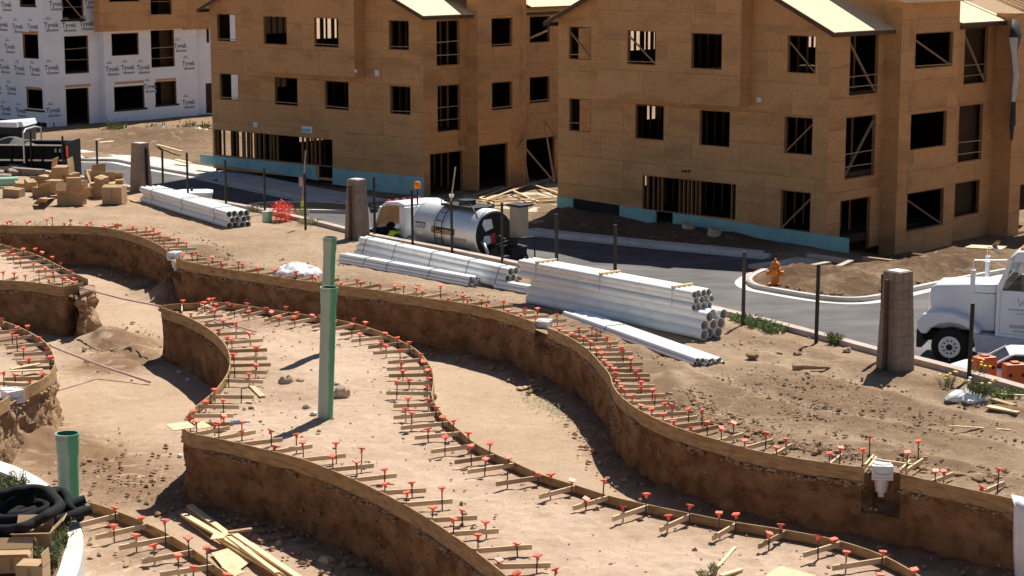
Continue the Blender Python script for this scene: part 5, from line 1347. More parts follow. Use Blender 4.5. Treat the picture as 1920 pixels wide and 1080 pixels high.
# cab with real openings: roof, pillars, back, floor, hood
cw = .99
mb = MB(); pr_ = [(4.62, 2.62), (4.66, 2.74), (5.0, 2.80), (5.75, 2.74), (6.02, 2.56), (5.98, 2.52), (5.7, 2.66), (4.7, 2.66)]; mb.prism(pr_, -cw * .96, cw * .96); mb.build('cab_roof', 'truck_white', TK, smooth=40, bevel=.03)
mb = MB(); mb.bb((4.58, -cw, .95), (4.66, cw, 2.64)); mb.build('cab_rear', 'truck_white', TK, bevel=.02)
for y in (cw - .03, -cw + .03):
    mb = MB(); mb.bb((4.662, y - .03, .95), (4.88, y + .03, 2.655)); mb.build('cab_side', 'truck_white', TK, bevel=.01); mb = MB(); mb.beam((6.0, y, 2.54), (6.42, y, 1.72), .06, .09, up=(0, 1, 0)); mb.beam((6.42, y, 1.74), (6.42, y, .9), .06, .12, up=(0, 1, 0)); mb.build('cab_pillar', 'truck_white', TK, bevel=.01)
mb = MB(); mb.bb((5.0, -cw + .001, .9), (6.4, -cw + .06, 1.7)); mb.build('door', 'truck_white', TK)
mb = MB(); mb.bb((4.7, -cw + .06, .85), (6.5, cw - .06, .95)); mb.bb((4.75, -.9, .95), (5.2, -.1, 1.4)); mb.bb((4.75, .12, .95), (5.2, .9, 1.4)); mb.bb((4.70, -.9, 1.4), (4.85, -.1, 2.1)); mb.bb((4.70, .12, 1.4), (4.85, .9, 2.1)); mb.bb((6.2, -cw + .08, .95), (6.44, cw - .08, 1.75)); mb.build('cab_interior', 'machine_black', TK)
mb = MB(); mb.lathe((6.02, .5, 1.72), [(.19, -.015), (.22, -.015), (.22, .015), (.19, .015)], 20, 'X'); mb.build('steering_wheel', 'machine_black', TK)
mb = MB(); mb.add([(6.03, -.98, 2.53), (6.03, .98, 2.53), (6.43, .98, 1.75), (6.43, -.98, 1.75)], [(0, 1, 2, 3)]); mb.build('windscreen', 'clear_glass', TK)
pr_ = [(6.46, .75), (6.46, 1.70), (7.5, 1.52), (7.78, 1.36), (7.85, .75)]; mb = MB(); mb.prism(pr_, -.95, .95); mb.build('hood', 'truck_white', TK, smooth=40, bevel=.06)
mb = MB(); mb.bb((7.86, -1.1, .45), (8.0, 1.1, .75)); mb.build('bumper', 'chrome', TK, bevel=.02)
# open left door, swung forward
hx, hy = 6.42, cw; oa = R(62); dd = Vector((-math.cos(oa), math.sin(oa), 0))
def dp(t, z): return (hx + dd.x * t, hy + dd.y * t, z)
dm = MB(); th = .06
for (t0, za, t1, zb_, wd) in ((0, 1.72, .5, 2.50, .08), (.5, 2.50, 1.12, 2.54, .08), (1.14, 2.56, 1.20, .9, .09), (0.02, .9, .02, 1.75, .08)): dm.beam(dp(t0, za), dp(t1, zb_), wd, th, up=(dd.x, dd.y, .01))
dr_ = dm.build('door', 'truck_white', TK)
mb = MB(); mb.hexa([dp(.02, .9), dp(1.18, .9), tuple(Vector(dp(1.18, .9)) + Vector((dd.y, -dd.x, 0)) * -.06), tuple(Vector(dp(.02, .9)) + Vector((dd.y, -dd.x, 0)) * -.06), dp(.02, 1.7), dp(1.18, 1.7), tuple(Vector(dp(1.18, 1.7)) + Vector((dd.y, -dd.x, 0)) * -.06), tuple(Vector(dp(.02, 1.7)) + Vector((dd.y, -dd.x, 0)) * -.06)])
mb.build('door_panel', 'machine_black', dr_)
mb = MB(); mb.box((hx + .25, hy + .55, 1.75), (.12, .22, .42), rz=.3); mb.build('mirror', 'truck_white', TK, bevel=.02)
for y in (-.7, -.35, 0, .35, .7): mb = MB(); mb.box((5.85, y, 2.76), (.12, .08, .05)); mb.build('marker_lamp', 'lamp_red', TK)
mb = MB(); mb.tube((4.62, .35, 2.7), (4.62, .35, 3.28), .03, n=8); bc = mb.build('beacon_post', 'machine_black', TK)
mb = MB(); mb.lathe((4.62, .35, 3.28), [(.10, 0), (.12, .03), (.12, .2), (.09, .25), (.02, .26)], 16); mb.build('beacon', 'lamp_orange', bc, smooth=40)

for o in [o for o in TK.children if o.name.split('.')[0] in ('cab_roof', 'cab_rear', 'cab_side', 'cab_pillar', 'door', 'cab_interior', 'steering_wheel', 'windscreen', 'hood', 'bumper', 'mirror', 'marker_lamp', 'beacon_post')]: o.location.x -= .8; o.location.z -= .32
bpy.data.objects.remove(CX)
# white conventional truck on the right, facing left
fw = AT(1782, 648, 55.6); hd = Vector((-.93, .37)).normalized(); rzK = math.atan2(hd.y, hd.x)
KW = empty('dump_truck', (fw.x, fw.y, ZS), 'white dump truck with a long bonnet entering the picture at the right', 'truck', rzK)
yo = -1.05   # local offset: left flank (+y side faces the camera) sits near y=0.1
def K(x, y, z): return (x, y + yo, z)
wheel(KW, 0, .0, .53, .30, 'decal_white', 1); wheel(KW, 0, -2.1, .53, .30, 'decal_white', -1)
mb = MB(); mb.prism([(.78, .45), (.95, .45), (.95, .98), (.78, .98)], yo - 1.15, yo + 1.18); mb.build('bumper', 'machine_black', KW, bevel=.03)
arch = [(.92, .98), (.95, 1.22), (.80, 1.40), (.45, 1.52), (-.1, 1.50), (-.55, 1.30), (-.85, .98), (-.78, .96), (-.66, .94), (-.50, 1.08), (-.30, 1.18), (0, 1.22), (.32, 1.16), (.55, 1.02), (.66, .86), (.82, .86)]
for s_ in (1, -1):
    mb = MB(); mb.prism(arch, yo + (.72 if s_ > 0 else -1.2), yo + (1.2 if s_ > 0 else -.72)); mb.build('mudguard', 'truck_white', KW, smooth=40, bevel=.05)
hood = [(.62, .95), (.70, 1.9), (.66, 2.10), (.54, 2.2), (-.3, 2.27), (-1.2, 2.34), (-1.2, .95)]
mb = MB(); mb.prism(hood, yo - .72, yo + .72); mb.build('hood', 'truck_white', KW, smooth=40, bevel=.07)
mb = MB(); mb.prism([(.68, 1.0), (.73, 1.0), (.75, 1.92), (.71, 1.95)], yo - .5, yo + .5); mb.build('grille', 'chrome', KW)
# cab
cab = [(-1.22, .82), (-1.22, 2.3), (-1.55, 3.14), (-1.75, 3.30), (-2.95, 3.40), (-3.02, 3.3), (-3.02, .82)]
wn = [(-1.40, 2.34), (-1.66, 3.04), (-2.30, 3.08), (-2.30, 2.20), (-1.45, 2.20)]
# side walls with a window opening: ring of pieces
for s_, y_ in ((1, yo + 1.02), (-1, yo - 1.02)):
    mb = MB(); t0, t1 = (y_ - .05, y_) if s_ > 0 else (y_, y_ + .05)
    mb.prism([(-1.22, .82), (-1.22, 2.2), (-3.02, 2.2), (-3.02, .82)][::-1], t0, t1)
    mb.prism([(-2.30, 2.201), (-2.30, 3.08), (-2.30, 3.36), (-3.0, 3.40), (-3.02, 2.201)][::-1] if False else [(-3.02, 2.201), (-3.02, 3.36), (-2.301, 3.34), (-2.301, 2.201)], t0, t1)
    mb.prism([(-2.30, 3.08), (-2.30, 3.34), (-1.72, 3.29), (-1.55, 3.14), (-1.66, 3.04)][::-1] if False else [(-2.30, 3.06), (-2.30, 3.34), (-1.74, 3.28), (-1.62, 3.02)], t0, t1)
    mb.prism([(-1.62, 3.02), (-1.56, 3.14), (-1.22, 2.30), (-1.22, 2.201), (-1.36, 2.201)], t0, t1)
    c_ = mb.build('cab_side', 'truck_white', KW)
    mb = MB(); yy = y_ - .03 * s_; mb.add([(-1.37, yy, 2.2), (-1.64, yy, 3.03), (-2.3, yy, 3.07), (-2.3, yy, 2.2)], [(0, 1, 2, 3)]); mb.build('side_window', 'clear_glass', KW)
mb = MB(); mb.prism([(-1.52, 3.12), (-1.75, 3.31), (-2.95, 3.43), (-3.05, 3.40), (-3.04, 3.34), (-1.75, 3.25), (-1.58, 3.09)], yo - 1.04, yo + 1.04); mb.build('cab_roof', 'truck_white', KW, smooth=40, bevel=.02)
mb = MB(); mb.bb((-3.02, yo - .96, .82), (-2.97, yo + .96, 3.3)); mb.build('cab_rear', 'truck_white', KW)
mb = MB(); mb.bb((-2.9, yo - .95, .8), (-1.22, yo + .95, .9)); mb.bb((-2.85, yo + .2, .9), (-2.4, yo + .85, 2.35)); mb.bb((-1.5, yo - .95, .9), (-1.23, yo + .95, 2.25)); mb.build('cab_interior', 'machine_black', KW)
mb = MB(); mb.add([(-1.26, yo - .95, 2.32), (-1.26, yo + .95, 2.32), (-1.56, yo + .95, 3.1), (-1.56, yo - .95, 3.1)], [(0, 1, 2, 3)]); mb.build('windscreen', 'clear_glass', KW)
# door outline, crest and small print on the door (unreadable in the photograph: kept as marks)
yd = yo + 1.021
mb = MB()
for (a, b) in (((-1.33, .98), (-1.33, 2.2)), ((-2.36, .98), (-2.36, 3.1)), ((-1.33, .98), (-2.36, .98))): mb.beam((a[0], yd, a[1]), (b[0], yd, b[1]), .018, .008, up=(0, 1, 0))
d_ = mb.build('door_seam', 'truck_dirty', KW)
mb = MB()
for (a, b) in (((-1.80, 2.02), (-1.88, 1.80)), ((-1.88, 1.80), (-1.94, 1.95)), ((-1.94, 1.95), (-2.0, 1.80)), ((-2.0, 1.80), (-2.06, 2.02))): mb.beam((a[0], yd + .004, a[1]), (b[0], yd + .004, b[1]), .03, .006, up=(0, 1, 0))
mb.build('door_crest', 'cloth_grey', KW)
for (x0, x1, z_, t_) in ((-1.55, -2.25, 1.66, .05), (-1.75, -2.05, 1.56, .03), (-1.6, -2.25, 1.16, .09), (-1.7, -2.1, 1.05, .05)): mb = MB(); mb.bb((x0, yd, z_), (x1, yd + .005, z_ + t_)); mb.build('door_print', 'cloth_grey', KW)
mb = MB(); mb.box((-2.2, yd + .02, 1.35 + .6), (.16, .03, .04)); mb.build('door_handle', 'chrome', KW)
# mirrors and brackets, roof lamps
mb = MB(); mb.sweep([(-1.0, yo + 1.0, 3.02), (-.6, yo + 1.32, 3.06), (-.6, yo + 1.32, 2.15), (-1.2, yo + 1.0, 2.1)], .018, 6); mb.sweep([(-1.45, yo + .9, 3.05), (-.62, yo + 1.32, 3.06)], .018, 6); mr = mb.build('mirror_bracket', 'chrome', KW)
mb = MB(); mb.bb((-.66, yo + 1.24, 2.2), (-.54, yo + 1.44, 2.8)); mb.build('mirror', 'truck_white', mr, bevel=.02)
mb = MB(); mb.sweep([(-1.0, yo - 1.0, 3.02), (-.6, yo - 1.32, 3.06), (-.6, yo - 1.32, 2.15)], .018, 6); mr = mb.build('mirror_bracket', 'chrome', KW)
mb = MB(); mb.bb((-.66, yo - 1.44, 2.2), (-.54, yo - 1.24, 2.8)); mb.build('mirror', 'truck_white', mr, bevel=.02)
for y in (-.6, -.3, 0, .3, .6): mb = MB(); mb.box((-1.85, yo + y, 3.36), (.14, .09, .07)); mb.build('marker_lamp', 'lamp_orange' if y else 'chrome', KW)
mb = MB(); mb.bb((-2.5, yo + .1, 3.38), (-2.1, yo + .5, 3.5)); mb.tube((-2.7, yo + .6, 3.4), (-2.7, yo + .6, 3.58), .05, n=10); mb.build('air_horn', 'chrome', KW, bevel=.01)
# lower skirt, tank, step, lamp
mb = MB(); mb.prism([(-.72, .42), (-.60, .95), (-3.05, .80), (-3.05, .42)], yo + .62, yo + 1.12); mb.build('step_skirt', 'truck_dirty', KW, bevel=.03)
mb = MB(); mb.tube((-3.08, yo + .82, .72), (-5.0, yo + .82, .72), .33, n=24); mb.build('fuel_tank', 'truck_dirty', KW, smooth=35)
mb = MB(); mb.bb((-2.62, yo + 1.121, .88), (-2.95, yo + 1.15, .97)); mb.build('side_lamp', 'lamp_red', KW)
mb = MB(); mb.bb((-1.9, yo + .7, .3), (-3.0, yo + 1.05, .36)); mb.build('step', 'alloy', KW)
for y in (-.42, .42): mb = MB(); mb.bb((.8, yo + y - .05, .55), (-7.5, yo + y + .05, .8)); mb.build('chassis_rail', 'machine_black', KW)
mb = MB(); mb.tube((-3.2, yo + .75, .9), (-3.2, yo + .75, 3.3), .085, n=14); mb.build('exhaust_stack', 'chrome', KW, smooth=35)
# dump body with cab guard and hoist strut
mb = MB(); mb.prism([(-3.45, 1.15), (-3.45, 2.75), (-3.55, 2.85), (-8, 2.85), (-8, 1.15)], yo - 1.2, yo + 1.18); mb.build('dump_body', 'machine_black', KW, bevel=.02)
mb = MB(); mb.prism([(-2.75, 3.55), (-2.8, 3.66), (-3.9, 3.52), (-3.9, 3.42)], yo - 1.2, yo + 1.2); mb.build('cab_guard', 'machine_black', KW)
mb = MB(); mb.prism([(-2.95, 3.672), (-3.0, 3.70), (-3.9, 3.56), (-3.9, 3.53)], yo - .9, yo + 1.0); mb.build('tarp_roll', 'truck_white', KW)
mb = MB(); mb.beam((-3.05, yo + 1.1, 3.15), (-4.2, yo + 1.22, 1.9), .10, .07); mb.build('tarp_arm', 'alloy', KW)
for x, in ((-5.6,), (-6.9,)):
    for y, s_ in ((0, 1), (-2.1, -1)): wheel(KW, x, y, .53, .5, 'decal_white', s_)

# black dump trailer with a heap of asphalt at the far left
c0 = AT(148, 272, 96.5); TR = empty('dump_trailer', (c0.x, c0.y, ZS), 'black steel dump trailer heaped with asphalt on the street at the far left', 'trailer', R(180 - 5))
bz0, bz1, wd_ = .95, 2.32, 2.3
L_ = 5.2
for y in (0, wd_): 
    mb = MB(); mb.bb((0, y - .04, bz0), (L_, y + .04, bz1)); mb.build('side_wall', 'trailer_black', TR)
mb = MB(); mb.bb((-.06, -.06, bz0 - .3), (.0, wd_ + .06, bz1 + .14)); mb.build('tailgate', 'trailer_black', TR); mb = MB(); mb.bb((L_, -.04, bz0), (L_ + .06, wd_ + .04, bz1)); mb.build('front_wall', 'trailer_black', TR)
mb = MB(); mb.bb((.0, .04, bz0), (L_, wd_ - .04, bz0 + .08)); mb.build('bed_floor', 'trailer_black', TR)
for y in (-.05, wd_ + .05): mb = MB(); mb.bb((.0, y - .05, bz1 + .002), (L_, y + .05, bz1 + .06)); mb.build('top_rail', 'alloy', TR)
for k in range(7): mb = MB(); x = .25 + k * .75; mb.bb((x, .042 + wd_, bz0), (x + .09, .12 + wd_, bz1)); mb.bb((x, -.12, bz0), (x + .09, -.042, bz1)); mb.build('side_rib', 'trailer_black', TR)
mb = MB(); mb.bb((.0, wd_ + .042, 1.6), (L_, wd_ + .065, 1.68)); mb.build('side_strip', 'alloy', TR)
mb = MB(); mb.bb((.15, wd_ + .042, 2.02), (.45, wd_ + .06, 2.2)); mb.build('number_board', 'cloth_grey', TR)
mb = MB(); mb.bb((-.14, .2, .5), (-.07, wd_ - .2, .62)); mb.bb((-.12, wd_ - .15, 1.8), (-.066, wd_ + .02, 2.3)); mb.build('tail_lamp_bar', 'lamp_red', TR)
n = 18; mb = MB(); vs = []
for j in range(n):
    for i in range(n):
        x, y = .3 + 4.6 * i / (n - 1), .06 + (wd_ - .12) * j / (n - 1); hgt = .55 * math.exp(-((x - 2.9) / 1.1) ** 2 - ((y - 1.2) / .85) ** 2) + .02 * noise.noise((x * 3, y * 3, 0)); vs.append((x, y, bz1 - .28 + hgt * 1.1))
mb.add(vs, [(j * n + i, j * n + i + 1, (j + 1) * n + i + 1, (j + 1) * n + i) for j in range(n - 1) for i in range(n - 1)]); mb.build('asphalt_heap', 'asphalt_load', TR, smooth=60)
mb = MB(); mb.sweep([(1.9, wd_ + .16, 1.5), (1.9, wd_ + .16, 2.95), (2.0, wd_ * .8, 3.05), (2.0, wd_ * .2, 3.05), (1.9, -.16, 2.95), (1.9, -.16, 1.5)], .045, 8); mb.build('tarp_bow', 'alloy', TR, smooth=40)
mb = MB(); mb.tube((2.3, .0, 3.22), (4.6, 2.3, 3.22), .10, n=12); mb.build('tarp_roll', 'white_plastic', TR, smooth=40) if False else MB().tube((2.6, wd_ * .5, 3.20), (L_ + .8, wd_ * .5, 3.26), .14, n=12).build('tarp_roll', 'truck_white', TR, smooth=40)
for x in (1.2, 2.3):
    for y, s_ in ((wd_, 1), (0, -1)): wheel(TR, x, y, .45, .28, 'alloy', s_)
# tractor cab left of it, mostly outside the frame
CB = empty('tractor_cab', (AT(10, 250, 98.5).x, 98.5, ZS), 'dark truck cab at the left picture edge with a white roof deflector', 'truck', R(175))
mb = MB(); mb.prism([(-1.2, .7), (-1.2, 2.9), (1.0, 2.85), (1.5, 1.9), (2.6, 1.7), (2.6, .7)], -1.1, 1.1); mb.build('cab', 'black_steel', CB, bevel=.05)
mb = MB(); mb.prism([(-1.3, 2.92), (-1.2, 3.2), (.6, 3.05), (1.0, 2.92)], -1.05, 1.05); mb.build('roof_deflector', 'truck_white', CB, bevel=.04)
mb = MB(); mb.bb((-.6, 1.101, 1.9), (.6, 1.12, 2.6)); mb.build('side_window', 'dark_glass', CB)
for y, s_ in ((1.0, 1), (-1.0, -1)): wheel(CB, 1.9, y, .5, .3, 'alloy', s_); wheel(CB, -.7, y, .5, .3, 'alloy', s_)

# small white car behind the barricades
cc = AT(1908, 655, 52.2); CR = empty('parked_car', (cc.x, cc.y, ZS), 'white car behind the orange barricades in the lower right', 'car', R(172))
h0 = cc.z - ZS
body = [(-1.6, .3), (-1.65, .6), (-1.5, .72), (.65, .74), (1.3, .66), (1.7, .52), (1.75, .4), (1.7, .28)]
mb = MB(); mb.prism(body, -.82, .82); mb.build('car_body', 'truck_white', CR, smooth=40, bevel=.06)
s = (h0 - .72)
def gh(x, z): return (x, .72 + z * s)
mb = MB(); mb.prism([gh(-1.35, .86), gh(-1.2, 1.0), gh(.12, 1.0), gh(.28, .86)], -.64, .64); mb.build('car_roof', 'truck_white', CR, smooth=40, bevel=.04)
mb = MB(); mb.prism([gh(-1.45, .0), gh(-1.22, .88), gh(.18, .88), gh(.8, .0)], -.62, .62); mb.build('car_windows', 'dark_glass', CR)
for y in (.66, -.66):
    mb = MB(); mb.beam((.86, y, .72), (.22, y * .98, .72 + .9 * s), .05, .07, up=(0, 1, 0)); mb.beam((-.35, y, .72), (-.40, y * .98, .72 + .9 * s), .05, .09, up=(0, 1, 0)); mb.beam((-1.5, y, .72), (-1.25, y * .98, .72 + .9 * s), .05, .12, up=(0, 1, 0)); mb.build('window_pillar', 'truck_white', CR)
for x in (-1.05, 1.25):
    for y, s_ in ((.74, 1), (-.74, -1)): wheel(CR, x, y, .31, .2, 'alloy', s_, 5)
for (u, v, rz_, lb) in ((1846, 668, .35, 'left one of the two orange barricades behind the kerb'), (1903, 681, .15, 'right one of the two orange barricades behind the kerb')):
    p = AT(u, v, 50.6 if u < 1870 else 49.3); h = p.z - ZS
    b = empty('barricade', (p.x, p.y, ZS), lb, 'barricade', rz_, 'orange water filled barricades')
    mb = MB(); mb.prism([(-.42, 0), (-.42, .25), (-.30, h * .55), (-.27, h), (.27, h), (.30, h * .55), (.42, .25), (.42, 0)][::-1] if False else [(-.30, 0), (-.30, h), (.30, h), (.30, 0)], -.16, .16); mb.build('barricade_shell', 'orange_plastic', b, bevel=.05)
    mb = MB(); mb.prism([(-.42, 0), (-.42, .24), (-.31, .34), (.31, .34), (.42, .24), (.42, 0)], -.27, .27); mb.build('barricade_foot', 'orange_plastic', b, bevel=.04)
    for x in (-.17, .17): mb = MB(); mb.tube((x, -.165, h - .28), (x, -.15, h - .28), .05, n=12); mb.build('filler_recess', 'machine_black', b)
    mb = MB(); mb.bb((-.1, -.1, h + .002), (.1, .1, h + .05)); mb.build('filler_cap', 'orange_plastic', b, bevel=.02)
# ------------------------------------------------------------------ things on the street side
def hydrant():
    p = G(1453, 538, ZS + .05); t = AT(1453, 485, p.y); k = (t.z - p.z) / .86
    h = empty('fire_hydrant', p, 'orange fire hydrant on the planted street corner', 'fire hydrant', -.3)
    mb = MB(); mb.lathe((0, 0, 0), [(.16, -.1), (.16, .06), (.13, .07), (.12, .5), (.17, .52), (.17, .57), (.13, .59)], 20); b = mb.build('barrel', 'hydrant_orange', h, smooth=40)
    mb = MB(); mb.lathe((0, 0, 0), [(.135, .592), (.15, .63), (.13, .71), (.08, .77), (.04, .79), (.035, .86), (.01, .865)], 20); mb.build('bonnet', 'hydrant_orange', h, smooth=40)
    for a in (0, math.pi, -math.pi / 2):
        d = Vector((math.cos(a), math.sin(a), 0)); r = .075 if a >= 0 else .1
        mb = MB(); mb.tube(d * .1 + Vector((0, 0, .42)), d * .22 + Vector((0, 0, .42)), r, n=14); mb.tube(d * .22 + Vector((0, 0, .42)), d * .26 + Vector((0, 0, .42)), r * 1.15, n=8); mb.build('nozzle', 'hydrant_orange', h, smooth=40)
    mb = MB(); mb.lathe((0, 0, 0), [(.2, .07), (.2, .11), (.1, .115)], 20); mb.build('flange', 'hydrant_orange', h, smooth=40)
    h.scale = (k, k, k)
hydrant()

def carton(p, size, rz, label, open_=(), tilt=(0, 0), m='cardboard', z=0.0, group='cardboard boxes heaped by the kerb', flap_ang=None):
    """cardboard box: walls with thickness, floor, flaps; open_ lists the flaps that stand open"""
    L, Wd, H = size; b = empty('cardboard_box', (p[0], p[1], z), label, 'cardboard box', rz, group); b.rotation_euler = (tilt[0], tilt[1], rz); t = .012
    mb = MB(); mb.bb((-L / 2, -Wd / 2, 0), (L / 2, -Wd / 2 + t, H)); mb.bb((-L / 2, Wd / 2 - t, 0), (L / 2, Wd / 2, H)); mb.bb((-L / 2, -Wd / 2 + t, 0), (-L / 2 + t, Wd / 2 - t, H)); mb.bb((L / 2 - t, -Wd / 2 + t, 0), (L / 2, Wd / 2 - t, H)); mb.bb((-L / 2 + t, -Wd / 2 + t, .002), (L / 2 - t, Wd / 2 - t, .012))
    mb.build('box_body', m, b)
    fl = {'f': ((0, -Wd / 2, H), (L, 0), -1), 'b': ((0, Wd / 2, H), (L, 0), 1), 'l': ((-L / 2, 0, H), (0, Wd), -1), 'r': ((L / 2, 0, H), (0, Wd), 1)}
    for k, (o, (lx, ly), sg) in fl.items():
        a = (flap_ang or {}).get(k, random.uniform(.9, 2.3)) if k in open_ else random.uniform(-.02, .05)      # 0 = closed flat, pi/2 = upright
        w_ = (Wd if lx else L) * .5; zo = .004 if k in 'fb' else -.012
        if lx: d = Vector((0, -sg * math.cos(a), math.sin(a)))
        else: d = Vector((-sg * math.cos(a), 0, math.sin(a)))
        e = Vector((lx / 2 * .98, 0, 0)) if lx else Vector((0, ly / 2 * .96, 0)); O = Vector(o) + Vector((0, 0, zo)); n_ = d.cross(e).normalized() * .006
        q = [O - e, O + e, O + e + d * w_, O - e + d * w_]; mb = MB(); mb.add([x - n_ for x in q] + [x + n_ for x in q], [(3, 2, 1, 0), (4, 5, 6, 7)] + [(i, (i + 1) % 4, 4 + (i + 1) % 4, 4 + i) for i in range(4)])
        mb.build('flap', m if k not in open_ else m, b)
    mb = MB(); mb.bb((-L / 2 + .1, -.03, H + .014), (L / 2 - .1, .03, H + .016)) if not open_ else mb.bb((-.03, -Wd / 2 - .003, H * .2), (.03, -Wd / 2 - .001, H * .9)); mb.build('tape', 'cardboard_in', b)
    return b
def kpx(z=0.0): pass
def box_px(uL, uR, vT, vB, label, rz=-.35, depth=.8, z=0.0, **kw):
    rz += random.uniform(-.22, .22); kw.setdefault('tilt', (random.uniform(-.07, .07), random.uniform(-.07, .07))); depth = random.uniform(.7, .95)
    um = (uL + uR) / 2; p = G(um, vB, z); zc = p.y * cp + (CAM_H - z) * sp; wpx = (uR - uL) / FPX * zc
    L = wpx / (abs(math.cos(rz)) + depth * abs(math.sin(rz))); D = L * depth
    H = max(.18, ((vB - vT) - D * math.cos(rz) * sp * FPX / zc * 1.0) / (FPX / zc * cp))
    return carton((p.x, p.y + D * .5), (L, D, H), rz, label, z=z, **kw)
BOXES = [  # uL, uR, vT, vB, label, rz, z, extra
    (4, 42, 351, 373, 'low closed cardboard box at the far left of the box heap, near the mint pipe', -.32, 0, {}),
    (41, 68, 337, 360, 'tipped cardboard box beside the low leftmost box', -.9, 0, {'tilt': (.0, .25)}),
    (69, 106, 328, 358, 'closed cardboard box left of centre in the heap, behind another closed box', -.3, 0, {}),
    (84, 117, 336, 364, 'closed cardboard box in front of the left centre of the heap', -.28, 0, {}),
    (110, 147, 322, 358, 'tall cardboard box with a gap between its top flaps in the heap centre', -.35, 0, {'open_': ('f',), 'flap_ang': {'f': .3}}),
    (96, 135, 309, 326, 'topmost cardboard box with raised flaps on the heap', -.2, .95, {'open_': ('l', 'r'), 'flap_ang': {'l': 1.3, 'r': 1.5}}),
    (130, 162, 337, 360, 'closed cardboard box right of the heap centre', -.38, 0, {}),
    (156, 196, 317, 340, 'reddish printed cardboard box at the rear right of the heap', .5, 0, {'open_': ('f',), 'flap_ang': {'f': 1.9}}),
    (166, 214, 338, 372, 'big cardboard box with a tall flap standing up, right side of the heap', .25, 0, {'open_': ('l', 'b'), 'flap_ang': {'l': 1.9, 'b': 1.5}}),
    (191, 234, 347, 383, 'rightmost cardboard box of the heap with bent top flaps', -.25, 0, {'open_': ('f',), 'flap_ang': {'f': .25}}),
    (105, 158, 362, 386, 'low open cardboard box at the front of the heap', -.3, 0, {'open_': ('f', 'l', 'b', 'r'), 'flap_ang': {'f': 2.6, 'l': 1.7, 'b': 1.6, 'r': 2.4}}),
    (58, 92, 349, 371, 'cardboard box standing before the left side of the heap', .5, 0, {'open_': ('f',), 'flap_ang': {'f': 2.5}}),
    (120, 152, 331, 350, 'cardboard box resting on the middle of the heap', .3, .55, {}),
    (176, 204, 330, 350, 'small cardboard box propped on the right of the heap', -.7, .5, {'tilt': (.2, .15)}),
    (50, 80, 330, 345, 'cardboard box at the rear left of the heap', .2, .3, {'tilt': (-.1, .2)}),
    (22, 50, 340, 358, 'cardboard box between the mint pipe and the low leftmost box', .6, 0, {'tilt': (.15, .1)}),
    (88, 116, 320, 338, 'cardboard box on the rear left of the heap under the topmost box', .1, .5, {}),
    (128, 160, 352, 374, 'cardboard box wedged before the heap centre', -.6, 0, {'open_': ('l',), 'flap_ang': {'l': 2.4}}),
    (204, 232, 334, 352, 'cardboard box behind the rightmost box', .3, 0, {'open_': ('b',), 'flap_ang': {'b': 1.2}}),
    (143, 174, 351, 372, 'tilted cardboard box leaning between the front boxes', .4, .05, {'tilt': (.1, -.5)}),
]
for uL, uR, vT, vB, lb, rz, z, kw in BOXES: box_px(uL, uR, vT, vB, lb, rz, z=z, **kw)
def sheet(name, pts, th, m, label, cat, group=None):
    """thin stiff sheet through ground points (x, y, z)"""
    mb = MB(); n = len(pts); P = [Vector(p) for p in pts]
    mb.add(P + [p + Vector((0, 0, th)) for p in P], [tuple(range(n - 1, -1, -1)), tuple(range(n, 2 * n))] + [(i, (i + 1) % n, n + (i + 1) % n, n + i) for i in range(n)])
    return mb.build(name, m, None, label=label, cat=cat, group=group)
def gz(u, v, z): p = G(u, v, z); return (p.x, p.y, p.z)
a, b_, c_, d_, e_, f_ = gz(62, 383, .03), gz(84, 384, .03), gz(98, 380, .03), gz(72, 372, .45), gz(90, 373, .45), gz(104, 371, .03)
mb = MB(); mb.add([a, b_, e_, d_, f_, tuple(Vector(f_) + Vector((-.5, .0, 0)))], [(0, 1, 2, 3), (3, 2, 4, 5)]); o = mb.build('cardboard_sheet', 'cardboard', None, label='flattened cardboard folded like a tent in front of the box heap', cat='cardboard'); o.modifiers.new('s', 'SOLIDIFY').thickness = .012
sheet('cardboard_sheet', [gz(68, 371, .05), gz(86, 372, .05), gz(92, 366, .05), gz(74, 365, .05)], .012, 'cardboard', 'small flat cardboard piece lying before the box heap', 'cardboard')
sheet('cardboard_sheet', [gz(236, 372, .04), gz(256, 380, .04), gz(262, 374, .05), gz(246, 367, .04)], .012, 'cardboard', 'pale flat cardboard scrap beside the left pipe stack', 'cardboard')
# block rubble and mint pipe at the far left
for i, (u, v, rz, dx, dy, dz, ti) in enumerate(((8, 336, .2, .62, .42, .22, .1), (24, 331, .5, .5, .3, .3, .3), (38, 328, -.4, .9, .5, .3, .05), (14, 322, -.3, .8, .5, .22, -.1), (34, 318, .3, .8, .5, .2, .15), (55, 331, -.5, 1.6, .4, .35, 0), (6, 345, .5, .6, .4, .25, .1), (-8, 330, .2, .7, .4, .25, .2))):
    p = G(u, v); mb = MB(); mb.box((0, 0, dz / 2), (dx, dy, dz)); o = mb.build('concrete_block', 'block', None, label=('long grey block slab' if dx > 1.2 else 'loose grey concrete block') + (' behind the mint pipe' if v > 326 else ' at the foot of the dump trailer'), cat='block', group='loose blocks at the far left', bevel=.015); o.location = (p.x, p.y, .0 + (.02 if i % 2 else .0)); o.rotation_euler = (ti, ti * .5, rz)
p, q = G(-30, 352, .0), G(34, 350, .0)
mb = MB(); mb.tube((p.x, p.y, .24), (q.x, q.y, .24), .21, n=24, inner=.19, inmat=1); mb.build('sewer_pipe', ['pipe_mint', 'sewer_green_in'], None, smooth=40, label='mint green pipe lying on the ground at the far left', cat='sewer pipe')
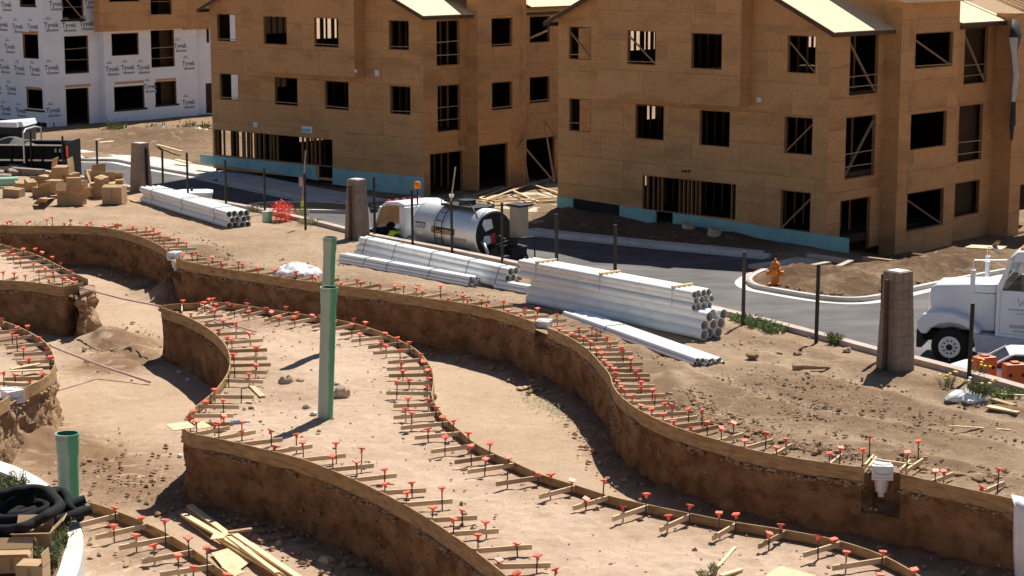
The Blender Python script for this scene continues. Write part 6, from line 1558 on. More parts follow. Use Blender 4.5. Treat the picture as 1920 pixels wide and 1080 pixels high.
# white plastic film by the boxes, white tank lid beyond the kerb
def crumple(name, u, v, wpx, hpx, m, label, cat, seed=3, hgt=.45, z=0.0, group=None):
    """crumpled sheet: ridged noise surface with a ragged outline that rests on the ground"""
    c = G(u, v, z); zc = c.y * cp + CAM_H * sp; w_ = wpx / FPX * zc; d_ = w_ * .75; n = 34; mb = MB(); idx = {}
    for j in range(n):
        for i in range(n):
            x, y = (i / (n - 1) - .5) * 2, (j / (n - 1) - .5) * 2; a = math.atan2(y, x); rr = math.hypot(x, y); lim = .78 + .22 * noise.noise(Vector((math.cos(a) * 1.5, math.sin(a) * 1.5, seed)))
            if rr > lim + .05: continue
            f = 1 - abs(noise.noise(Vector((x * 2.2, y * 2.2, seed)))) * 1.6; f2 = 1 - abs(noise.noise(Vector((x * 5, y * 5, seed + 4)))) * 1.8
            h = max(0, (1 - rr / lim)) ** .5 * hgt * (.35 + .75 * max(0, f)) + .12 * hgt * f2 * min(1, (1.05 - rr / lim) * 4)
            idx[(i, j)] = len(mb.v); mb.v.append((x * w_ / 2 + .03 * noise.noise((x * 9, y * 9, 1)), y * d_ / 2, max(.005, h)))
    for j in range(n - 1):
        for i in range(n - 1):
            k = [(i, j), (i + 1, j), (i + 1, j + 1), (i, j + 1)]
            if all(q in idx for q in k): mb.f.append([idx[q] for q in k]); mb.mi.append(0)
    o = mb.build(name, m, None, smooth=28, label=label, cat=cat, group=group); o.location = (c.x, c.y, z + .01); so = o.modifiers.new('s', 'SOLIDIFY'); so.thickness = .008
    return o
crumple('plastic_film', 226, 348, 26, 20, 'bag_white', 'white plastic film heaped behind the rightmost cardboard box', 'plastic film', 2, .4)
crumple('tarp', 556, 517, 128, 34, 'tarp_white', 'crumpled white tarp lying on the far bank left of the rear green pipe', 'tarp', 5, .42)
p = AT(364, 358, G(364, 371, .14).y + 1.9); tk = empty('storage_tank', (p.x, p.y, ZS), 'white flat topped tank with a dark cap on the street behind the left pipe stack', 'tank', .1)
mb = MB(); H = p.z - ZS; mb.slab([(-.72, -.4), (-.5, -.62), (.5, -.62), (.72, -.4), (.72, .4), (.5, .62), (-.5, .62), (-.72, .4)], 0, H - .14); mb.build('tank_body', 'white_plastic', tk, bevel=.03)
mb = MB(); mb.slab([(-.78, -.42), (-.54, -.68), (.54, -.68), (.78, -.42), (.78, .42), (.54, .68), (-.54, .68), (-.78, .42)], H - .138, H); mb.build('tank_lid', 'white_plastic', tk, bevel=.03)
mb = MB(); mb.tube((-.1, 0, H), (-.1, 0, H + .12), .06, n=12); mb.build('tank_cap', 'machine_black', tk)
# green bucket, red netting, laths
p = G(501, 416); k = FPX / (p.y * cp + CAM_H * sp); mb = MB(); mb.tube((0, 0, 0), (0, 0, 20 / k), 9.5 / k, 9.0 / k, n=24, inner=8.6 / k); mb.tube((0, 0, .01), (0, 0, .03), 8.5 / k, n=24); b = mb.build('bucket', 'sewer_green', None, smooth=40, label='green open topped plastic tub beside the red netting', cat='bucket'); b.location = p
mb = MB(); mb.lathe((0, 0, 20 / k - .03), [(9.2 / k, 0), (9.9 / k, .01), (9.9 / k, .035), (9.2 / k, .04)], 24); mb.build('bucket_rim', 'sewer_green', b, smooth=40)
nt_ = MB(); c0_, rr_ = G(528, 414), random.Random(4)
for k in range(420):
    a, r_ = rr_.uniform(0, 6.28), rr_.uniform(.05, .5); h = rr_.uniform(0, .55 * (1 - r_ * .9) + .25); q = Vector((c0_.x + math.cos(a) * r_ * .95, c0_.y + math.sin(a) * r_ * .8, h)); d = Vector((rr_.uniform(-1, 1), rr_.uniform(-1, 1), rr_.uniform(-.7, .8))).normalized() * rr_.uniform(.08, .22)
    e = q + d; e.z = max(.0, e.z); nt_.beam(q, e, .02, .006)
nt_.build('safety_netting', 'net_red', None, label='heap of red plastic safety netting beside the green tub', cat='netting')
def lath(ub, vb, ut, vt, label, m='lumber_old', ribbon=None, z=0.0):
    p = G(ub, vb, z); t = AT(ut, vt, p.y - .02); o = MB().beam(p, t, .05, .014, up=(.3, 1, 0)).build('survey_lath', m, None, label=label, cat='lath')
    if ribbon:
        (u, v, w_, h_, m_) = ribbon; q = AT(u, v, p.y - .06); k = FPX / (q.y * cp + CAM_H * sp); mb = MB(); mb.box(q, (w_ / k, .02, h_ / k), rz=.2); mb.build('flagging', m_, o, world=True)
    return o
lath(566, 392, 573, 282, 'grey survey lath with pink and yellow flagging beside a fence post', ribbon=(564, 341, 7, 17, 'pvc_pink'))
q = AT(567, 382, G(566, 392).y - .08); MB().box(q, (.14, .05, .2)).build('marker_paint', 'vest_lime', None, label='small yellow marker at the foot of the survey lath', cat='marker')
lath(846, 374, 853, 313, 'grey survey lath taped to the post before the tank lettering', z=1.9) if False else None
p = G(848, 478); t0, t1 = AT(845.5, 378, p.y - .05), AT(854, 313, p.y - .05); o = MB().beam(t0, t1, .05, .016, up=(.3, 1, 0)).build('survey_lath', 'lumber_old', None, label='grey survey lath taped to the post before the tank lettering', cat='lath')
mb = MB(); mb.box(AT(846.5, 367, p.y - .05), (.16, .12, .10)); mb.build('tape_wrap', 'white_plastic', o, world=True)

# roof trusses and lumber by the middle building
def stick(name, pts, wd, hg, m, label, cat, group=None):
    mb = MB()
    for a, b in pts: mb.beam(a, b, wd, hg)
    return mb.build(name, m, None, label=label, cat=cat, group=group)
def truss(apex, footl, footr, m, label, king, parts):
    t = empty('roof_truss', (apex + Vector((0, 0, 0))) * .5 + footl * .25 + footr * .25, label, 'roof truss', 0, 'roof trusses by the middle building')
    def pc(a, b, nm):
        MB().beam(a, b, .045, .11, up=(.35, -.9, .2)).build(nm, m, t, world=True)
    pc(footl, apex, 'rafter'); pc(apex, footr, 'rafter')
    for a, b in parts: pc(a, b, 'web')
    pc(footl, footr, 'bottom_chord')
Yt = G(985, 352, ZS).y
ap = AT(1020, 224, Yt + 1.0); fl_ = AT(958, 292, Yt + .2); fr_ = AT(1046, 262, Yt + 1.2); m1 = AT(980, 272, Yt + .4); b1 = AT(991, 345, Yt + .2); b2 = AT(1039, 341, Yt + .4)
t = empty('roof_truss', ((ap.x + b1.x) / 2, Yt + .6, ZS), 'wooden roof truss leaning upright before the garage openings', 'roof truss', 0, 'roof trusses by the middle building')
for nm, a, b in (('rafter', fl_, ap), ('rafter', ap, fr_), ('web', m1, b1), ('web', m1, b2), ('web', ap, b2)): MB().beam(a, b, .05, .12, up=(.35, -.9, .2)).build(nm, 'lumber_old', t, world=True)
def flat_truss(px, z, label):
    pt = [G(u, v, z) for u, v in px[0]]; t = empty('roof_truss', tuple(sum((p for p in pt), Vector()) / len(pt)), label, 'roof truss', 0, 'roof trusses by the middle building')
    for nm, i, j in px[1]: MB().beam(pt[i], pt[j], .10, .045).build(nm, 'lumber_new', t, world=True)
flat_truss(([(905, 378), (992, 344), (1070, 369), (1070, 360), (961, 357), (1003, 376), (935, 372)], [('rafter', 0, 1), ('rafter', 1, 2), ('bottom_chord', 0, 2), ('web', 4, 5), ('web', 1, 4), ('web', 6, 5)]), ZS + .25, 'roof truss lying flat on the driveway, uppermost of the flat ones')
flat_truss(([(900, 371), (985, 338), (1072, 374), (965, 361), (1010, 378), (1000, 345), (930, 384)], [('rafter', 0, 1), ('rafter', 5, 2), ('bottom_chord', 6, 2), ('web', 3, 4), ('web', 0, 6)]), ZS + .10, 'roof truss lying flat on the driveway beneath another truss')
for i, (a, b, lb) in enumerate((((870, 372), (985, 336), 'long board lying before the garages, left of the flat trusses'), ((900, 377), (1003, 340), 'long dark board beneath the flat trusses'), ((930, 366), (1046, 330), 'long board lying at the foot of the leaning truss'))):
    stick('plank', [(G(*a, ZS + .08), G(*b, ZS + .08))], .2, .05, 'lumber_old', lb, 'plank', 'planks before the garages')
pts, sz = [], []
rng = random.Random(5)
for k in range(160):
    q = G(rng.gauss(1005, 16), rng.gauss(409, 4), ZS + .06); pts.append((q.x, q.y, ZS + .08)); sz.append(rng.uniform(.04, .13))
clods('rubble', pts, sz, 'concrete_tan', seed=3)
for a, b, lb in (((960, 421), (1018, 415), 'weathered plank edging the rubble strip by the driveway'), ((1030, 399), (1046, 403), 'white pipe offcut lying at the left corner of the right building')):
    stick('plank', [(G(*a, ZS + .1), G(*b, ZS + .1))], .2, .08, 'lumber_old' if 'plank' in lb else 'pvc', lb, 'plank' if 'plank' in lb else 'pipe')
for u, v, lb in ((1289, 437, 'cut pipe stub on the dark soil before the blue foam, left one'), (1338, 446, 'cut pipe stub on the dark soil before the blue foam, right one')):
    q = G(u, v, ZS + .1); mb = MB(); mb.tube((0, 0, -.2), (0, 0, .42), .28, n=18, inner=.23); o = mb.build('pipe_stub', 'concrete_tan', None, smooth=40, label=lb, cat='pipe stub'); o.location = q; o.rotation_euler = (.2, .15, 0)
# right-hand lot
stick('timber', [(G(1618, 484, ZS + .15), G(1752, 500, ZS + .1))], .16, .14, 'lumber_old', 'long timber lying on the dirt behind the right block column', 'timber')
sheet('plywood_sheet', [gz(1808, 466, ZS + .5), gz(1878, 470, ZS + .55), gz(1888, 464, ZS + .6), gz(1822, 461, ZS + .55)], .05, 'osb_scrap', 'pale sheet of plywood lying on the mound behind the white truck cab', 'plywood')
stick('plank', [(G(1858, 467, ZS + .4), G(1872, 452, ZS + .9))], .16, .05, 'lumber_old', 'short board poking up from the mound at the far right', 'plank')
sheet('plywood_sheet', [gz(1590, 484, ZS - .1), gz(1612, 476, ZS - .1), gz(1640, 479, ZS - .1), gz(1620, 488, ZS - .1)], .03, 'concrete_tan', 'doorstep slab of plywood before the open doorway', 'plywood') if False else None
# far lot before the wrapped building
stick('plank', [(G(178, 263, ZS + .3), G(268, 244, ZS + .5))], .14, .05, 'lumber_new', 'long pale plank across the dirt before the wrapped building', 'plank', 'planks on the far dirt lot')
stick('plank', [(G(180, 268, ZS + .25), G(223, 264, ZS + .35))], .5, .05, 'lumber_new', 'short wide board beside the long pale plank', 'plank', 'planks on the far dirt lot')
stick('plank', [(G(294, 271, ZS + .5), G(342, 284, ZS + .4))], .14, .05, 'lumber_new', 'slim pale plank on the dirt mound behind the left block column', 'plank', 'planks on the far dirt lot')
stick('plank', [(G(330, 299, ZS + .4), G(356, 306, ZS + .3))], .3, .05, 'lumber_new', 'short board at the foot of the dirt mound', 'plank', 'planks on the far dirt lot')
crumple('plastic_film', 308, 254, 42, 14, 'bag_white', 'ragged white plastic film on the dirt before the wrapped building, left one', 'plastic film', 8, .16, ZS + .35)
crumple('plastic_film', 374, 252, 62, 22, 'tarp_white', 'white plastic film heap against the left end of the middle building', 'plastic film', 9, .42, ZS + .3)
crumple('plastic_film', 302, 242, 22, 18, 'cloth_grey', 'grey plastic film scrap behind the ragged white one', 'plastic film', 12, .25, ZS + .3)

# ------------------------------------------------------------------ skimmers, pink conduits, scraps on the islands
def skimmer(u, v, zt, s, rz, label, lid=True):
    """white pool skimmer: mouth box, round lid collar, tapered pot, outlet"""
    p = G(u, v, zt); k = empty('pool_skimmer', (p.x, p.y, zt), label, 'pool skimmer', rz)
    mb = MB(); mb.bb((-.26 * s, -.02 * s, -.34 * s), (.26 * s, .0, 0)); mb.bb((-.26 * s, 0, -.34 * s), (-.23 * s, .32 * s, 0)); mb.bb((.23 * s, 0, -.34 * s), (.26 * s, .32 * s, 0)); mb.bb((-.23 * s, 0, -.34 * s), (.23 * s, .32 * s, -.31 * s)); mb.bb((-.23 * s, 0, -.03 * s), (.23 * s, .34 * s, 0)); mb.bb((-.23 * s, .30 * s, -.31 * s), (.23 * s, .32 * s, -.03 * s)); mb.build('mouth_box', 'skimmer_white', k)
    mb = MB(); mb.bb((-.27 * s, -.05 * s, -.36 * s), (.27 * s, -.021 * s, -.30 * s)); mb.bb((-.27 * s, -.05 * s, -.06 * s), (.27 * s, -.021 * s, .01 * s)); mb.bb((-.27 * s, -.05 * s, -.30 * s), (-.21 * s, -.021 * s, -.06 * s)); mb.bb((.21 * s, -.05 * s, -.30 * s), (.27 * s, -.021 * s, -.06 * s)); mb.build('face_frame', 'skimmer_white', k, bevel=.006)
    mb = MB(); mb.lathe((0, .30 * s, 0), [(.235 * s, -.02 * s), (.235 * s, .03 * s), (.20 * s, .035 * s), (.19 * s, .015 * s), (.02, .015 * s)], 24); mb.build('lid_collar', 'skimmer_white', k, smooth=35)
    mb = MB(); mb.lathe((0, .24 * s, 0), [(.05 * s, -.86 * s), (.09 * s, -.85 * s), (.09 * s, -.76 * s), (.15 * s, -.72 * s), (.19 * s, -.5 * s), (.20 * s, -.342 * s), (.10 * s, -.341 * s)], 24); mb.build('pot', 'skimmer_white', k, smooth=35)
    mb = MB(); mb.sweep([(.20 * s * math.cos(a), -.056 * s, -.16 * s - .07 * s * math.sin(a)) for a in [math.pi * i / 10 for i in range(11)]], .014, 6); mb.build('weir_lip', 'skimmer_white', k)
    return k
skimmer(1655, 874, ZT - .01, .80, -.12, 'big white pool skimmer set in a notch of the far bank at the right')
skimmer(1014, 603, ZT - .02, .85, -.45, 'small white pool skimmer in the far bank left of the bend')
skimmer(322, 474, ZT - .02, .75, -.62, 'small white pool skimmer in the far bank at the left below the left pipe stack')
skimmer(29, 733, ZT, .85, .85, 'white pool skimmer at the front edge of the left island')
# timber frame boxed round the big skimmer
mb = MB(); c = G(1654, 866, ZT)
for a, b, nm in (((1622, 874), (1638, 856), 0), ((1630, 877), (1643, 859), 0), ((1688, 884), (1706, 866), 0), ((1698, 884), (1730, 863), 0)):
    stick('brace_board', [(G(*a, ZT - .02), G(*b, ZT - .02))], .04, .09, 'lumber_new', 'pale board of the frame boxed round the big white skimmer', 'brace board', 'frame boards round the big skimmer')
stick('brace_board', [(G(1632, 862, ZT - .004), G(1712, 874, ZT - .004))], .04, .09, 'lumber_new', 'long pale board across the rear of the frame round the big skimmer', 'brace board', 'frame boards round the big skimmer')
for u, v in ((1617, 888), (1630, 864), (1700, 894), (1722, 872)):
    q = G(u, v, 0); stake(q.x, q.y, .50, 'red capped rebar stake beside the frame of the big skimmer', 'stakes at the big skimmer')
def rodline(px, r, m, name, label, cat, zs):
    P = [G(u, v, z) + Vector((0, 0, r)) for (u, v), z in zip(px, zs)]; mb = MB(); mb.sweep(P, r, 10); return mb.build(name, m, None, smooth=50, label=label, cat=cat, group='pinkish conduits across the dig')
rodline([(150, 541), (230, 562), (312, 578)], .026, 'pvc_pink', 'conduit', 'thin pinkish conduit bridging the gap between the far left island and the main island', 'conduit', [.05, .03, .05])
rodline([(93, 650), (120, 661), (190, 688), (282, 719)], .035, 'pvc_pink', 'conduit', 'thin pinkish conduit slanting down from the left island onto the basin floor', 'conduit', [.03, -.4, -1.1, ZF + .04])
rodline([(402, 600), (440, 612), (480, 624)], .024, 'pvc_pink', 'conduit', 'short pinkish conduit among the braces on the main island', 'conduit', [.06, .05, .05])
stick('plank', [(G(471, 723, .03), G(492, 744, .03))], .14, .045, 'lumber', 'short pale two-by-four lying loose left of the front green pipe', 'plank', 'loose planks on the islands')
for (u0, v0), (u1, v1), w_, lb in (((20, 692), (75, 682), .13, 'pale loose board lying across the braces of the left island, upper one'), ((18, 696), (80, 693), .13, 'pale loose board lying across the braces of the left island, lower one')):
    stick('plank', [(G(u0, v0, ZT + .02), G(u1, v1, ZT + .02))], w_, .03, 'lumber_new', lb, 'plank', 'loose planks on the islands')
sheet('plywood_scrap', [gz(310, 797, ZT + .03), gz(326, 808, ZT + .03), gz(367, 802, ZT + .03), gz(352, 791, ZT + .03)], .015, 'osb_scrap', 'pale plywood scrap lying over the left corner of the island', 'plywood')
sheet('plywood_scrap', [gz(372, 805, ZT + .012), gz(398, 801, ZT + .012), gz(380, 790, ZT + .012), gz(362, 793, ZT + .012)], .012, 'osb_scrap', 'second plywood scrap tucked under the first on the island corner', 'plywood')
q0, q1 = G(1345, 1063, .03), G(1379, 1025, .03); stick('survey_lath', [(q0, q1)], .06, .02, 'lumber_new', 'pointed wooden stake lying on the island at the bottom right', 'lath')
stick('plank', [(G(1352, 1080, .04), G(1390, 1068, .05))], .09, .04, 'lumber_new', 'pale stake end with red paint at the bottom edge', 'plank')
sheet('plywood_scrap', [gz(1430, 1084, .03), gz(1462, 1062, .03), gz(1530, 1080, .03), gz(1500, 1110, .03)], .015, 'osb_scrap', 'plywood sheet corner at the bottom edge below the island braces', 'plywood')
q = G(450, 791, .035); bt = empty('water_bottle', q, 'clear blue plastic water bottle lying on the island', 'bottle', .1)
mb = MB(); mb.lathe((-.14, 0, 0), [(.02, 0), (.035, .01), (.035, .07), (.031, .09), (.035, .11), (.035, .2), (.014, .25), (.013, .27)], 14, 'X'); mb.build('bottle_body', 'bottle_blue', bt, smooth=40)
mb = MB(); mb.lathe((.131, 0, 0), [(.015, 0), (.015, .02)], 12, 'X'); mb.build('bottle_cap', 'decal_white', bt); bt.scale = (1.5, 1.5, 1.5)
# rocks
def rock(u, v, wpx, hpx, label, z=0.0, m='rock', seed=0, group='stones lying on the island'):
    c = G(u, v, z); k = FPX / (c.y * cp + (CAM_H - z) * sp); rx, rz_ = wpx / k / 2, hpx / k / 2; mb = MB(); n, K = 14, 9
    vs = []
    for j in range(K):
        th = math.pi * j / (K - 1)
        for i in range(n):
            ph = 2 * math.pi * i / n; d = Vector((math.sin(th) * math.cos(ph), math.sin(th) * math.sin(ph), math.cos(th))); f = 1 + .34 * noise.noise(d * 1.5 + Vector((seed * 5.1, 0, 0))) + .16 * noise.noise(d * 3.4 + Vector((seed, 7, 0)))
            vs.append((d.x * rx * f, d.y * rx * .9 * f, d.z * rz_ * f))
    mb.add(vs, [(j * n + i, (j + 1) * n + i, (j + 1) * n + (i + 1) % n, j * n + (i + 1) % n) for j in range(K - 1) for i in range(n)]); o = mb.build('stone', m, None, smooth=32, label=label, cat='stone', group=group); o.location = (c.x, c.y, z + rz_ * .6); return o
rock(537, 720, 28, 22, 'large pale stone on the island left of the front green pipe', seed=1); rock(562, 717, 15, 10, 'small brown stone beside the large pale one', seed=2, m='clod_pale'); rock(640, 744, 30, 28, 'large brown stone just right of the front green pipe', seed=3); rock(630, 722, 16, 9, 'flat pale stone behind the large brown one', seed=8)
rock(575, 766, 16, 11, 'small pale stone left of the foot of the front green pipe', seed=4); rock(588, 778, 14, 9, 'white pebble at the foot of the front green pipe', seed=5, m='concrete_white')
rock(1410, 670, 24, 12, 'dark earth clod near the thin white pipes', seed=6, m='clod', group='clods in the yard'); rock(1495, 668, 16, 12, 'dark round clod near the kerb left of a post', seed=7, m='clod', group='clods in the yard'); rock(1588, 660, 16, 12, 'pale stone by the kerb left of the right column', seed=9, group='clods in the yard'); rock(1461, 667, 14, 9, 'dark clod beside the green weeds', seed=11, m='clod', group='clods in the yard')
rock(756, 1024, 20, 14, 'round stone in the shade below the island front', z=ZF, seed=12, group='stones in the basin'); rock(612, 1055, 30, 16, 'flat stone in the shade at the bottom of the basin', z=ZF, seed=13, group='stones in the basin'); rock(523, 1023, 16, 14, 'pale stone in the shade by the lumber pile', z=ZF, seed=14, group='stones in the basin')
rock(336, 700, 10, 7, 'white litter scrap in the shade of the left island face, upper one', z=ZF, seed=15, m='concrete_white', group='litter in the basin'); rock(353, 714, 12, 6, 'white litter scrap in the shade of the left island face, lower one', z=ZF, seed=16, m='concrete_white', group='litter in the basin'); rock(337, 858, 9, 10, 'white paper scrap at the foot of the island corner', z=ZF, seed=17, m='bag_white', group='litter in the basin')
for i in range(12):
    q = (random.uniform(1630, 1678), random.uniform(944, 966)); rock(q[0], q[1], random.uniform(4, 10), random.uniform(4, 7), 'pale pebble in the notch below the big skimmer', z=-.72, seed=30 + i, m='rock', group='pebbles below the big skimmer')
# log of brown wrapped pipe lying in the yard
p, q = G(1487, 690, .06), G(1556, 689, .05); mb = MB(); mb.sweep([p, p.lerp(q, .3) + Vector((0, 0, .02)), p.lerp(q, .7), q], lambda t: .085 - .06 * t, 10); mb.build('sandbag_roll', 'clod', None, smooth=40, label='brown mud caked roll lying in the yard before the right column', cat='roll')
stick('plank', [(G(1780, 798, .03), G(1895, 806, .03))], .06, .02, 'lumber_new', 'long thin lath lying in the tyre tracks at the right', 'lath')
stick('plank', [(G(973, 730, ZF + .05), G(1004, 722, ZF + .05))], .2, .05, 'lumber_old', 'weathered plank on the basin floor in the shade, left one', 'plank', 'planks on the basin floor')
stick('plank', [(G(990, 736, ZF + .05), G(1010, 727, ZF + .05))], .14, .05, 'lumber_old', 'weathered plank on the basin floor in the shade, right one', 'plank', 'planks on the basin floor')

# ------------------------------------------------------------------ lumber heap on the basin floor, lower left
zf = ZF + .06
LUM = [((352, 955), (420, 1000), .16, 'lumber_old', zf + .02), ((356, 948), (430, 1004), .14, 'lumber', zf + .08), ((345, 965), (560, 1090), .14, 'lumber_new', zf + .1), ((420, 1000), (520, 1075), .1, 'lumber', zf + .12),
       ((440, 1002), (600, 1110), .13, 'lumber_new', zf + .16), ((400, 1005), (560, 1100), .08, 'lumber_new', zf + .05), ((428, 998), (472, 992), .1, 'lumber_old', zf + .2), ((335, 960), (400, 1010), .13, 'lumber_old', zf + .0)]
for i, (a, b, w_, m_, z) in enumerate(LUM):
    stick('plank', [(G(*a, z), G(*b, z + random.uniform(-.01, .02)))], w_, .045, m_, ['weathered short plank at the upper end of the lumber heap', 'pale plank in the shade at the upper end of the lumber heap', 'longest bright plank on the left side of the lumber heap', 'slim plank inside the lumber heap', 'bright plank on the right side of the lumber heap', 'thin strip between the two longest planks of the heap', 'short crosswise board on the lumber heap', 'leftmost weathered plank of the lumber heap'][i], 'plank', 'lumber heap on the basin floor')
sheet('plywood_sheet', [gz(400, 1002, zf + .18), gz(425, 1000, zf + .2), gz(420, 1010, zf + .18), gz(394, 1012, zf + .18)], .015, 'osb_scrap', 'small square plywood piece on the lumber heap', 'plywood')
sheet('plywood_sheet', [gz(396, 1038, ZF + .05), gz(432, 1028, ZF + .07), gz(472, 1052, ZF + .05), gz(432, 1082, ZF + .05)], .015, 'osb_scrap', 'square plywood sheet left of the lumber heap', 'plywood')
sheet('plywood_sheet', [gz(415, 1064, ZF + .08), gz(440, 1082, ZF + .08), gz(458, 1074, ZF + .1), gz(436, 1058, ZF + .1)], .015, 'osb_scrap', 'second plywood sheet overlapping the square one', 'plywood')

# white sheet hung over the bank at the right edge
mb = MB(); n, K = 10, 14; vs = []
for k in range(K):
    for i in range(n):
        u = 1901 + i * 5 - 4 * math.sin(k * .35) * (k / K); v = 934 + (k * 14) + i * 1.2; t = k / (K - 1)
        base = G(1905 + i * 5, 938 + i, ZT); Yb = base.y - .08 - .25 * t + .03 * math.sin(i * 1.9 + k * .3)
        q = AT(u, v, Yb); vs.append(q if k else q + Vector((0, .2, .02)))
mb.add(vs, [(k * n + i, (k + 1) * n + i, (k + 1) * n + i + 1, k * n + i + 1) for k in range(K - 1) for i in range(n - 1)])
o = mb.build('plastic_sheet', 'tarp_white', None, smooth=50, label='white sheet hung over the cut bank at the right picture edge', cat='plastic sheet'); o.modifiers.new('s', 'SOLIDIFY').thickness = .006

# ------------------------------------------------------------------ curb planter, hose and boxes, lower left
ZP = 1.0
PO = [(-120, 822), (-60, 843), (0, 864), (36, 877), (73, 896), (96, 913), (125, 942), (146, 974), (156, 1009), (154, 1040), (145, 1076), (125, 1120), (95, 1160)]
PI_ = [(-120, 842), (-60, 862), (0, 884), (30, 898), (52, 915), (72, 934), (100, 958), (120, 985), (128, 1009), (120, 1036), (107, 1076), (88, 1115), (60, 1150)]
po, pi_ = resample(curve_w(PO, ZP), .12), curve_w(PI_, ZP)
n = len(po); pi_r = [Vector(pi_[int(i * (len(pi_) - 1) / (n - 1))]) for i in range(n)]
mb = MB(); vs = []
for a, b in zip(po, pi_r): vs += [(a.x, a.y, -.3), (a.x, a.y, ZP), (b.x, b.y, ZP), (b.x, b.y, .2)]
F = []
for i in range(n - 1):
    for x in range(3): F.append((4 * i + x, 4 * i + 4 + x, 4 * i + 5 + x, 4 * i + 1 + x)[::-1])
mb.add(vs, F); pw = mb.build('curb_planter', 'concrete_white', None, smooth=40, label='curved white concrete planter curb in the lower left corner', cat='planter')
bv = pw.modifiers.new('bevel', 'BEVEL'); bv.width = .02; bv.segments = 2; bv.limit_method = 'ANGLE'
terrain('planter_soil', [tuple(p) for p in pi_r] + [(-9, pi_r[-1].y - 2), (-12, pi_r[0].y + 1)], lambda vv, ed: np.full(len(vv), ZP - .16) + .05 * Fb(vv, 2, 3), 'lot_soil', .006, smin=.15, kind='structure')
def H(u, v, z): return G(u, v, z)
def hose(name, px, r, label):
    P = []
    ctrl = [(u, v, z) for u, v, z in px]
    sm = smooth_px([(a, b) for a, b, c in ctrl], 4.0); zz = np.interp(np.linspace(0, 1, len(sm)), np.linspace(0, 1, len(ctrl)), [c for *_, c in ctrl])
    P = [G(p.x, p.y, z) for p, z in zip(sm, zz)]
    mb = MB(); mb.sweep(P, r, 14); return mb, P
HS = [[(160, 937, 1.34), (140, 944, 1.30), (118, 954, 1.26), (95, 965, 1.2), (60, 977, 1.15), (20, 982, 1.1), (-20, 978, 1.1), (-45, 962, 1.15), (-30, 945, 1.2), (0, 930, 1.3), (30, 921, 1.4), (62, 917, 1.45), (88, 922, 1.45), (100, 936, 1.42), (92, 952, 1.38), (70, 963, 1.32), (40, 972, 1.28), (5, 974, 1.22), (-20, 966, 1.2)],
      [(168, 957, 1.22), (148, 962, 1.22), (120, 972, 1.18), (90, 982, 1.12), (60, 992, 1.08), (25, 1001, 1.05), (-10, 1003, 1.05), (-50, 995, 1.05)],
      [(150, 970, 1.10), (130, 952, 1.3), (128, 938, 1.42), (118, 924, 1.5), (104, 921, 1.5), (96, 926, 1.5), (112, 948, 1.42), (90, 965, 1.4), (45, 988, 1.12), (0, 993, 1.08), (-40, 985, 1.08)],
      [(0, 962, 1.12), (15, 948, 1.2), (40, 936, 1.28), (62, 934, 1.3)], [(-30, 972, .98), (0, 958, 1.0), (30, 948, 1.02), (60, 944, 1.04), (86, 946, 1.05), (92, 956, 1.05), (70, 964, 1.02), (35, 972, 1.0), (0, 975, .98)], [(-30, 956, .98), (0, 940, 1.02), (30, 932, 1.08), (60, 928, 1.12), (90, 932, 1.15), (108, 942, 1.15), (112, 958, 1.1), (90, 972, 1.05), (50, 984, 1.0), (0, 990, .98)], [(10, 965, .96), (40, 956, .96), (70, 954, .96), (40, 964, .95), (0, 968, .95)], [(110, 990, 1.06), (80, 1004, .99), (40, 1014, .98), (0, 1016, .98), (-40, 1010, .98)]]
hb = empty('drain_hose', G(60, 985, ZP - .1), 'tangled coil of thick black drain hose lying on the planter', 'hose')
for px in HS:
    mb, P = hose('h', px, .085, ''); mb.build('hose_loop', 'hose_black', hb, smooth=60, world=True)
q0, q1 = G(160, 955, 1.225), G(167, 953.5, 1.23); mb = MB(); mb.tube(q0, q1 + (q1 - q0) * .1, .092, n=16); mb.build('hose_coupling', 'hose_end', hb, world=True)
# boxes on the planter
def pbox(u, v, L, D, Hh, rz, lb, open_=(), fa=None, m='cardboard', z=ZP - .1):
    p = G(u, v, z); return carton((p.x, p.y + D / 2), (L, D, Hh), rz, lb, open_, z=z, group='cardboard boxes on the planter', flap_ang=fa, m=m)
pbox(58, 1046, .60, .44, .40, .08, 'open cardboard box on the planter with a flap standing at its right', ('r', 'f', 'b'), {'r': 2.35, 'f': 2.9, 'b': 2.5})
pbox(20, 1075, .55, .42, .26, .1, 'cardboard box with its flap lying open in the bottom left corner', ('f', 'b'), {'f': 2.7, 'b': 2.4})
pbox(58, 1105, .42, .36, .36, -.1, 'cardboard box cut by the bottom edge of the picture', ('r',), {'r': 1.5})

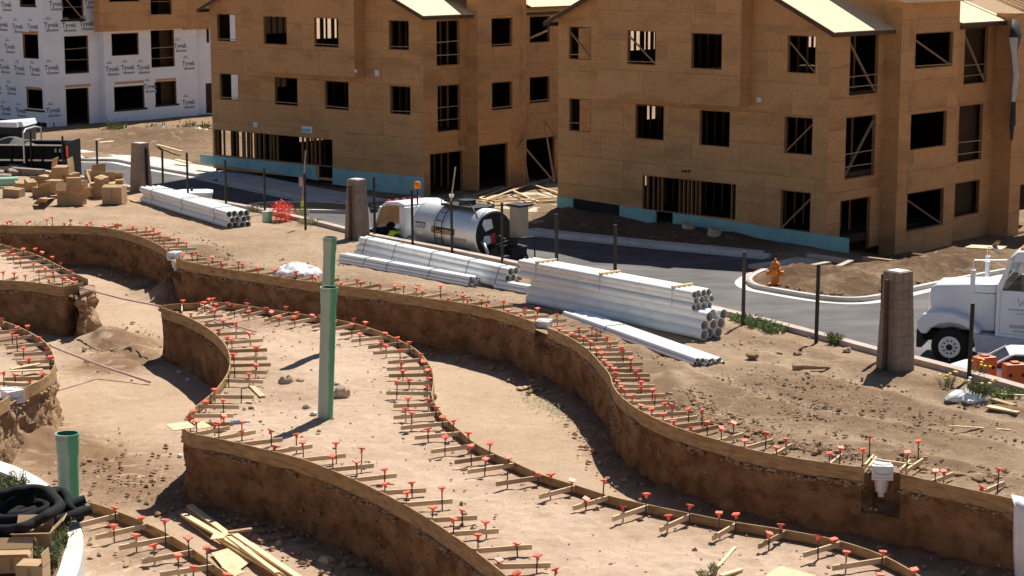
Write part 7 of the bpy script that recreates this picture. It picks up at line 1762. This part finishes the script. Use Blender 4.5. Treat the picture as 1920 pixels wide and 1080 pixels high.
# ------------------------------------------------------------------ plants
def tuft(name, c, n, hgt, spread, m, label, cat, seed=1, leafy=True, wd=.012, group=None, flowers=None):
    """plant of thin curved stems set with small leaf blades"""
    rg = random.Random(seed); mb = MB()
    for k in range(n):
        a, r_ = rg.uniform(0, 6.28), spread * math.sqrt(rg.random()); b0 = Vector((c[0] + r_ * math.cos(a) * .6, c[1] + r_ * math.sin(a) * .6, c[2])); ln = hgt * rg.uniform(.55, 1.15); od = Vector((math.cos(a), math.sin(a), 0)) * rg.uniform(.1, .55) * (r_ / spread + .3)
        pts = [b0 + od * ln * t * t + Vector((0, 0, ln * (t - .15 * t * t))) for t in (0, .33, .66, 1)]
        sd = Vector((-math.sin(a + rg.uniform(-1, 1)), math.cos(a), 0)) * wd
        for i in range(3):
            f0, f1 = 1 - i * .28, 1 - (i + 1) * .28; mb.add([pts[i] - sd * f0 * .5, pts[i] + sd * f0 * .5, pts[i + 1] + sd * f1 * .5, pts[i + 1] - sd * f1 * .5], [(0, 1, 2, 3)])
        if leafy:
            for j in range(9):
                t = .2 + .8 * j / 9; q = pts[min(2, int(t * 3))].lerp(pts[min(3, int(t * 3) + 1)], t * 3 % 1); d = Vector((rg.uniform(-1, 1), rg.uniform(-1, 1), rg.uniform(.2, 1.1))).normalized() * rg.uniform(.05, .10); e = d.orthogonal().normalized() * wd * .7
                mb.add([q - e, q + e, q + d], [(0, 1, 2)])
    o = mb.build(name, m, None, label=label, cat=cat, group=group)
    if flowers:
        for m_, cnt in flowers:
            for k in range(cnt):
                q = Vector((c[0] + rg.uniform(-1, 1) * spread, c[1] + rg.uniform(-1, 1) * spread * .8, c[2] + hgt * rg.uniform(.6, 1.1))); f = MB(); f.lathe((0, 0, 0), [(.012, -.02), (.045, .0), (.04, .02), (.012, .03)], 8); ob = f.build('flower', m_, o); ob.location = q
    return o
for i, (u, v, n_, h, s_) in enumerate(((8, 935, 80, .42, .35), (30, 925, 60, .40, .22), (-12, 948, 60, .4, .3))): tuft('rosemary_bush', G(u, v, ZP - .12), n_, h, s_, 'leaf', ['grey green bushy shrub inside the planter curb at the left edge', 'grey green shrub inside the planter curb touching the curb', 'low shrub half outside the left picture edge'][i], 'shrub', 20 + i, wd=.016, group='shrubs in the planter')
for i, (u, v, n_, h, s_) in enumerate(((132, 985, 40, .38, .2), (112, 1006, 45, .36, .2), (100, 1035, 70, .45, .24), (92, 1066, 70, .45, .22))): tuft('rosemary_bush', G(u, v, ZP - .12), n_, h, s_, 'leaf', ['leafy shrub sprig under the hose ends', 'leafy shrub beside the black hose and the curb', 'tall leafy shrub between the open box and the curb', 'leafy shrub at the bottom of the planter beside the boxes'][i], 'shrub', 30 + i, wd=.016, group='shrubs in the planter')
for i, (u, v, n_, h, s_, lb) in enumerate(((1402, 606, 120, .22, .6, 'low green weeds at the end of the biggest pipe stack, left tuft'), (1425, 614, 130, .22, .6, 'low green weeds at the end of the biggest pipe stack, middle tuft'), (1452, 622, 110, .20, .55, 'low green weeds at the end of the biggest pipe stack, right tuft'), (1566, 646, 70, .34, .25, 'green weed tuft standing against the kerb left of the right column'),
                                          (1385, 600, 80, .2, .4, 'green weeds close behind the ends of the fat pipes'), (556, 404, 120, .28, .9, 'dry green grass tuft beside the red netting'), (580, 420, 90, .25, .8, 'dry green grass at the post left of the middle column'), (482, 396, 70, .25, .6, 'dry green grass left of the green tub'), (1880, 742, 120, .16, .7, 'low weeds by the kerb below the white flowers bag'), (1338, 1078, 16, .20, .12, 'pale grass tuft at the bottom edge of the island'), (1318, 1086, 12, .16, .10, 'small pale grass tuft left of the other at the bottom edge'))):
    tuft('weed_tuft', G(u, v, 0), n_, h, s_, 'grass' if 'dry' not in lb and 'pale' not in lb else 'leaf_dry', lb, 'weeds', 50 + i, wd=.02, group='weeds on the site')
rg = random.Random(9)
mbw = MB()
for k in range(420):       # creeping weeds on the basin floor along the shade
    t = rg.random(); u, v = 985 + t * 105 + rg.gauss(0, 16), 742 + t * 42 + rg.gauss(0, 9); q = G(u, v, ZF + .02); d = Vector((rg.uniform(-1, 1), rg.uniform(-1, 1), rg.uniform(.1, .6))) * .07; e = Vector((-d.y, d.x, 0)) * .25; mbw.add([q - e, q + e, q + d + e * .3, q + d - e * .3], [(0, 1, 2, 3)])
mbw.build('creeping_weeds', 'grass', kind='stuff')
mbw = MB()
for k in range(700):      # grass by the wrapped building
    u, v = rg.choice((210, 225, 290, 350, 362, 385)) + rg.gauss(0, 9), rg.gauss(245, 5) - (0 if rg.random() < .6 else 6); q = G(u, v, ZS + .25); d = Vector((rg.uniform(-.5, .5), rg.uniform(-.5, .5), 1)).normalized() * rg.uniform(.06, .22) * (2 if rg.random() < .2 else 1); e = Vector((.04, .02, 0)); mbw.add([q - e, q + e, q + d], [(0, 1, 2)])
mbw.build('grass', 'grass', kind='stuff')
# torn bag with soil and flowers
o = crumple('soil_bag', 1810, 750, 104, 46, 'bag_white', 'torn white bag spilling soil and flowers near the right kerb', 'bag', 21, .26)
o2 = crumple('soil_heap', 1826, 746, 52, 22, 'clod', 'dark soil spilled in the torn white bag', 'soil', 22, .40)
tuft('flower_plant', G(1836, 742, .12), 130, .42, .42, 'leaf', 'green flowering plant growing out of the torn white bag', 'plant', 77, wd=.014, flowers=(('flower_yellow', 7), ('flower_white', 3)))
tuft('flower_plant', G(1775, 728, .0), 50, .38, .3, 'leaf', 'sparse yellow flowering weeds left of the torn white bag', 'plant', 78, wd=.01, flowers=(('flower_yellow', 6),))
tuft('flower_plant', G(1836, 708, .0), 40, .42, .25, 'leaf', 'yellow flowering weeds at the post before the barricades', 'plant', 79, wd=.01, flowers=(('flower_yellow', 6),))
stick('plank', [(G(1852, 762, .05), G(1912, 773, .05))], .22, .04, 'lumber_new', 'pale plank lying right of the torn white bag', 'plank', 'planks by the torn bag')
stick('plank', [(G(1862, 750, .07), G(1902, 762, .07))], .16, .08, 'lumber_old', 'brown timber half buried behind the pale plank', 'plank', 'planks by the torn bag')
stick('plank', [(G(1872, 739, .1), G(1935, 742, .1))], .07, .03, 'lumber_new', 'thin pale lath behind the torn white bag', 'plank', 'planks by the torn bag')

# ------------------------------------------------------------------ the worker leaning into the tanker cab
def person():
    wl = TK.matrix_basis
    base = wl @ Vector((4.15, 1.22, 0)); hp = AT(741, 425.5, base.y)
    f = Vector((rT_x, rT_y, 0))
    H_ = Vector((0, 0, hp.z - ZS))
    root = empty('person', (base.x, base.y, ZS), 'worker in white hard hat and lime vest bending into the open tanker cab', 'person')
    dr = (wl.to_3x3() @ Vector((-.35, -1, 0))).normalized(); sd = Vector((-dr.y, dr.x, 0)); hz = hp.z - ZS
    o = lambda a, b, z: tuple(dr * a + sd * b + Vector((0, 0, z)))
    hip = .86; sh_ = hz - .22
    J = {'pel': o(-.22, 0, hip), 'sp': o(-.08, 0, hip + (sh_ - hip) * .55), 'ch': o(.06, 0, sh_ - .05), 'nk': o(.14, 0, sh_ + .05), 'hd': o(.2, 0, hz - .06)}
    E = [('pel', 'sp'), ('sp', 'ch'), ('ch', 'nk'), ('nk', 'hd')]; Rr = {'pel': .16, 'sp': .15, 'ch': .17, 'nk': .06, 'hd': .10}
    for s, nm in ((1, 'l'), (-1, 'r')):
        J['hp' + nm] = o(-.2, .1 * s, hip - .06); J['kn' + nm] = o(-.06, .12 * s, .47); J['an' + nm] = o(-.18, .13 * s, .08); J['to' + nm] = o(.02, .14 * s, .04)
        J['sl' + nm] = o(.08, .2 * s, sh_ - .04); J['el' + nm] = o(.3, .24 * s, sh_ - .22); J['wr' + nm] = o(.5, .2 * s, sh_ - .14); J['ha' + nm] = o(.58, .19 * s, sh_ - .12)
        E += [('pel', 'hp' + nm), ('hp' + nm, 'kn' + nm), ('kn' + nm, 'an' + nm), ('an' + nm, 'to' + nm), ('ch', 'sl' + nm), ('sl' + nm, 'el' + nm), ('el' + nm, 'wr' + nm), ('wr' + nm, 'ha' + nm)]
        Rr.update({'hp' + nm: .10, 'kn' + nm: .07, 'an' + nm: .05, 'to' + nm: .045, 'sl' + nm: .075, 'el' + nm: .05, 'wr' + nm: .035, 'ha' + nm: .04})
        for k in range(4):
            J[f'f{k}{nm}'] = o(.64 + (.01 if k in (1, 2) else 0), (.19 + (k - 1.5) * .022) * s, sh_ - .13); J[f'g{k}{nm}'] = o(.68, (.19 + (k - 1.5) * .024) * s, sh_ - .17); E += [('ha' + nm, f'f{k}{nm}'), (f'f{k}{nm}', f'g{k}{nm}')]; Rr.update({f'f{k}{nm}': .010, f'g{k}{nm}': .008})
        J['t' + nm] = o(.60, .14 * s, sh_ - .14); E.append(('ha' + nm, 't' + nm)); Rr['t' + nm] = .011
    names = list(J); me = bpy.data.meshes.new('body'); me.from_pydata([J[n_] for n_ in names], [(names.index(a), names.index(b)) for a, b in E], [])
    me.skin_vertices.new() if hasattr(me.skin_vertices, 'new') and not me.skin_vertices else None
    ob = bpy.data.objects.new('body', me); COL.objects.link(ob); ob.parent = root
    sk = ob.modifiers.new('skin', 'SKIN')
    if not me.skin_vertices: 
        bpy.context.view_layer.objects.active = ob
    for i, n_ in enumerate(names):
        if me.skin_vertices: me.skin_vertices[0].data[i].radius = (Rr[n_],) * 2; me.skin_vertices[0].data[i].use_root = n_ == 'pel'
    ss = ob.modifiers.new('ss', 'SUBSURF'); ss.levels = ss.render_levels = 1; me.materials.append(M['jeans'])
    c = Vector(J['ch']); p_ = Vector(J['pel'])
    mb = MB(); mb.sweep([p_ + Vector((0, 0, .12)), Vector(J['sp']), c - Vector((0, 0, .02)), c + Vector((0, 0, .12))], lambda t: .19 + .03 * math.sin(t * 3), 14); mb.build('vest', 'vest_lime', root, smooth=60)
    h = Vector(J['hd'])
    mb = MB(); mb.lathe(h, [(.02, -.12), (.075, -.10), (.092, -.02), (.095, .04), (.06, .1)], 16); mb.build('head', 'skin', root, smooth=60)
    mb = MB(); mb.lathe(h + Vector((0, 0, .03)), [(.17, .0), (.17, .012), (.125, .02), (.118, .07), (.09, .12), (.04, .145), (.01, .148)], 20); mb.build('hard_hat', 'hat_white', root, smooth=50)
rT_x, rT_y = 1, 0
person()

# ------------------------------------------------------------------ loose clods and crumbs of earth (too many to count)
rg = random.Random(12)
def scatter(name, n, fn, z, smin, smax, m, seed):
    pts, sz = [], []
    while len(pts) < n:
        r = fn()
        if r is None: continue
        x, y = r; s = smin + (smax - smin) * rg.random() ** 3.2; pts.append((x, y, z(x, y) + s * .25)); sz.append(s)
    clods(name, pts, sz, m, seed=seed)
Aarr = [tuple(p) for p in A]
def along(P, side, lo, hi, v0=0, v1=2000, u0=-60, u1=1980):
    def f():
        i = rg.randrange(len(P) - 1); p = P[i]
        if not (v0 < v_of(p) < v1 and u0 < u_of(p) < u1): return None
        q = p + nrm(P, i, side) * rg.uniform(lo, hi) + Vector((rg.gauss(0, .06), rg.gauss(0, .06))); return q.x, q.y
    return f
scatter('clods', 2600, along(A, 1, .7, 2.2), lambda x, y: .01, .008, .06, 'clod_pale', 1)
scatter('clods', 900, along(A, 1, 1.1, 2.0, 640, 1000, 1150, 1980), lambda x, y: .05, .015, .09, 'clod', 2)
def ell(u, v, ru, rv, z):
    def f():
        q = G(u + rg.gauss(0, ru), v + rg.gauss(0, rv), z); return q.x, q.y
    return f
for k, (u, v, ru, rv, n_) in enumerate(((1400, 722, 60, 18, 500), (1570, 735, 90, 22, 700), (1480, 770, 80, 14, 500), (1650, 800, 120, 20, 600), (1410, 645, 50, 8, 120), (1800, 830, 90, 16, 250), (600, 490, 90, 14, 200))):
    scatter('clods', n_, ell(u, v, ru, rv, 0), lambda x, y: .01, .008, .055, 'clod' if k % 2 else 'clod_pale', 10 + k)
_nr = np.random.default_rng(3)
_ip = np.stack([_nr.uniform(-14, 10, 9000), _nr.uniform(28, 58, 9000)], 1); _ip = _ip[inside(isl, _ip)]
def in_isl(): return tuple(_ip[rg.randrange(len(_ip))] + np.array([rg.gauss(0, .01), rg.gauss(0, .01)]))
scatter('clods', 1300, in_isl, lambda x, y: .008, .006, .04, 'clod_pale', 30)
scatter('clods', 110, in_isl, lambda x, y: .02, .02, .07, 'clod', 31)
scatter('clods', 900, along(A, -1, .05, .9), lambda x, y: ZF + .06, .012, .09, 'clod', 40)
scatter('clods', 700, along(Bf, -1, .1, 1.2), lambda x, y: ZF + .05, .012, .09, 'clod', 41)
for k, (u, v, ru, rv, n_) in enumerate(((230, 660, 40, 22, 500), (60, 835, 50, 18, 260), (190, 880, 80, 30, 260), (270, 925, 60, 18, 140), (300, 548, 25, 6, 120))):
    scatter('clods', n_, ell(u, v, ru, rv, ZF), lambda x, y: ZF + .05, .010, .075, 'clod', 50 + k)
def off_road(f):
    P = np.array([f() for _ in range(1200)]); P = P[~inside(road_pts, P)]; P = P[edge_dist(road_pts, P) > .3]
    return lambda: tuple(P[rg.randrange(len(P))] + np.array([rg.gauss(0, .05), rg.gauss(0, .05)]))
for k, (u, v, ru, rv, n_) in enumerate(((1560, 535, 45, 12, 420), (1720, 525, 60, 12, 350), (1750, 470, 60, 9, 350), (1890, 470, 40, 8, 150), (300, 270, 50, 12, 220))):
    scatter('clods', n_, off_road(ell(u, v, ru, rv, ZS + .2)), lambda x, y: ZS + (.16 if v > 500 else .08) - .75 * float(sstep(11.5, 15, x) * sstep(68, 80, y)) + (.36 * float(np.exp(-((x - G(1750, 470, ZS).x) / 2.2) ** 2 - ((y - G(1750, 470, ZS).y) / 2.0) ** 2))), .02, .10, 'clod', 60 + k)
scatter('clods', 300, along(Ec, -1, .2, 3.0), lambda x, y: .02, .01, .07, 'clod_pale', 70)

# crumbs of earth clinging to the lip of the cuts under the boards
def lip(P, side, n, seed, u0=-40, u1=1980, v1=1110, m='clod', sm=.055):
    rg2 = random.Random(seed); pts, sz = [], []; tries = 0
    while len(pts) < n and tries < n * 6:
        tries += 1; i = rg2.randrange(1, len(P) - 1); p = P[i]; u, v = u_of(p), v_of(p)
        if not (u0 < u < u1 and v < v1) or noise.noise(Vector((p.x * 1.1, p.y * 1.1, seed))) < -.08 or in_notch(p)[0] and P is A: continue
        s = .012 + sm * rg2.random() ** 2; z = -.13 - rg2.random() ** 1.6 * .10; q = p + nrm(P, i, side) * (-.01 + s * .35) + tang(P, i) * rg2.uniform(-.08, .08)
        pts.append((q.x, q.y, z)); sz.append(s)
    clods('crumbs', pts, sz, m, seed=seed)
lip(A, -1, 1700, 91); lip(Bf, -1, 520, 92); lip(Bl, -1, 160, 93); lip(Cf, -1, 160, 94); lip(Dc, 1, 200, 95)
# stones and root stubs sticking out of the cut faces
def face_bits(P, side, n, seed):
    rg2 = random.Random(seed); pts, sz = [], []
    while len(pts) < n:
        i = rg2.randrange(1, len(P) - 1); p = P[i]
        if not (-40 < u_of(p) < 1980 and v_of(p) < 1110) or in_notch(p)[0]: continue
        z = rg2.uniform(-1.3, -.25); s = .012 + .05 * rg2.random() ** 3; q = p + nrm(P, i, side) * (-.03 + .08 * max(0, -.75 - z) ** 1.5 + .01); pts.append((q.x, q.y, z)); sz.append(s)
    clods('embedded_stones', pts, sz, 'clod', seed=seed)
face_bits(A, -1, 420, 96); face_bits(Bf, -1, 160, 97); face_bits(Bl, -1, 50, 98)

# ------------------------------------------------------------------ tell look-alikes apart by where they stand in the row
ORD = 'second third fourth fifth sixth seventh eighth ninth tenth eleventh twelfth thirteenth fourteenth fifteenth sixteenth seventeenth eighteenth nineteenth twentieth'.split()
sets = {}
for o in bpy.data.objects:
    if o.parent is None and o.get('label') and o.get('category'): sets.setdefault(o['label'], []).append(o)
def where(o):
    if o.type == 'MESH' and o.location.length < 1e-6:
        c = sum((Vector(b) for b in o.bound_box), Vector()) / 8
    else: c = o.location.copy()
    if o.name.startswith('pvc_pipe'): c = o.matrix_basis @ Vector((max(v.co.x for v in o.data.vertices), 0, 0))
    return u_of(c, c.z), v_of(c, c.z)
for lb, os_ in sets.items():
    if len(os_) < 2: continue
    pos = [(where(o), o) for o in os_]
    inn = [p for p in pos if -5 < p[0][0] < 1925 and p[0][1] < 1085]; out = [p for p in pos if p not in inn]
    for _, o in out: o['label'] = lb + ', offscreen'
    n = len(inn)
    if n < 2: continue
    us, vs_ = [p[0][0] for p in inn], [p[0][1] for p in inn]
    ax = 0 if max(us) - min(us) >= max(vs_) - min(vs_) else 1
    inn.sort(key=lambda p: p[0][ax]); ends = (('leftmost', 'rightmost', 'from the left', 'from the right'), ('topmost', 'lowest', 'from the top', 'from the bottom'))[ax]
    for i, (_, o) in enumerate(inn):
        j = n - 1 - i
        w_ = ends[0] if i == 0 else ends[1] if j == 0 else (ORD[i - 1] + ' ' + ends[2]) if i <= j else (ORD[j - 1] + ' ' + ends[3])
        o['label'] = lb + ', ' + w_
